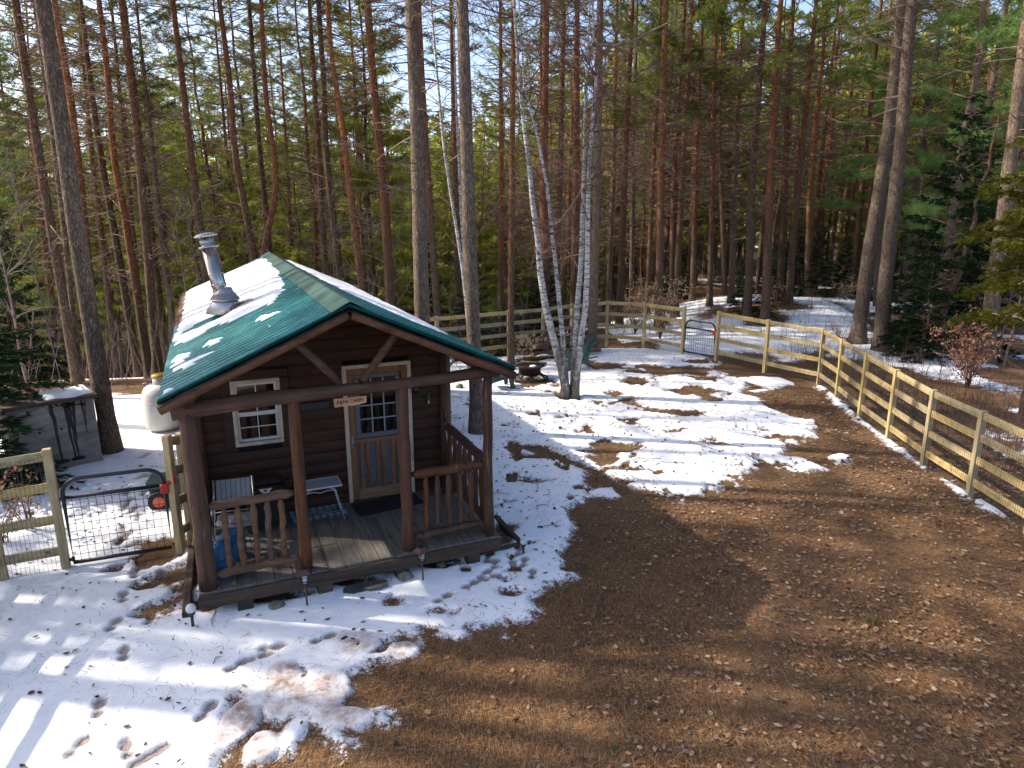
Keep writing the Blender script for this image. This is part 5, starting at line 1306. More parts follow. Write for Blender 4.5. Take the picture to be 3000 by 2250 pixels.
# ridge cap in overlapping lengths
mb = MB(); seg = [-OH - .02, 1.35, 4.6, 7.4, LB + .02]
for k in range(len(seg) - 1):
    b0, b1 = seg[k], seg[k + 1] + (.12 if k < len(seg) - 2 else 0); up = .042 + .004 * (k % 2)
    prof = [(-.205, -.205 * SL + up), (-.03, .004 + up), (0, .016 + up), (.03, .004 + up), (.205, -.205 * SL + up)]
    vs = [(x, b_, ZR + z + .0) for b_ in (b0, b1) for x, z in prof] + [(x, b_, ZR + z - .004) for b_ in (b0, b1) for x, z in prof]
    fs = [(i, i + 1, 5 + i + 1, 5 + i) for i in range(4)] + [(10 + i, 15 + i, 15 + i + 1, 10 + i + 1) for i in range(4)] + [(i, 10 + i, 10 + i + 1, i + 1) for i in range(4)] + [(5 + i, 5 + i + 1, 15 + i + 1, 15 + i) for i in range(4)] + [(0, 5, 15, 10), (4, 14, 19, 9)]
    mb.add(vs, fs)
    for x in (-.175, .175):
        b_ = b0 + .1
        while b_ < b1: mb.lathe([(.009, 0), (.006, .006), (0.0005, .008)], (x, b_, ZR - abs(x) * SL + up), 6); b_ += .33
mb.build('ridge_cap', M['cap'], cabin)
# snow lying on the roof: patches outlined on the slopes, edges fingered by the corrugation
def onRoof(u, v, sgn):
    d = ray(u, v); o = toC(np.array([0, 0, CAMH])); p2 = toC(np.array([0, 0, CAMH]) + d); dd = p2 - o
    # z = ZR - sgn*a*SL
    t = (ZR - sgn * o[0] * SL - o[2]) / (dd[2] + sgn * dd[0] * SL)
    return o + dd * t
q1 = lambda x, y: (400 + x / 2.765, 640 + y / 2.765)
def poly_in(a, b, P):
    d = np.full(a.shape, 1e9); ins = np.zeros(a.shape, bool); n = len(P)
    for i in range(n):
        p = P[i]; q = P[(i + 1) % n]; e = q - p; wx = a - p[0]; wy = b - p[1]; t = np.clip((wx * e[0] + wy * e[1]) / (e @ e + 1e-9), 0, 1)
        d = np.minimum(d, np.hypot(wx - e[0] * t, wy - e[1] * t)); c = (p[1] > b) != (q[1] > b)
        if abs(e[1]) > 1e-9: ins ^= c & (a < e[0] * (b - p[1]) / e[1] + p[0])
    return np.where(ins, d, -d)
RS = [[(1068, 312), (1150, 410), (1185, 500), (1195, 600), (1150, 665), (1010, 735), (905, 790), (800, 835), (690, 870), (600, 905), (520, 955), (420, 1000), (300, 1045), (262, 1010), (285, 900), (310, 800), (352, 690), (380, 612), (700, 470), (900, 380)],
      [(935, 855), (1010, 800), (1178, 760), (1120, 800), (1000, 850)], [(1025, 897), (1070, 866), (1115, 856), (1075, 885)], [(495, 1072), (600, 1000), (738, 960), (680, 1010), (590, 1050)],
      [(235, 1198), (330, 1130), (478, 1090), (420, 1130), (330, 1185)], [(250, 1262), (420, 1180), (685, 1062), (600, 1115), (480, 1180), (350, 1240)], [(172, 1342), (220, 1310), (285, 1296), (235, 1328)], [(165, 1448), (215, 1412), (285, 1392), (225, 1428)], [(245, 1235), (300, 1190), (380, 1165), (330, 1205)], [(880, 745), (960, 705), (1140, 680), (1050, 720)]]
def snow_sheet(sgn, polys, holes, fing, name):
    a = np.arange(.0, WE, .022); b = np.arange(-OH, LB, .017); A, B = np.meshgrid(a, b); s = np.full(A.shape, -9.)
    for P in polys: s = np.maximum(s, poly_in(A, B, P))
    for (ca, cb, ra, rb) in holes: s = np.minimum(s, (np.hypot((A - ca) / ra, (B - cb) / rb) - 1) * min(ra, rb))
    s = s + fing * (-.5 - .5 * np.cos(B * 2 * math.pi / PITCHW)) + .06 + .10 * fbm(A * 4, B * 4, 3)
    h = .050 * sst(0, .16, s) + .006 * fbm(A * 5, B * 3, 2) * sst(0, .1, s)
    Z = ZR - A * SL + .004 + h + .034 * np.cos(B * 2 * math.pi / PITCHW) * sst(.22, .0, s) - .012 * sst(0.01, -.03, s)
    V = np.stack([sgn * A, B, Z], -1).reshape(-1, 3); n = A.shape[1]
    i = (np.arange(A.shape[0] - 1)[:, None] * n + np.arange(n - 1)[None, :]); f = np.stack([i, i + 1, i + 1 + n, i + n], -1).reshape(-1, 4)
    k = (s.ravel()[f].max(1) > -.01); f = f[k]; us, inv = np.unique(f, return_inverse=True)
    return link(name, np_mesh(name, V[us], inv.reshape(-1, 4), M['snow'], smooth=True), cabin)
def rp(lst): 
    out = []
    for x, y in lst:
        p = onRoof(*q1(x, y), -1); out.append(np.array([np.clip(-p[0], 0.0, WE - .03), np.clip(p[1], -OH, LB - .03)]))
    return out
polysL = [rp(q) for q in RS]
cp = onRoof(*q1(728, 770), -1); CHA, CHB = cp[0], cp[1]
snow_sheet(-1, polysL, [(-CHA + .28, CHB - .05, .40, .30)], .10, 'roof_snow')
polysR = [[np.array(p) for p in ((.30, LB - .1), (.36, 6.0), (.48, 4.4), (.62, 3.2), (.95, 2.2), (1.25, 1.7), (1.6, 1.5), (1.85, 1.9), (1.9, LB - .1))]]
snow_sheet(1, polysR, [], .10, 'roof_snow')
# chimney through the left slope
zc = ZR + CHA * SL; 
topp = None
d = ray(*q1(660, 232)); 
zt = 0
for zq in np.linspace(zc, zc + 2.5, 200):
    w = fromC(CHA, CHB, zq); dz = w - np.array([0, 0, CAMH]); vv = 1125 - F * (dz[1] * SP + dz[2] * CP) / (dz[1] * CP - dz[2] * SP)
    if vv <= q1(0, 228)[1]: zt = zq; break
RP = .108
tilt = Matrix.Rotation(R(9.5), 3, Vector((-.397, -.918, 0))); H0 = zc; zt = zt - zc; zc = 0.0; CH2 = (CHA, CHB); CHA_, CHB_ = CHA, CHB; CHA = CHB = 0.0
mb = MB(); mb.lathe([(RP, zc - .1), (RP, zt)], (CHA, CHB, 0), 28); mb.lathe([(RP + .004, zc + .42), (RP + .006, zc + .43), (RP + .006, zc + .455), (RP + .004, zc + .465)], (CHA, CHB, 0), 28)
mb.lathe([(RP + .003, (zc + zt) / 2 + .1), (RP + .006, (zc + zt) / 2 + .105), (RP + .003, (zc + zt) / 2 + .12)], (CHA, CHB, 0), 28)
chim = mb.build('chimney', M['steel'], cabin); chim.location = (CHA_, CHB_, H0); chim.rotation_euler = tilt.to_euler()
mb = MB(); mb.lathe([(RP + .035, zt - .005), (RP + .045, zt + .005), (RP + .035, zt + .02), (.09, zt + .025), (.09, zt + .05), (.105, zt + .055), (.105, zt + .11), (.08, zt + .115)], (CHA, CHB, 0), 28)
for k in range(4):
    q = k * math.pi / 2 + .5; mb.box((CHA + .10 * math.cos(q), CHB + .10 * math.sin(q), zt + .15), (.012, .012, .1))
mb.lathe([(.165, zt + .165), (.17, zt + .175), (.13, zt + .20), (.06, zt + .215), (.001, zt + .22)], (CHA, CHB, 0), 28)
mb.build('chimney_cap', M['galv'], chim); CHA, CHB, zc = CHA_, CHB_, H0
mb = MB(); mb.lathe([(.30, zc + .02), (.19, zc + .20), (.155, zc + .26), (RP + .006, zc + .40)], (CHA, CHB, 0), 28); mb.lathe([(.215, zc + .23), (.225, zc + .215), (.14, zc + .335), (RP + .005, zc + .35)], (CHA, CHB, 0), 28)
sq = []
for (x, y) in ((-.36, -.34), (.36, -.34), (.36, .34), (-.36, .34)): sq.append((CHA + x, CHB + y, ZR + (CHA + x) * SL + .016))
mb.add(sq + [(x, y, z - .006) for x, y, z in sq], [(0, 1, 2, 3), (7, 6, 5, 4), (0, 4, 5, 1), (1, 5, 6, 2), (2, 6, 7, 3), (3, 7, 4, 0)])
mb.build('flashing_cone', M['galv'], cabin)
# needles heaped against the pipe and along the eave: part of the roof's litter
g_ = np.random.default_rng(3); n = 2600
k_ = g_.random(n) < .42
aa = np.where(k_, -CHA + g_.normal(-.20, .12, n) , WE - np.abs(g_.normal(0, .05, n)) - .01); bbv = np.where(k_, CHB + g_.normal(-.16, .17, n), g_.uniform(4.6, LB - .3, n)); aa = np.clip(aa, .2, WE)
c = np.stack([-aa, bbv, ZR - aa * SL + .03 + np.abs(g_.normal(0, .02, n)) * np.where(k_, 1.6, 1.2)], 1); az = g_.uniform(0, 6.28, n); l = .09
e = c + np.stack([np.cos(az) * l, np.sin(az) * l, -np.cos(az) * l * -SL * 1.0 + g_.normal(0, .02, n)], 1); w = np.stack([-np.sin(az), np.cos(az), 0 * az], 1) * .004
link('roof_needles', np_mesh('roof_needles', np.stack([c - w, c + w, e], 1).reshape(-1, 3), np.arange(3 * n).reshape(-1, 3), [M['pnc'], M['pna'], M['twigred']], g_.choice(3, n)), cabin)['kind'] = 'stuff'
# ---------------------------------------------------------------- things on the porch (top-level, turned with the cabin)
def porch(name, label, cat, a, b, z=ZD, rz=0.0, group=None):
    return thing(name, label, cat, tuple(fromC(a, b, z)), CYAW + rz, group)
def text(body, size, m, parent, loc, rot, name='lettering', ext=.0015, sx=1):
    cu = bpy.data.curves.new(name, 'FONT'); cu.body = body; cu.size = size; cu.extrude = ext; cu.align_x = 'CENTER'; cu.align_y = 'CENTER'; cu.offset = size * .012
    cu.materials.append(M[m]); o = bpy.data.objects.new(name, cu); COL.objects.link(o); 
    bpy.context.view_layer.update(); me = bpy.data.meshes.new_from_object(o.evaluated_get(bpy.context.evaluated_depsgraph_get())); bpy.data.objects.remove(o); me.name = name
    o = link(name, me, parent, loc); o.rotation_euler = rot; o.scale = (sx, 1, 1); return o
# sign under the beam
sa, sb_, sc_, sd_ = onB(977, 1170, -.03), onB(1073, 1161, -.03), onB(1074, 1178, -.03), onB(977, 1195, -.03)
sx0, sx1 = sa[0], sb_[0]; sz1 = (sa[2] + sb_[2]) / 2; sh = sa[2] - sd_[2]; sm = (sx0 + sx1) / 2; sw = sx1 - sx0
sg = porch('name_sign', 'small pale board reading pine cabin hanging under the porch beam before the door', 'sign', sm, -.03, sz1)
sg.rotation_euler = (0, R(1.5), CYAW)
mb = MB(); hw = sw / 2
mb.prism([(-hw, 0), (-hw + .01, -sh), (-.2 * hw, -sh + .012), (.1 * hw, -sh + .006), (.5 * hw, -sh * .86), (hw, -sh * .66), (hw, .01)], -.011, .011, 'y'); mb.build('board', M['signwood'], sg)
ts = sh * .58; zc_ = -sh * .42
text('P', ts, 'ink', sg, (-hw * .74, -.0115, zc_ - .006), (R(90), 0, 0)); text('NE CABIN', ts * .98, 'ink', sg, (hw * .18, -.0115, zc_ + .006), (R(90), R(-3), 0), sx=.93)
mb = MB(); cx_ = -hw * .575
mb.prism([(cx_ - .014, zc_ - .022), (cx_ + .014, zc_ - .022), (cx_ + .008, zc_ - .004), (cx_ + .011, zc_ - .004), (cx_, zc_ + .03), (cx_ - .011, zc_ - .004), (cx_ - .008, zc_ - .004)], -.0135, -.010, 'y')
mb.box((cx_, -.012, zc_ - .027), (.006, .003, .012)); mb.build('tree_mark', M['ink'], sg)
mb = MB()
for x in (-hw * .7, hw * .7): mb.tube([(x, 0, 0), (x * .98, .01, .07)], .003, 5)
mb.build('hanging_cord', M['black'], sg)
p = onB(925, 1191, PD - .09); ds = porch('welcome_sign', 'dark plate sign with barely readable welcome lettering on the wall left of the door', 'sign', p[0], PD - .045, p[2])
mb = MB(); mb.box((0, 0, 0), (.40, .02, .115), None, 0, .01); mb.build('plate', M['darksign'], ds)
text('WELCOME', .075, 'signgrey', ds, (0, -.011, 0), (R(90), 0, 0))
mb = MB(); mb.tube([(-.15, 0, .055), (0, .0, .13), (.15, 0, .055)], .004, 5); mb.build('hanger', M['black'], ds)
p = onB(1218, 1142, PD - .08); wl_ = porch('wall_lamp', 'small black lamp fixed to the log wall right of the door', 'lamp', p[0], PD - .035, p[2])
mb = MB(); mb.box((0, 0, 0), (.10, .03, .13), None, 0, .008); mb.lathe([(.02, -.05), (.045, -.045), (.05, .03), (.03, .06), (.001, .065)], (0, -.06, 0), 12); mb.build('housing', M['blackm'], wl_)
p = onB(1256, 1168, PD - .06); th = porch('thermometer', 'slim blue green ornament hanging on the log wall near the right corner', 'ornament', p[0], PD - .045, p[2])
mb = MB(); mb.prism([(-.018, -.09), (.018, -.09), (.024, 0), (.014, .08), (-.014, .08), (-.024, 0)], -.012, .006, 'y'); mb.build('body', M['greenplastic'], th)
mb = MB(); mb.box((0, -.015, -.05), (.02, .006, .04)); mb.build('face', M['white'], th)
mb = MB(); mb.tube([(0, .0, .08), (0, .005, .2), (.004, .01, .22)], .004, 5); mb.build('hanging_cord', M['black'], th)
# pole in the corner
p0 = onB(1300.5, 1200, PD - .12); zpole = p0[2]
br = porch('snow_shovel', 'long grey handled shovel with a black blade leaning in the right porch corner', 'shovel', p0[0], PD - .16)
mb = MB(); mb.tube([(0, .06, zpole - ZD), (.05, -.10, .28)], .013, 8); mb.build('shaft', M['alu'], br)
mb = MB(); mb.tube([(0, .062, zpole - ZD + .02), (.009, .03, zpole - ZD - .2)], .019, 8); mb.build('grip', M['black'], br)
mb = MB(); mb.prism([(-.12, .0), (.2, .0), (.17, .25), (.08, .32), (0, .32), (-.08, .25)], -.14, -.125, 'y'); mb.build('blade', M['black'], br)
# grill under a black cover
p = onB(778, 1470, 1.45); gt_ = onB(778, 1398, 1.35)[2] - ZD
gr = porch('barbecue_grill', 'black covered barbecue grill with a white triangular badge against the cabin wall', 'grill', p[0], 1.38)
mb = MB(); hw = .27
mb.box((0, 0, gt_ * .80), (2 * hw, .36, gt_ * .16), None, 0, .05); mb.box((0, .02, gt_ * .93), (2 * hw * .86, .30, gt_ * .13), None, 0, .04); mb.build('hood', M['blackm'], gr)
mb = MB(); mb.box((0, 0, gt_ * .42), (2 * hw * .9, .33, gt_ * .58), None, 0, .02); mb.build('cabinet', M['black'], gr)
for x in (-hw * .8, hw * .8):
    for y in (-.13, .13):
        mb = MB(); mb.tube([(x, y, 0), (x, y, gt_ * .16)], .018, 8); mb.build('leg', M['blackm'], gr)
mb = MB(); mb.prism([(-.085, .045), (.085, .045), (0, -.06)], -.188, -.1815, 'y'); o = mb.build('badge', M['white'], gr); o.location = (.0, -.002, gt_ * .80)
mb = MB(); mb.prism([(-.022, .02), (.0, .04), (.022, .02), (0, 0)], -.192, -.1895, 'y'); o = mb.build('badge_mark', M['ink'], gr); o.location = (0, -.002, gt_ * .80)
# folding chair with slatted back
ch = porch('folding_chair', 'grey slatted folding chair with a pale seat behind the left railing', 'chair', -1.36, .86, ZD, R(-4))
mb = MB(); n = 7
for k in range(n):
    x = -.205 + .41 * (k + .5) / n
    mb.bar((x, .06, .58), (x, .245, .86), .053, .012, (0, -1, .6)); 
mb.build('backrest', M['alu'], ch)
mb = MB(); mb.box((0, -.12, .45), (.42, .36, .03), Matrix.Rotation(R(4), 3, 'X'), 0, .012); mb.build('seat', M['alu'], ch)
for s in (-1, 1):
    mb = MB(); x = s * .235; mb.tube([(x, -.32, 0), (x * .99, .05, .55), (x * .97, .25, .87)], .013, 8); mb.build('leg', M['alu'], ch)
    mb = MB(); mb.tube([(x * .94, .26, 0), (x * .94, -.1, .43), (x * .94, -.28, .47)], .012, 8); mb.build('leg', M['alu'], ch)
    mb = MB(); mb.tube([(x, -.28, .47), (x, -.33, .66), (x * .99, -.25, .70), (x * .98, .08, .69)], .013, 8); mb.build('armrest', M['alu'], ch)
for y, z in ((-.26, .08), (.2, .07), (.02, .52)):
    mb = MB(); mb.tube([(-.23, y, z), (.23, y, z)], .009, 6); mb.build('crossbar', M['alu'], ch)
# water jugs
def jug(label, a, b):
    j = porch('water_jug', label, 'water jug', a, b, ZD, 0, 'blue water jugs on the porch')
    mb = MB(); pr = [(.05, .005), (.122, .0), (.136, .02), (.136, .10), (.128, .115), (.136, .13), (.136, .2), (.126, .215), (.136, .23), (.136, .30), (.128, .315), (.134, .33), (.12, .385), (.07, .43), (.04, .45), (.038, .47)]
    mb.lathe(pr, (0, 0, 0), 24); mb.build('bottle', M['jug'], j)
    mb = MB(); mb.lathe([(.038, .462), (.043, .466), (.043, .495), (.03, .5), (.001, .5)], (0, 0, 0), 16); mb.build('cap', M['bluebar'], j)
jp = Gc(655, 1712, ZD); jug('front blue water jug standing behind the left baluster rail', jp[0] + .01, max(jp[1], .16) + .08)
jug('rear blue water jug half hidden under the folding chair', jp[0] + .16, .66)
# folding side table
ta = onB(938, 1418, 1.35); tz = ta[2] - ZD
tb = porch('folding_table', 'low folding table with a grey mesh top and thin white legs by the cabin wall', 'table', ta[0] - .02, 1.36)
mb = MB(); mb.box((0, 0, tz), (.56, .34, .016), None, 0, .006); mb.build('tabletop', M['bluebar'], tb)
mb = MB()
for y in (-.172, .172): mb.box((0, y, tz + .002), (.58, .012, .022))
for x in (-.285, .285): mb.box((x, 0, tz + .002), (.012, .33, .022))
mb.build('table_rim', M['white'], tb)
for sx_ in (-1, 1):
    for sy in (-1, 1):
        mb = MB(); mb.tube([(sx_ * .12, sy * .15, tz - .015), (sx_ * .2, sy * .155, tz - .06), (sx_ * .30, sy * .16, 0.012)], .008, 6); mb.build('leg', M['white'], tb)
mb = MB()
for sy in (-1, 1): mb.tube([(-.22, sy * .155, tz - .07), (-.1, sy * .155, tz - .05), (0, sy * .155, tz - .075), (.1, sy * .155, tz - .05), (.22, sy * .155, tz - .07)], .006, 6)
mb.build('brace', M['white'], tb)
# mats
def mat_quad(name, label, cat, q, m, th=.012):
    P = [Gc(u, v, ZD + .002) for u, v in q]; c = np.mean(P, 0); ro = porch(name, label, cat, c[0], c[1], ZD + .002)
    ex = ((P[1] - P[0]) + (P[2] - P[3])) / 2; ey = ((P[0] - P[3]) + (P[1] - P[2])) / 2
    w = np.hypot(ex[0], ex[1]); h = np.hypot(ey[0], ey[1]); ro.rotation_euler[2] = CYAW + math.atan2(ex[1], ex[0])
    mb = MB(); mb.box((0, 0, th / 2), (w, h, th), None, 0, .004); mb.build('mat_pad', M[m], ro); return ro, w, h
pm, w, h = mat_quad('welcome_mat', 'blue plaid door mat with a welcome panel under the folding table', 'door mat', [(849, 1500), (1006, 1474), (1018, 1505), (855, 1537)], 'plaid')
mb = MB(); mb.box((.02, 0, .0135), (w * .66, h * .42, .003)); mb.build('panel', M['matband'], pm)
mb = MB()
for y in (-1, 1): mb.box((.02, y * h * .20, .0155), (w * .66, .006, .002))
for x in (-1, 1): mb.box((.02 + x * w * .325, 0, .0155), (.006, h * .385, .002))
mb.build('panel_border', M['ink'], pm)
text('WELCOME', h * .30, 'ink', pm, (.02, -.005, .0152), (0, 0, 0), ext=.001, sx=1.15)
mat_quad('rubber_mat', 'plain black rubber mat in front of the cabin door', 'door mat', [(1030, 1478), (1212, 1441), (1240, 1474), (1054, 1516)], 'black')
# kindling scraps on the deck
for i, (u, v, L, an, lab) in enumerate([(836, 1592, .22, .3, 'pale wood splinter lying on the deck behind the fourth left baluster'), (745, 1640, .26, .1, 'pale wood strip lying by the bottom rail of the left railing')]):
    c = Gc(u, v, ZD); o = porch('wood_strip', lab, 'wood strip', c[0], c[1], ZD + .002, an); mb = MB(); mb.prism([(-L / 2, -.012), (L * .4, -.02), (L / 2, 0), (L * .3, .018), (-L / 2, .014)], 0, .012); mb.build('strip', M['signwood'], o)

# ---------------------------------------------------------------- around the porch
def px_thing(name, label, cat, u, v, z=0, rz=0, group=None):
    p = G(u, v, z); return thing(name, label, cat, (p[0], p[1], z), rz, group), p
def lantern(label, u, v, hpx, rz, tilt):
    o, p = px_thing('path_lantern', label, 'garden light', u, v, .02, rz, 'brown path lanterns'); o.rotation_euler = (tilt[0], tilt[1], rz)
    d = p[1] * CP + (CAMH) * SP; h = hpx / F * d * 1.38
    mb = MB(); mb.tube([(0, 0, -.08), (0, 0, h * .62)], .011, 8); mb.build('stake', M['brownmetal'], o)
    mb = MB(); mb.box((0, 0, h * .62), (.075, .075, .012), None, 0, .004)
    for x in (-1, 1):
        for y in (-1, 1): mb.bar((x * .034, y * .034, h * .62), (x * .048, y * .048, h * .88), .007, .007)
        for y in (-1, 1): pass
    for zz in (.70, .80):
        e = .034 + .014 * (zz - .62) / .26
        for s in (-1, 1): mb.box((s * e, 0, h * zz), (.005, 2 * e, .006)); mb.box((0, s * e, h * zz), (2 * e, .005, .006))
    mb.build('cage', M['blackm'], o)
    mb = MB(); mb.lathe([(.03, h * .63), (.043, h * .87)], (0, 0, 0), 4, Matrix.Rotation(R(45), 3, 'Z')); mb.build('glass', M['frost'], o)
    mb = MB(); mb.lathe([(.105, h * .885), (.108, h * .90), (.05, h * .985), (.045, h)], (0, 0, 0), 4, Matrix.Rotation(R(45), 3, 'Z'), smooth=False); mb.build('lamp_roof', M['brownmetal'], o)
    mb = MB(); mb.box((0, 0, h * 1.0 + .002), (.06, .06, .006)); mb.build('solar_cell', M['glass'], o)
lantern('brown path lantern before the left railing', 901, 1781, 92, .35, (0, R(-1)))
lantern('brown path lantern beside the mossy boulder', 1240, 1706, 86, .75, (R(3), R(-4)))
def globe(label, u, v, hpx, rz=0):
    o, p = px_thing('globe_light', label, 'garden light', u, v, .0, rz, 'globe path lights'); d = p[1] * CP + CAMH * SP; h = hpx / F * d * 1.3
    mb = MB(); mb.tube([(0, 0, -.08), (0, 0, h * .62)], .017, 8); mb.lathe([(.02, h * .58), (.035, h * .62), (.04, h * .68), (.03, h * .70)], (0, 0, 0), 14); mb.build('stake', M['blackm'], o)
    mb = MB(); r = h * .17; mb.lathe([(r * math.sin(a), h * .83 - r * math.cos(a)) for a in np.linspace(.15, 3.1, 10)], (0, 0, 0), 16); mb.build('globe', M['frost'], o)
globe('dark stake light with a frosted globe at the right end of the timber edging', 1533, 1632, 46)
globe('dark stake light with a snow topped globe near the left porch corner', 567, 1846, 66)
def rock(label, u, v, wpx, hr, seed, m='rock', flat_=1.0, rz=0, cap=False, name='stone'):
    o, p = px_thing(name, label, 'stone', u, v, .0, rz); d = p[1] * CP + CAMH * SP; r = wpx / 2 / F * d
    import bmesh
    bm = bmesh.new(); bmesh.ops.create_icosphere(bm, subdivisions=4, radius=1)
    g_ = np.random.default_rng(seed); off = g_.uniform(0, 50, 3)
    for q in bm.verts:
        c = q.co; n_ = 1 + .22 * float(vnoise(c.x * 1.3 + off[0] + c.z, c.y * 1.3 + off[1])) * 2 + .10 * float(vnoise(c.x * 3.1 + off[1], c.z * 3.1 + c.y * 2 + off[2])) + .03 * float(vnoise(c.x * 11 + off[1], c.z * 11 + c.y * 9 + off[2]))
        q.co = Vector((c.x * r * n_, c.y * r * n_ * flat_, c.z * r * hr * n_ + r * hr * .45 + .035))
    me = bpy.data.meshes.new('boulder'); bm.to_mesh(me); bm.free(); me.materials.append(M[m]); me.polygons.foreach_set('use_smooth', [True] * len(me.polygons))
    link('boulder', me, o)
    if cap:
        mb = MB(); prof = [(r * .95, r * hr * .86), (r * .8, r * hr * 1.14), (r * .5, r * hr * 1.32), (.001, r * hr * 1.40)]; mb.lathe(prof, (0, 0, 0), 20); mb.build('snow_cap', M['snow'], o)
    return o
rock('mossy round boulder in the snow left of the right lantern', 1190, 1703, 46, .72, 1)
rock('dark pointed stone right of the right lantern', 1291, 1664, 32, .8, 2, 'rockdark')
rock('snow capped stone between the left lantern and the globe light', 811, 1786, 46, .5, 3, 'rock', 1, 0, True)
rock('tan stone on the snow behind the porch seen left of the tall pine', 1346, 1139, 22, .75, 4)
rock('small tan stone beside the fire ring under the eave tip', 1461, 1084, 16, .8, 5)
rock('small dark stone in the snow right of the slab step', 1480, 1715, 14, .6, 8, 'rockdark')
# flat stepping slab of dark shale
o, p = px_thing('stepping_slab', 'broken dark shale slab used as a step before the porch', 'stone slab', 1075, 1733, 0, CYAW)
for dx, dy, rr, hh, tz_, sd in ((-.08, .02, .21, .07, .02, 1), (.10, -.03, .17, .09, -.04, 2), (-.12, -.13, .15, .04, .03, 3)):
    g_ = np.random.default_rng(sd); n = 9; poly = [(dx + rr * g_.uniform(.8, 1.15) * math.cos(6.283 * k / n), dy + rr * .55 * g_.uniform(.8, 1.2) * math.sin(6.283 * k / n)) for k in range(n)]
    mb = MB(); mb.prism(poly, -.02, hh); q = mb.build('slab_piece', M['rockdark'], o); q.rotation_euler = (tz_, tz_, 0)
# timbers edging the bed
def timber(label, p0, p1, w, h):
    p0 = np.array(p0); p1 = np.array(p1); c = (p0 + p1) / 2; d = p1 - p0; L = np.hypot(d[0], d[1])
    o = thing('edging_timber', label, 'edging timber', (c[0], c[1], 0), math.atan2(d[1], d[0])); mb = MB(); mb.box((0, 0, h / 2 - .02), (L, w, h), None, 0, .012); mb.build('timber', M['deckdark'], o)
a_, b_ = G(566, 1596), G(548, 1822); timber('dark plank edging along the left porch side, ending at the globe light', a_, b_, .09, .13)
a_, b_ = G(1452, 1522), G(1528, 1604); timber('dark timber edging running back from the right globe light', a_, b_, .08, .10)
a_, b_ = G(1402, 1636), G(1520, 1606); timber('short dark timber edging under the right porch corner', a_, b_, .08, .10)
def cord(name, label, pts, r, m, z=.035, cat='cord'):
    P = [G(u, v) for u, v in pts]; P = [np.array([p[0], p[1], z + .004 * math.sin(i * 2.1)]) for i, p in enumerate(P)]
    P = np.array(P); t = np.linspace(0, len(P) - 1, len(P) * 4); P = np.stack([np.interp(t, range(len(P)), P[:, k]) for k in range(3)], 1)
    for _ in range(3): P[1:-1] = (P[:-2] + 2 * P[1:-1] + P[2:]) / 4
    mb = MB(); mb.tube(P - P[0], r, 6); o = mb.build(name, M[m]); o.location = P[0]; return tag(o, label, cat)
cord('power_cord', 'black cable snaking through the snow along the porch front', [(600, 1782), (660, 1772), (720, 1748), (790, 1738), (860, 1728), (930, 1712), (1000, 1704), (1080, 1692), (1150, 1682), (1250, 1664), (1340, 1648)], .010, 'black')
hp_ = [np.array([*G(562, 1560)[:2], .25]), np.array([*G(572, 1600)[:2], .16]), np.array([*G(562, 1640)[:2], .05]), np.array([*G(568, 1655)[:2], .03]), np.array([*G(582, 1660)[:2], .04])]
mb = MB(); mb.tube([q - hp_[0] for q in hp_], .011, 8); o = mb.build('garden_hose', M['cordyellow']); o.location = hp_[0]; tag(o, 'short bright yellow green hose end hanging beside the left porch post', 'hose')

# ---------------------------------------------------------------- board fences with welded wire
def fence(label, posts, wire_side, name='board_fence', cap=None, group='board fences round the clearing', n_rail=4, ends=(0, 0)):
    """posts: (x, y, height); rails on the far face, wire on the yard side"""
    base = np.array(posts[0][:2]); root = thing(name, label, 'fence', (base[0], base[1], 0), 0, group)
    for i, (x, y, h) in enumerate(posts):
        if cap and not cap[i]: continue
        mb = MB(); j = posts[min(i + 1, len(posts) - 1)]; k = posts[max(i - 1, 0)]; an = math.atan2(j[1] - k[1], j[0] - k[0])
        mb.box((x - base[0], y - base[1], h / 2 - .06), (.095, .095, h + .12), Matrix.Rotation(an, 3, 'Z'), 0, .006); mb.build('post', M['fencev'], root)
    wire = MB()
    for i in range(len(posts) - 1):
        p, q = posts[i], posts[i + 1]; d = np.array([q[0] - p[0], q[1] - p[1]]); L = np.hypot(*d); d /= L; nrm = np.array([-d[1], d[0]]) * wire_side
        for k in range(n_rail):
            fz = (.18, .44, .70, .945)[k] if n_rail == 4 else (.35, .75)[k]
            mb = MB(); e = .0475
            mb.bar((p[0] + d[0] * e - base[0], p[1] + d[1] * e - base[1], p[2] * fz), (q[0] - d[0] * e - base[0], q[1] - d[1] * e - base[1], q[2] * fz), .036, .118, mi=0, bev=.004); mb.build('rail', M['fence'], root)
        o = nrm * .024
        n = int(L / .055)
        for s in range(n + 1):
            t = .05 / L + (1 - .1 / L) * s / max(n, 1); x = p[0] + d[0] * L * t + o[0] - base[0]; y = p[1] + d[1] * L * t + o[1] - base[1]; hh = (p[2] + (q[2] - p[2]) * t)
            wire.box((x, y, hh * .49), (.0026, .0026, hh * .92))
        for s in range(12):
            z = .06 + s * .105
            if z > p[2] * .93: break
            wire.bar((p[0] + d[0] * .05 + o[0] - base[0], p[1] + d[1] * .05 + o[1] - base[1], z), (q[0] - d[0] * .05 + o[0] - base[0], q[1] - d[1] * .05 + o[1] - base[1], z), .0026, .0026)
    wire.build('wire_mesh', M['wire'], root); return root
def post_px(bu, bv, tu, tv):
    p = G(bu, bv); t = ray(tu, tv); k = p[1] / t[1]; return (p[0], p[1], CAMH + t[2] * k)
A = post_px(2839, 1454.5, 2881, 1203); B = post_px(2704, 1366, 2738, 1141.7); C_ = post_px(2600.7, 1288, 2628.6, 1082); D_ = post_px(2517.5, 1225, 2540, 1033)
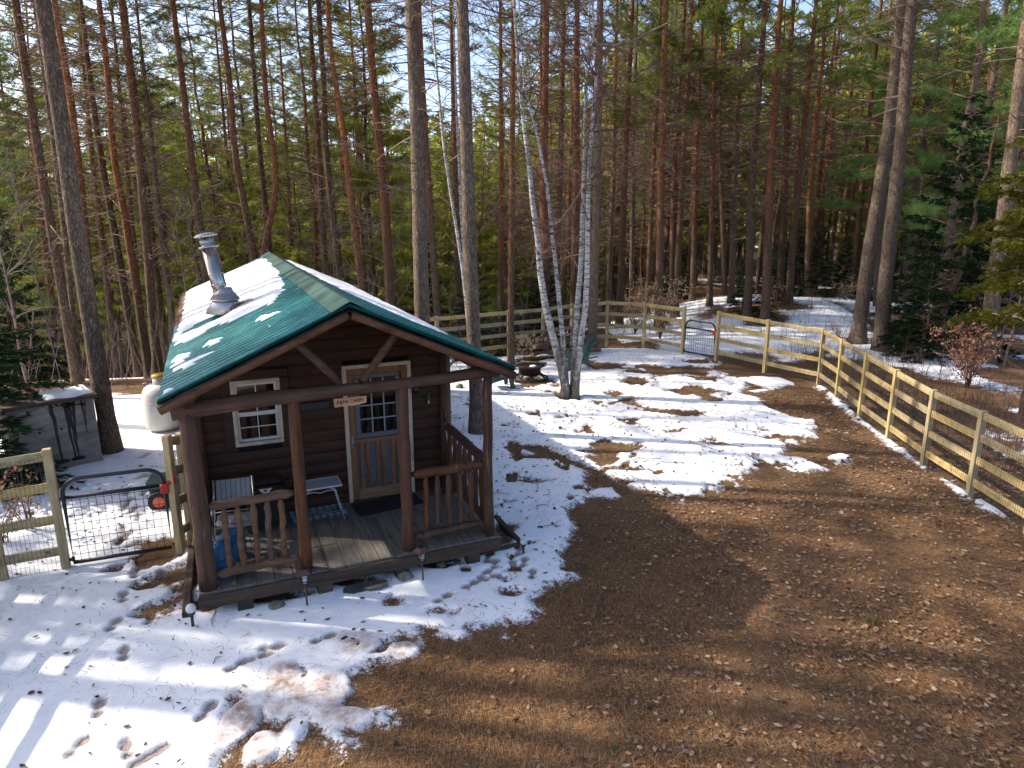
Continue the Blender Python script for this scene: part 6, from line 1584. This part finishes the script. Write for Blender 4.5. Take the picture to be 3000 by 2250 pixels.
E_ = post_px(2450.6, 1167, 2471.5, 992.8); F_ = post_px(2397, 1126, 2413.7, 962.6); G_ = post_px(2238.8, 1091, 2254, 936); H_ = post_px(2097, 1056.5, 2108, 911)
I_ = post_px(1997.7, 1037.5, 2004, 900.6); J_ = post_px(1884.7, 1015.8, 1890, 886); K_ = post_px(1776.7, 1007.3, 1780, 880.4)
dAB = np.array(A) - np.array(B); Z1 = tuple(np.array(A) + dAB * np.array([1, 1, 0]) * 1.0); Z2 = tuple(np.array(A) + dAB * np.array([1, 1, 0]) * 2.0)
Z3 = tuple(np.array(A) + dAB * np.array([1, 1, 0]) * 3.0); Z4 = tuple(np.array(A) + dAB * np.array([1, 1, 0]) * 4.0)
hm = float(np.mean([q[2] for q in (A, B, C_, D_, E_, F_, G_, H_, I_, J_, K_)]))
print('fence', [tuple(round(float(c), 2) for c in q) for q in (A, B, C_, D_, E_, F_, G_, H_, I_, J_, K_)], hm)
fence('long board and wire fence running towards the viewer along the right side of the clearing', [Z4, Z3, Z2, Z1, A, B, C_, D_, E_, F_], 1)
fence('two bay board fence between the far gate and the right fence corner', [F_, G_, H_], 1, cap=[0, 1, 1])
yN = 22.2; Np = atY(1490.5, 930, yN); L_ = (atY(1677, 900, 23.6)[0], 23.6, 1.45); Mq = (atY(1592, 904, 22.9)[0], 22.9, 1.42); Nn = (Np[0], yN, 1.42)
dM = np.array(Nn) - np.array(Mq); O1 = tuple(np.array(Nn) + dM * [1.9, 1.9, 0]); O2 = tuple(np.array(Nn) + dM * [3.8, 3.8, 0]); O3 = tuple(np.array(Nn) + dM * [5.7, 5.7, 0])
K2 = tuple(np.array(K_))
fence('board fence between the far gate and the birch clump', [I_, J_, K_], 1)
fence('board fence behind the firewood running off behind the cabin roof', [K_, L_, Mq, Nn, O1, O2], 1, cap=[0, 1, 1, 1, 1, 1])
P1 = post_px(197, 1674, 131, 1315); P0 = post_px(14, 1708, -45, 1345); P2 = post_px(531, 1620, 490, 1275); P3 = post_px(565, 1593, 527, 1268)
print('left', P0, P1, P2, P3)
fence('near board and wire fence panel left of the black gate', [P0, P1], -1)
fdir = np.array([.50, -1.9]); fdir /= np.hypot(*fdir)
LP = [P0] + [(P0[0] + fdir[0] * 1.75 * k, P0[1] + fdir[1] * 1.75 * k, 1.36) for k in (1, 2, 3)]
fence('board fence just outside the left edge throwing long shadows on the snow', LP, -1, cap=[0, 1, 1, 1])
P3b = (P3[0], P3[1], P3[2]); fence('narrow board fence filler between the gate and the left porch post', [P2, P3b], -1)
# gates
def gate(label, p, q, h, latch_at_q=True, arch=.2):
    p = np.array(p); q = np.array(q); d = q[:2] - p[:2]; L = np.hypot(*d); root = thing('wire_gate', label, 'gate', (p[0], p[1], 0), math.atan2(d[1], d[0]), 'black wire gates')
    r = .026; x0, x1 = .09, L - .10; z0 = .08; ar = min(.2, arch); pts = [(x0, 0, z0)] + [(x0, 0, h - ar)]
    for k in range(1, 7): a = math.pi / 2 * k / 6; pts.append((x0 + ar - ar * math.cos(a), 0, h - ar + ar * math.sin(a)))
    for k in range(0, 7): a = math.pi / 2 * k / 6; pts.append((x1 - ar + ar * math.sin(a), 0, h - ar + ar * math.cos(a)))
    pts += [(x1, 0, z0)]
    mb = MB(); mb.tube(pts, r, 10); mb.tube([(x0, 0, z0 + .03), (x1, 0, z0 + .03)], r, 10); mb.tube([(x0, 0, h - .24), (x1, 0, h - .24)], r, 10); mb.build('frame', M['gate'], root)
    w = MB(); n = int((x1 - x0) / .082)
    for k in range(1, n): w.box((x0 + (x1 - x0) * k / n, 0, (z0 + h - .24) / 2), (.006, .006, h - .24 - z0))
    n = int((h - .24 - z0) / .105)
    for k in range(1, n + 1): w.box(((x0 + x1) / 2, 0, z0 + .03 + (h - .27 - z0) * k / (n + .4)), (x1 - x0, .006, .006))
    w.build('wire_mesh', M['gate'], root)
    for z in (.16, h - .24):
        mb = MB(); mb.box((.04, -.01, z), (.11, .03, .035), None, 0, .004); mb.lathe([(.02, -.03), (.02, .03)], (.09, -.0, z), 10); mb.build('hinge', M['blackm'], root)
    mb = MB(); zz = h - .25; mb.box((x1, -.03, zz - .03), (.10, .05, .13), None, 0, .01); mb.box((x1 + .09, -.03, zz + .05), (.10, .04, .06), None, 0, .008); mb.box((x1 + .12, -.03, zz + .12), (.045, .04, .15), None, 0, .008); mb.build('latch', M['red'], root)
gate('near black arched wire gate with a red latch at the left, boot prints behind it', P1, P2, 1.24)
gate('far black arched wire gate with a red latch at the back of the clearing', I_, H_, 1.14)

# ---------------------------------------------------------------- left yard things
# propane tank
tp = G(478, 1268); tc_ = toC(tp)
d = tp[1] * CP + CAMH * SP; tr = 53 / F * d
tk = thing('propane_tank', 'tall white propane cylinder with a yellow collar standing beside the cabin', 'gas tank', (tp[0], tp[1] + tr * .3, 0), .3)
print('tank', tp, tc_, tr)
zt_top = atY(470, 1123, tp[1] + tr * .3)[2]
mb = MB(); pr = [(tr * .72, .02), (tr * .74, .09), (tr * .8, .1), (tr * .95, .13), (tr, .2), (tr, zt_top - .32), (tr * .96, zt_top - .2), (tr * .84, zt_top - .09), (tr * .62, zt_top - .02), (tr * .3, zt_top), (.001, zt_top + .005)]
mb.lathe(pr, (0, 0, 0), 36); mb.lathe([(tr + .002, zt_top - .34), (tr + .004, zt_top - .335), (tr + .002, zt_top - .33)], (0, 0, 0), 36); mb.build('cylinder', M['tank'], tk)
mb = MB(); mb.lathe([(.13, zt_top - .02), (.135, zt_top), (.13, zt_top + .14), (.12, zt_top + .14), (.12, zt_top)], (0, 0, 0), 24); mb.build('collar', M['tank'], tk)
mb = MB(); mb.lathe([(.14, zt_top + .13), (.142, zt_top + .18), (.10, zt_top + .205), (.001, zt_top + .21)], (0, 0, 0), 24); mb.build('cap', M['yellow'], tk)
for s in (-1, 1):
    mb = MB(); mb.tube([(s * tr * .74, 0, zt_top - .06), (s * tr * .82, 0, zt_top + .02), (s * tr * .66, 0, zt_top + .03), (s * tr * .6, 0, zt_top - .03)], .012, 6); mb.build('lifting_eye', M['tank'], tk)
mb = MB(); mb.box((0, -tr - .002 + .0, zt_top - .48), (.16, .004, .17)); o = mb.build('data_plate', M['vinyl'], tk); o.rotation_euler = (0, 0, R(-14))
# plywood box
b0 = G(302, 1356); bt_ = atY(273, 1176, b0[1])[2]; b1 = G(50, 1412); dv = b1[:2] - b0[:2]; Lb = np.hypot(*dv)
print('box', b0, b1, bt_, Lb)
bx = thing('plywood_box', 'weathered plywood storage box streaked with black tar, snow on its sloping lid', 'storage box', (b1[0], b1[1], 0), math.atan2(-dv[1], -dv[0]))
dp = .8; bh = bt_ + .09
mb = MB(); mb.prism([(0, .14), (0, bh), (dp, bh + .02), (dp, .14)], 0, .02, 'x'); mb.prism([(0, .14), (0, bh), (dp, bh + .02), (dp, .14)], Lb - .02, Lb, 'x')
mb.box((Lb / 2, .01, .14 + (bh - .14) / 2), (Lb - .04, .02, bh - .14)); mb.box((Lb / 2, dp - .01, .14 + (bh - .13) / 2), (Lb - .04, .02, bh - .13)); mb.build('box_wall', M['ply'], bx)
mb = MB(); mb.box((Lb / 2, -.008, .08), (Lb + .02, .04, .15), None, 0, .006); mb.build('skid_board', M['ply'], bx)
mb = MB(); mb.prism([(-.06, bh - .01), (-.06, bh + .05), (dp + .05, bh + .075), (dp + .05, bh + .015)], -.04, Lb + .06, 'x'); mb.build('lid', M['lid'], bx)
mb = MB(); gs_ = np.random.default_rng(8); nx2, ny2 = 22, 8; vs = []; fs = []
for j in range(ny2 + 1):
    for i in range(nx2 + 1):
        u = i / nx2; v_ = j / ny2; e = min(1, min(u, 1 - u) * 7, min(v_, 1 - v_) * 3.5); x = Lb * (.45 + .58 * u) ; y = .02 + (dp * .8) * v_ + .05 * math.sin(u * 9)
        vs.append((x, y, bh + .055 + (y + .06) * .025 + .065 * math.sqrt(max(e, 0)) - .012 * (e <= 0) + gs_.normal(0, .003)))
for j in range(ny2):
    for i in range(nx2): k = j * (nx2 + 1) + i; fs.append((k, k + 1, k + nx2 + 2, k + nx2 + 1))
mb.add(vs, fs, 0, True); mb.build('lid_snow', M['snow'], bx)
def bpx(x, y): p = atY(x / 3.015, 850 + y / 3.015, (b0[1] + b1[1]) / 2); return x
mb = MB(); gt2 = np.random.default_rng(2)
for (fx, w0, zend, pool) in ((.50, .07, .16, .10), (.655, .065, .17, .07), (.71, .035, .45, 0), (.755, .055, .2, .10), (.855, .03, .62, 0), (.90, .02, .75, 0), (.69, .03, .3, 0)):
    xs = fx * Lb; z0 = bh - .02; n = 9; L_s = []; R_s = []
    for k in range(n):
        t = k / (n - 1); z = z0 + (max(zend, .16) - z0) * t; w = w0 * (1 - .62 * t) * gt2.uniform(.85, 1.15); c = xs + .05 * t * math.sin(fx * 40) + gt2.normal(0, .006)
        L_s.append((c - w / 2, z)); R_s.append((c + w / 2, z))
    mb.prism(L_s + R_s[::-1], -.0035, -.0005, 'y')
    if pool: mb.prism([(xs + .05 * math.sin(fx * 40) + pool * math.cos(a) * 1.1, .19 + pool * .45 * math.sin(a)) for a in np.linspace(0, 6.0, 12)], -.006, -.0038, 'y')
mb.build('tar_run', M['tar'], bx)
for fx in (.33, .58):
    mb = MB(); mb.lathe([(.022, 0), (.02, .012), (.001, .014)], (fx * Lb, -.001, .62 * bh), 10, Matrix.Rotation(R(90), 3, 'X')); mb.build('knob', M['black'], bx)
# garden cart behind the gate
cp_ = G(466, 1500); ca = thing('garden_cart', 'dark green garden cart with an orange hubbed wheel behind the near gate', 'cart', (cp_[0] + .13, cp_[1] + .06, 0), .25)
for y in (-.02, .55):
    mb = MB(); ro = Matrix.Rotation(R(90), 3, 'X')
    mb.lathe([(.10, -.03), (.155, -.035), (.165, 0), (.155, .035), (.10, .03)], (-.12, y, .165), 20, ro); wh = mb.build('wheel', M['black'], ca)
    mb = MB(); mb.lathe([(.001, -.034), (.05, -.036), (.112, -.026), (.112, .026), (.05, .036), (.001, .034)], (-.12, y, .165), 18, ro); mb.build('hub', M['orange'], wh)
mb = MB(); mb.prism([(-.22, .2), (.42, .2), (.5, .46), (-.3, .46)], .04, .5, 'y'); mb.build('tub', M['greenplastic'], ca)
mb = MB(); mb.tube([(.42, .1, .3), (.62, .12, .02)], .015, 8); mb.tube([(.42, .44, .3), (.62, .42, .02)], .015, 8); mb.build('stand', M['iron'], ca)
yp_ = G(537, 1480); yb = thing('yellow_bucket', 'yellow bucket with snowy rubbish on top behind the narrow fence filler', 'bucket', (yp_[0] + .05, yp_[1] + .15, 0), 0)
mb = MB(); mb.lathe([(.115, 0), (.14, .3), (.15, .305), (.15, .32), (.135, .32), (.11, .02)], (0, 0, 0), 20); mb.build('pail', M['yellow'], yb)
mb = MB(); gq = np.random.default_rng(3)
for k in range(7): mb.lathe([(.001, -.02), (.035, -.01), (.03, .02), (.001, .03)], (gq.normal(0, .05), gq.normal(0, .05), .31 + gq.uniform(0, .03)), 8)
mb.build('rubbish', M['snow'], yb)

# ---------------------------------------------------------------- fire ring, chairs, firewood
fp = G(1552, 1108); fr_ = thing('fire_ring', 'dark rusty fire ring with a grill grate and a wide foot ring on the snow', 'fire ring', (fp[0], fp[1], 0), .4); fr_.scale = (1, 1, .78)
mb = MB(); mb.lathe([(.46, .0), (.50, .0), (.515, .03), (.50, .06), (.46, .06)], (0, 0, 0), 40, close=True); mb.build('foot_ring', M['iron'], fr_)
mb = MB(); mb.lathe([(.30, .16), (.305, .38), (.40, .46), (.42, .47), (.40, .475), (.30, .40), (.285, .18)], (0, 0, 0), 40, close=True); mb.build('bowl', M['rust'], fr_)
for k in range(6):
    a = k * math.pi / 3 + .2; mb = MB(); mb.bar((.30 * math.cos(a), .30 * math.sin(a), .2), (.47 * math.cos(a), .47 * math.sin(a), .04), .07, .02); mb.build('leg', M['iron'], fr_)
mb = MB(); mb.lathe([(.44, .49), (.455, .478), (.47, .49), (.455, .502)], (0, 0, 0), 40, close=True)
for k in range(-9, 10):
    x = k * .046; y = math.sqrt(max(.445 ** 2 - x * x, 0)); mb.tube([(x, -y, .49), (x, y, .49)], .006, 5)
mb.tube([(-.44, 0, .483), (.44, 0, .483)], .008, 5); mb.tube([(-.06, .42, .49), (-.06, .44, .60), (.06, .44, .60), (.06, .42, .49)], .008, 6); mb.build('grate', M['iron'], fr_)
for i, (x, y, rz_, L, lab) in enumerate([(-.05, -.36, .4, .2, 'charred chunk under the fire ring, left'), (.16, -.34, -.4, .22, 'pale chunk of wood under the fire ring, right'), (-.24, -.30, 1.1, .18, 'short stub of wood under the fire ring, far left')]):
    o = thing('ember_log', lab, 'log', (fp[0] + x, fp[1] + y, .08), rz_); mb = MB(); mb.tube([(-L / 2, 0, 0), (L / 2, 0, .02)], .04, 8, wob=.2, seed=i); mb.build('chunk', M['logbark' if i != 1 else 'logend'], o)
o = thing('charred_log', 'long thin log laid across the fire ring grate', 'log', (fp[0] + .1, fp[1] + .12, .42), R(-18)); mb = MB(); mb.tube([(-.36, 0, 0), (0, .01, .005), (.38, 0, 0)], .033, 9, wob=.2); mb.build('log_body', M['logbark'], o)
sp_ = atY(1562, 1062, 18.6); o = thing('stump', 'cut stump capped with snow just behind the fire ring', 'stump', (sp_[0], 18.6, 0), 0)
mb = MB(); mb.lathe([(.135, -.02), (.115, .1), (.112, .36), (.10, .365), (.001, .365)], (0, 0, 0), 18); mb.build('stump_body', M['logbark'], o); mb = MB(); mb.lathe([(.10, .366), (.095, .39), (.06, .405), (.001, .41)], (0, 0, 0), 18); mb.build('snow_cap', M['snow'], o)
def adirondack(label, x, y, rz):
    c = thing('garden_chair', label, 'chair', (x, y, 0), rz, 'green plastic garden chairs'); m = M['greenplastic']
    mb = MB(); n = 6  # seat slopes back, faces +x
    mb.prism([(.30, .36), (.32, .33), (-.18, .22), (-.18, .25)], -.25, .25, 'y'); mb.build('seat', m, c)
    mb = MB()
    for k in range(5):
        y_ = -.2 + .1 * k; top = .92 - .05 * abs(k - 2) ** 1.5 * .8; mb.bar((-.16, y_ * .95, .24), (-.40, y_ * 1.12, top), .092, .022, (1, 0, .4))
    mb.build('backrest', m, c)
    for s in (-1, 1):
        mb = MB(); mb.prism([(.40, .535), (.40, .56), (-.30, .56), (-.32, .53), (.30, .52)], s * .27 - .045, s * .27 + .045, 'y'); mb.build('armrest', m, c)
        mb = MB(); mb.prism([(.30, 0), (.38, 0), (.38, .53), (.29, .53), (.24, .34)], s * .27 - .02, s * .27 + .02, 'y'); mb.build('leg', m, c)
        mb = MB(); mb.prism([(-.52, 0), (-.44, 0), (-.10, .30), (-.22, .53), (-.30, .53), (-.2, .28)], s * .265 - .02, s * .265 + .02, 'y'); mb.build('leg', m, c)
    return c
q = G(1440, 1140); adirondack('green plastic garden chair facing the fire ring, partly behind the right porch post', q[0] + .14, q[1] + .05, R(18))
q = G(1362, 1088); adirondack('green plastic garden chair half hidden behind the tall pale pine', q[0] - .12, q[1] + .35, R(-15))
q = G(1690, 1080); adirondack('green plastic garden chair behind the birch clump', q[0], q[1], R(195))
# firewood: every log its own object
gl_ = np.random.default_rng(17)
def split_log(seed, r, L):
    g_ = np.random.default_rng(seed); n = 10; kind = seed % 3
    if kind == 0: prof = [(r * math.cos(6.283 * k / n) * g_.uniform(.93, 1.07), r * math.sin(6.283 * k / n) * g_.uniform(.93, 1.07)) for k in range(n)]
    elif kind == 1: prof = [(r * 1.1 * math.cos(math.pi * k / 7), r * 1.1 * math.sin(math.pi * k / 7) - r * .4) for k in range(8)]
    else: prof = [(r * 1.35 * math.cos(-.3 + 1.5 * k / 5) - r * .5, r * 1.35 * math.sin(-.3 + 1.5 * k / 5) - r * .5) for k in range(6)] + [(-r * .6, -r * .6)]
    mb = MB(); vs = [(x, -L / 2, z) for x, z in prof] + [(x, L / 2, z) for x, z in prof]; m = len(prof)
    mb.add(vs, [(i, (i + 1) % m, m + (i + 1) % m, m + i) for i in range(m)], 0, kind == 0); me_f = [tuple(range(m)), tuple(range(2 * m - 1, m - 1, -1))]
    for f in me_f: mb.f.append(f); mb.m.append(1); mb.sm.append(False)
    return mb
LOGM = []
for i in range(6):
    mb = split_log(i, .075, .42); o = mb.build('firewood_log', [M['logbark'], M['logend']]); LOGM.append(o)
used_l = set()
def put_log(k, loc, rot, s, label, group):
    o = LOGM[k]
    if k in used_l: o = o.copy(); COL.objects.link(o)
    used_l.add(k); o.location = loc; o.rotation_euler = rot; o.scale = s; tag(o, label, 'log', group)
w0 = G(1512, 1044); w1 = G(1632, 1034); wy = w0[1]; dw = (w1 - w0)[:2]; Lw = np.hypot(*dw); aw = math.atan2(dw[1], dw[0]); ux = dw / Lw
wy_n = 0
def wpt(t, back, z): return (w0[0] + ux[0] * t - ux[1] * back, w0[1] + ux[1] * t + ux[0] * back, z)
for row in range(5):
    n = int(Lw / .15); off = .075 * (row % 2)
    for k in range(n):
        t = off + .075 + k * .15 + gl_.normal(0, .008)
        if t > Lw - .05: continue
        if row == 4 and gl_.random() < .35: continue
        s = gl_.uniform(.88, 1.12)
        lab = 'split firewood log with its pale cut end showing in the left part of the woodpile'
        put_log(int(gl_.integers(6)), wpt(t, gl_.normal(.25, .03), .085 + row * .132 + gl_.normal(0, .008)), (0, gl_.uniform(0, 6.28), aw + gl_.normal(0, .06)), (s, 1, s), lab, 'end on logs of the woodpile')
for k in range(26):
    t = Lw * .45 + k % 9 * .26 + gl_.normal(0, .05); row = k // 9
    put_log(int(gl_.integers(6)), wpt(t, -.05 + gl_.normal(0, .12) - .15 * (row == 0), .07 + row * .135), (gl_.uniform(0, 6.28) * 0, gl_.uniform(0, 6.28), aw + R(90) + gl_.normal(0, .25)), (1, gl_.uniform(.7, 1.1), 1), 'split firewood log lying sideways along the low right part of the woodpile', 'sideways logs of the woodpile')
for k in range(8):
    put_log(int(gl_.integers(6)), wpt(Lw + .95 + gl_.normal(0, .03) + .0, .25, .08 + k * .115 if k < 6 else .08), (0, gl_.uniform(0, 6.28), aw + R(90) + gl_.normal(0, .08)), (1.1, .75, 1.0), 'split firewood log in the short cribbed stack right of the birch stems', 'logs of the cribbed stack')
for k in range(5):
    put_log(k, wpt(Lw + .25 + k * .16, .2 + gl_.normal(0, .05), .50 + gl_.uniform(0, .22)), (0, gl_.uniform(0, 6.28), aw + gl_.normal(0, .3)), (1, 1, 1), 'split firewood log heaped on the woodpile behind the birch stems', 'heaped logs behind the birch stems')
# strap round the grey pine and the post side tree are part of trunks in the photo: a simple band
sp2 = atY(1735, 912, 23.2); 
# ---------------------------------------------------------------- loose sticks and tufts of the clearing
def stick(label, pts, r, m='twig', name='fallen_branch', fork=None):
    P = np.array([G(u, v) for u, v in pts]); P[:, 2] = .05 + .02 * np.sin(np.arange(len(P)) * 1.7); T = Tubes(); T.add(P - P[0], np.linspace(r, r * .4, len(P)), 5)
    for f in (fork or []):
        Q = np.array([G(u, v) for u, v in f]); Q[:, 2] = .06; T.add(Q - P[0], np.linspace(r * .7, r * .3, len(Q)), 4)
    o = link(name, T.mesh(name, M[m])); o.location = P[0]; tag(o, label, 'fallen branch')
stick('thin dark curved twig on the snow below the left lantern', [(634, 1802), (622, 1830), (624, 1852), (636, 1866), (664, 1846)], .006)
stick('small dark twig lying on the sunlit snow', [(625, 1962), (634, 1942), (666, 1934)], .006)
stick('forked dark branch on the shaded snow right of the cabin', [(1522, 1405), (1545, 1412), (1575, 1420)], .010, fork=[[(1545, 1412), (1560, 1398)], [(1535, 1408), (1545, 1425)]])
stick('dead branch on the brown litter near the right edge', [(2855, 1705), (2900, 1722), (2940, 1742)], .014)
stick('short dark branch in the litter by the grass tuft', [(2290, 1798), (2330, 1802), (2355, 1806)], .014)
stick('pale thin stick in the litter left of the grass tuft', [(2222, 1815), (2250, 1826), (2278, 1836)], .008, 'twiggrey')
stick('curved pale twig in the litter', [(1700, 1762), (1706, 1782), (1690, 1798), (1668, 1800)], .006, 'twiggrey')
stick('dark broken branch in the lower right litter', [(2718, 1905), (2745, 1918), (2772, 1926)], .014)
stick('dark forked stick in the litter below the snow tongue', [(2230, 1555), (2238, 1575), (2232, 1592)], .010)
stick('dark stick at the edge of the snow in the middle of the clearing', [(2182, 1345), (2200, 1358), (2225, 1368)], .010)
stick('bare dark branch on the snow near the far gate', [(1860, 1012), (1890, 1018), (1925, 1030)], .02, fork=[[(1890, 1018), (1905, 1006)]])
stick('dead twig with side shoots on the snow in the middle of the clearing', [(1780, 1255), (1800, 1246), (1845, 1243)], .008, fork=[[(1795, 1250), (1796, 1225)], [(1820, 1245), (1835, 1222)]])
def tuft(label, u, v, n, h, m, seed, w=.004):
    p = G(u, v); g_ = np.random.default_rng(seed); az = g_.uniform(0, 6.28, n); l = h * g_.uniform(.5, 1.1, n); sp = g_.uniform(.2, 1.0, n)
    c = g_.normal(0, .03, (n, 3)) * [1, 1, 0]; e = c + np.stack([np.cos(az) * sp * l, np.sin(az) * sp * l, l * np.sqrt(1.1 - sp * .9)], 1); s = np.stack([-np.sin(az), np.cos(az), 0 * az], 1) * w
    o = link('grass_tuft', np_mesh('grass_tuft', np.stack([c - s, c + s, e], 1).reshape(-1, 3), np.arange(3 * n).reshape(-1, 3), M[m])); o.location = (p[0], p[1], 0.01); tag(o, label, 'grass tuft')
M['drygrass'] = flat('dry grass', (.16, .13, .055), .8, 0, .4, 8, .2); M['greengrass'] = flat('green sprig', (.05, .11, .025), .7, 0, .3, 8, .3)
tuft('dry olive grass tuft in the brown litter at the right', 2548, 1826, 170, .13, 'drygrass', 1)
tuft('small bright green sprig low in the middle foreground', 1796, 2200, 40, .07, 'greengrass', 2)
tuft('small green sprig in the litter near the right edge', 2853, 1936, 40, .06, 'greengrass', 3)
# cottage glimpsed through the trunks
hp = atY(2212, 795, 50); hx = thing('far_cottage', 'grey cottage with a dark roof glimpsed far off between the trunks', 'house', (hp[0], 50, float(terr(hp[0], 50))), R(-8))
hz = atY(2212, 762, 50)[2] - float(terr(hp[0], 50)); ez = hz - 1.0
mb = MB(); mb.box((0, 2, ez / 2), (4.4, 4, ez)); mb.build('wall', M['screen'], hx)
mb = MB(); mb.prism([(-.5, ez - .1), (2, hz - .3), (4.5, ez - .1), (4.5, ez + .06), (2, hz - .1), (-.5, ez + .06)], -2.5, 2.5, 'x'); mb.build('roof', M['deckdark'], hx)
for x in (-1.6, 0, 1.5):
    mb = MB()
    for (px, pz, w, h) in ((x, ez - .45, .9, .07), (x, ez - 1.45, .9, .07), (x - .42, ez - .95, .07, .94), (x + .42, ez - .95, .07, .94)): mb.box((px, -.02, pz), (w, .05, h))
    wn = mb.build('window', M['vinyl'], hx); mb = MB(); mb.box((x, -.006, ez - .95), (.8, .02, .9)); mb.build('pane', M['glass'], wn)
# ---------------------------------------------------------------- light, sky, camera
SUN_EL, SUN_AZ = R(39.0), math.atan2(.151, -.988)       # towards the sun: from the left, slightly ahead
sd = Vector((math.cos(SUN_EL) * math.cos(SUN_AZ), math.cos(SUN_EL) * math.sin(SUN_AZ), math.sin(SUN_EL)))
L = bpy.data.lights.new('sun', 'SUN'); L.energy = 3.4; L.angle = R(.7); L.color = (1.0, .90, .77)
so = bpy.data.objects.new('sun', L); COL.objects.link(so); so.rotation_euler = sd.to_track_quat('Z', 'Y').to_euler(); so.location = sd * 80
w = bpy.data.worlds.new('World'); S.world = w; w.use_nodes = True; nt = w.node_tree; bg = nt.nodes['Background']
sk = N(nt, 'ShaderNodeTexSky', sky_type='NISHITA'); sk.sun_disc = False; sk.sun_elevation = SUN_EL; sk.sun_rotation = math.pi / 2 - SUN_AZ
sk.altitude = 400; sk.air_density = .7; sk.dust_density = 3.0; sk.ozone_density = .4
nt.links.new(sk.outputs[0], bg.inputs['Color']); bg.inputs['Strength'].default_value = .15
cam = bpy.data.cameras.new('camera'); cam.sensor_width = 36; cam.lens = F / 3000 * 36; cam.clip_end = 4000; cam.clip_start = .05
co = bpy.data.objects.new('camera', cam); COL.objects.link(co); co.location = (0, 0, CAMH); co.rotation_euler = (R(90) - PITCH, 0, 0); S.camera = co
S.view_settings.view_transform = 'Standard'; S.view_settings.look = 'None'; S.view_settings.exposure = 1.36; S.view_settings.gamma = 1
S.cycles.max_bounces = 5; S.cycles.diffuse_bounces = 2; S.cycles.transmission_bounces = 4; S.cycles.use_denoising = True
S.cycles.sample_clamp_indirect = 6
S.cycles.use_adaptive_sampling = True; S.cycles.adaptive_threshold = .015
S.cycles.debug_use_spatial_splits = True
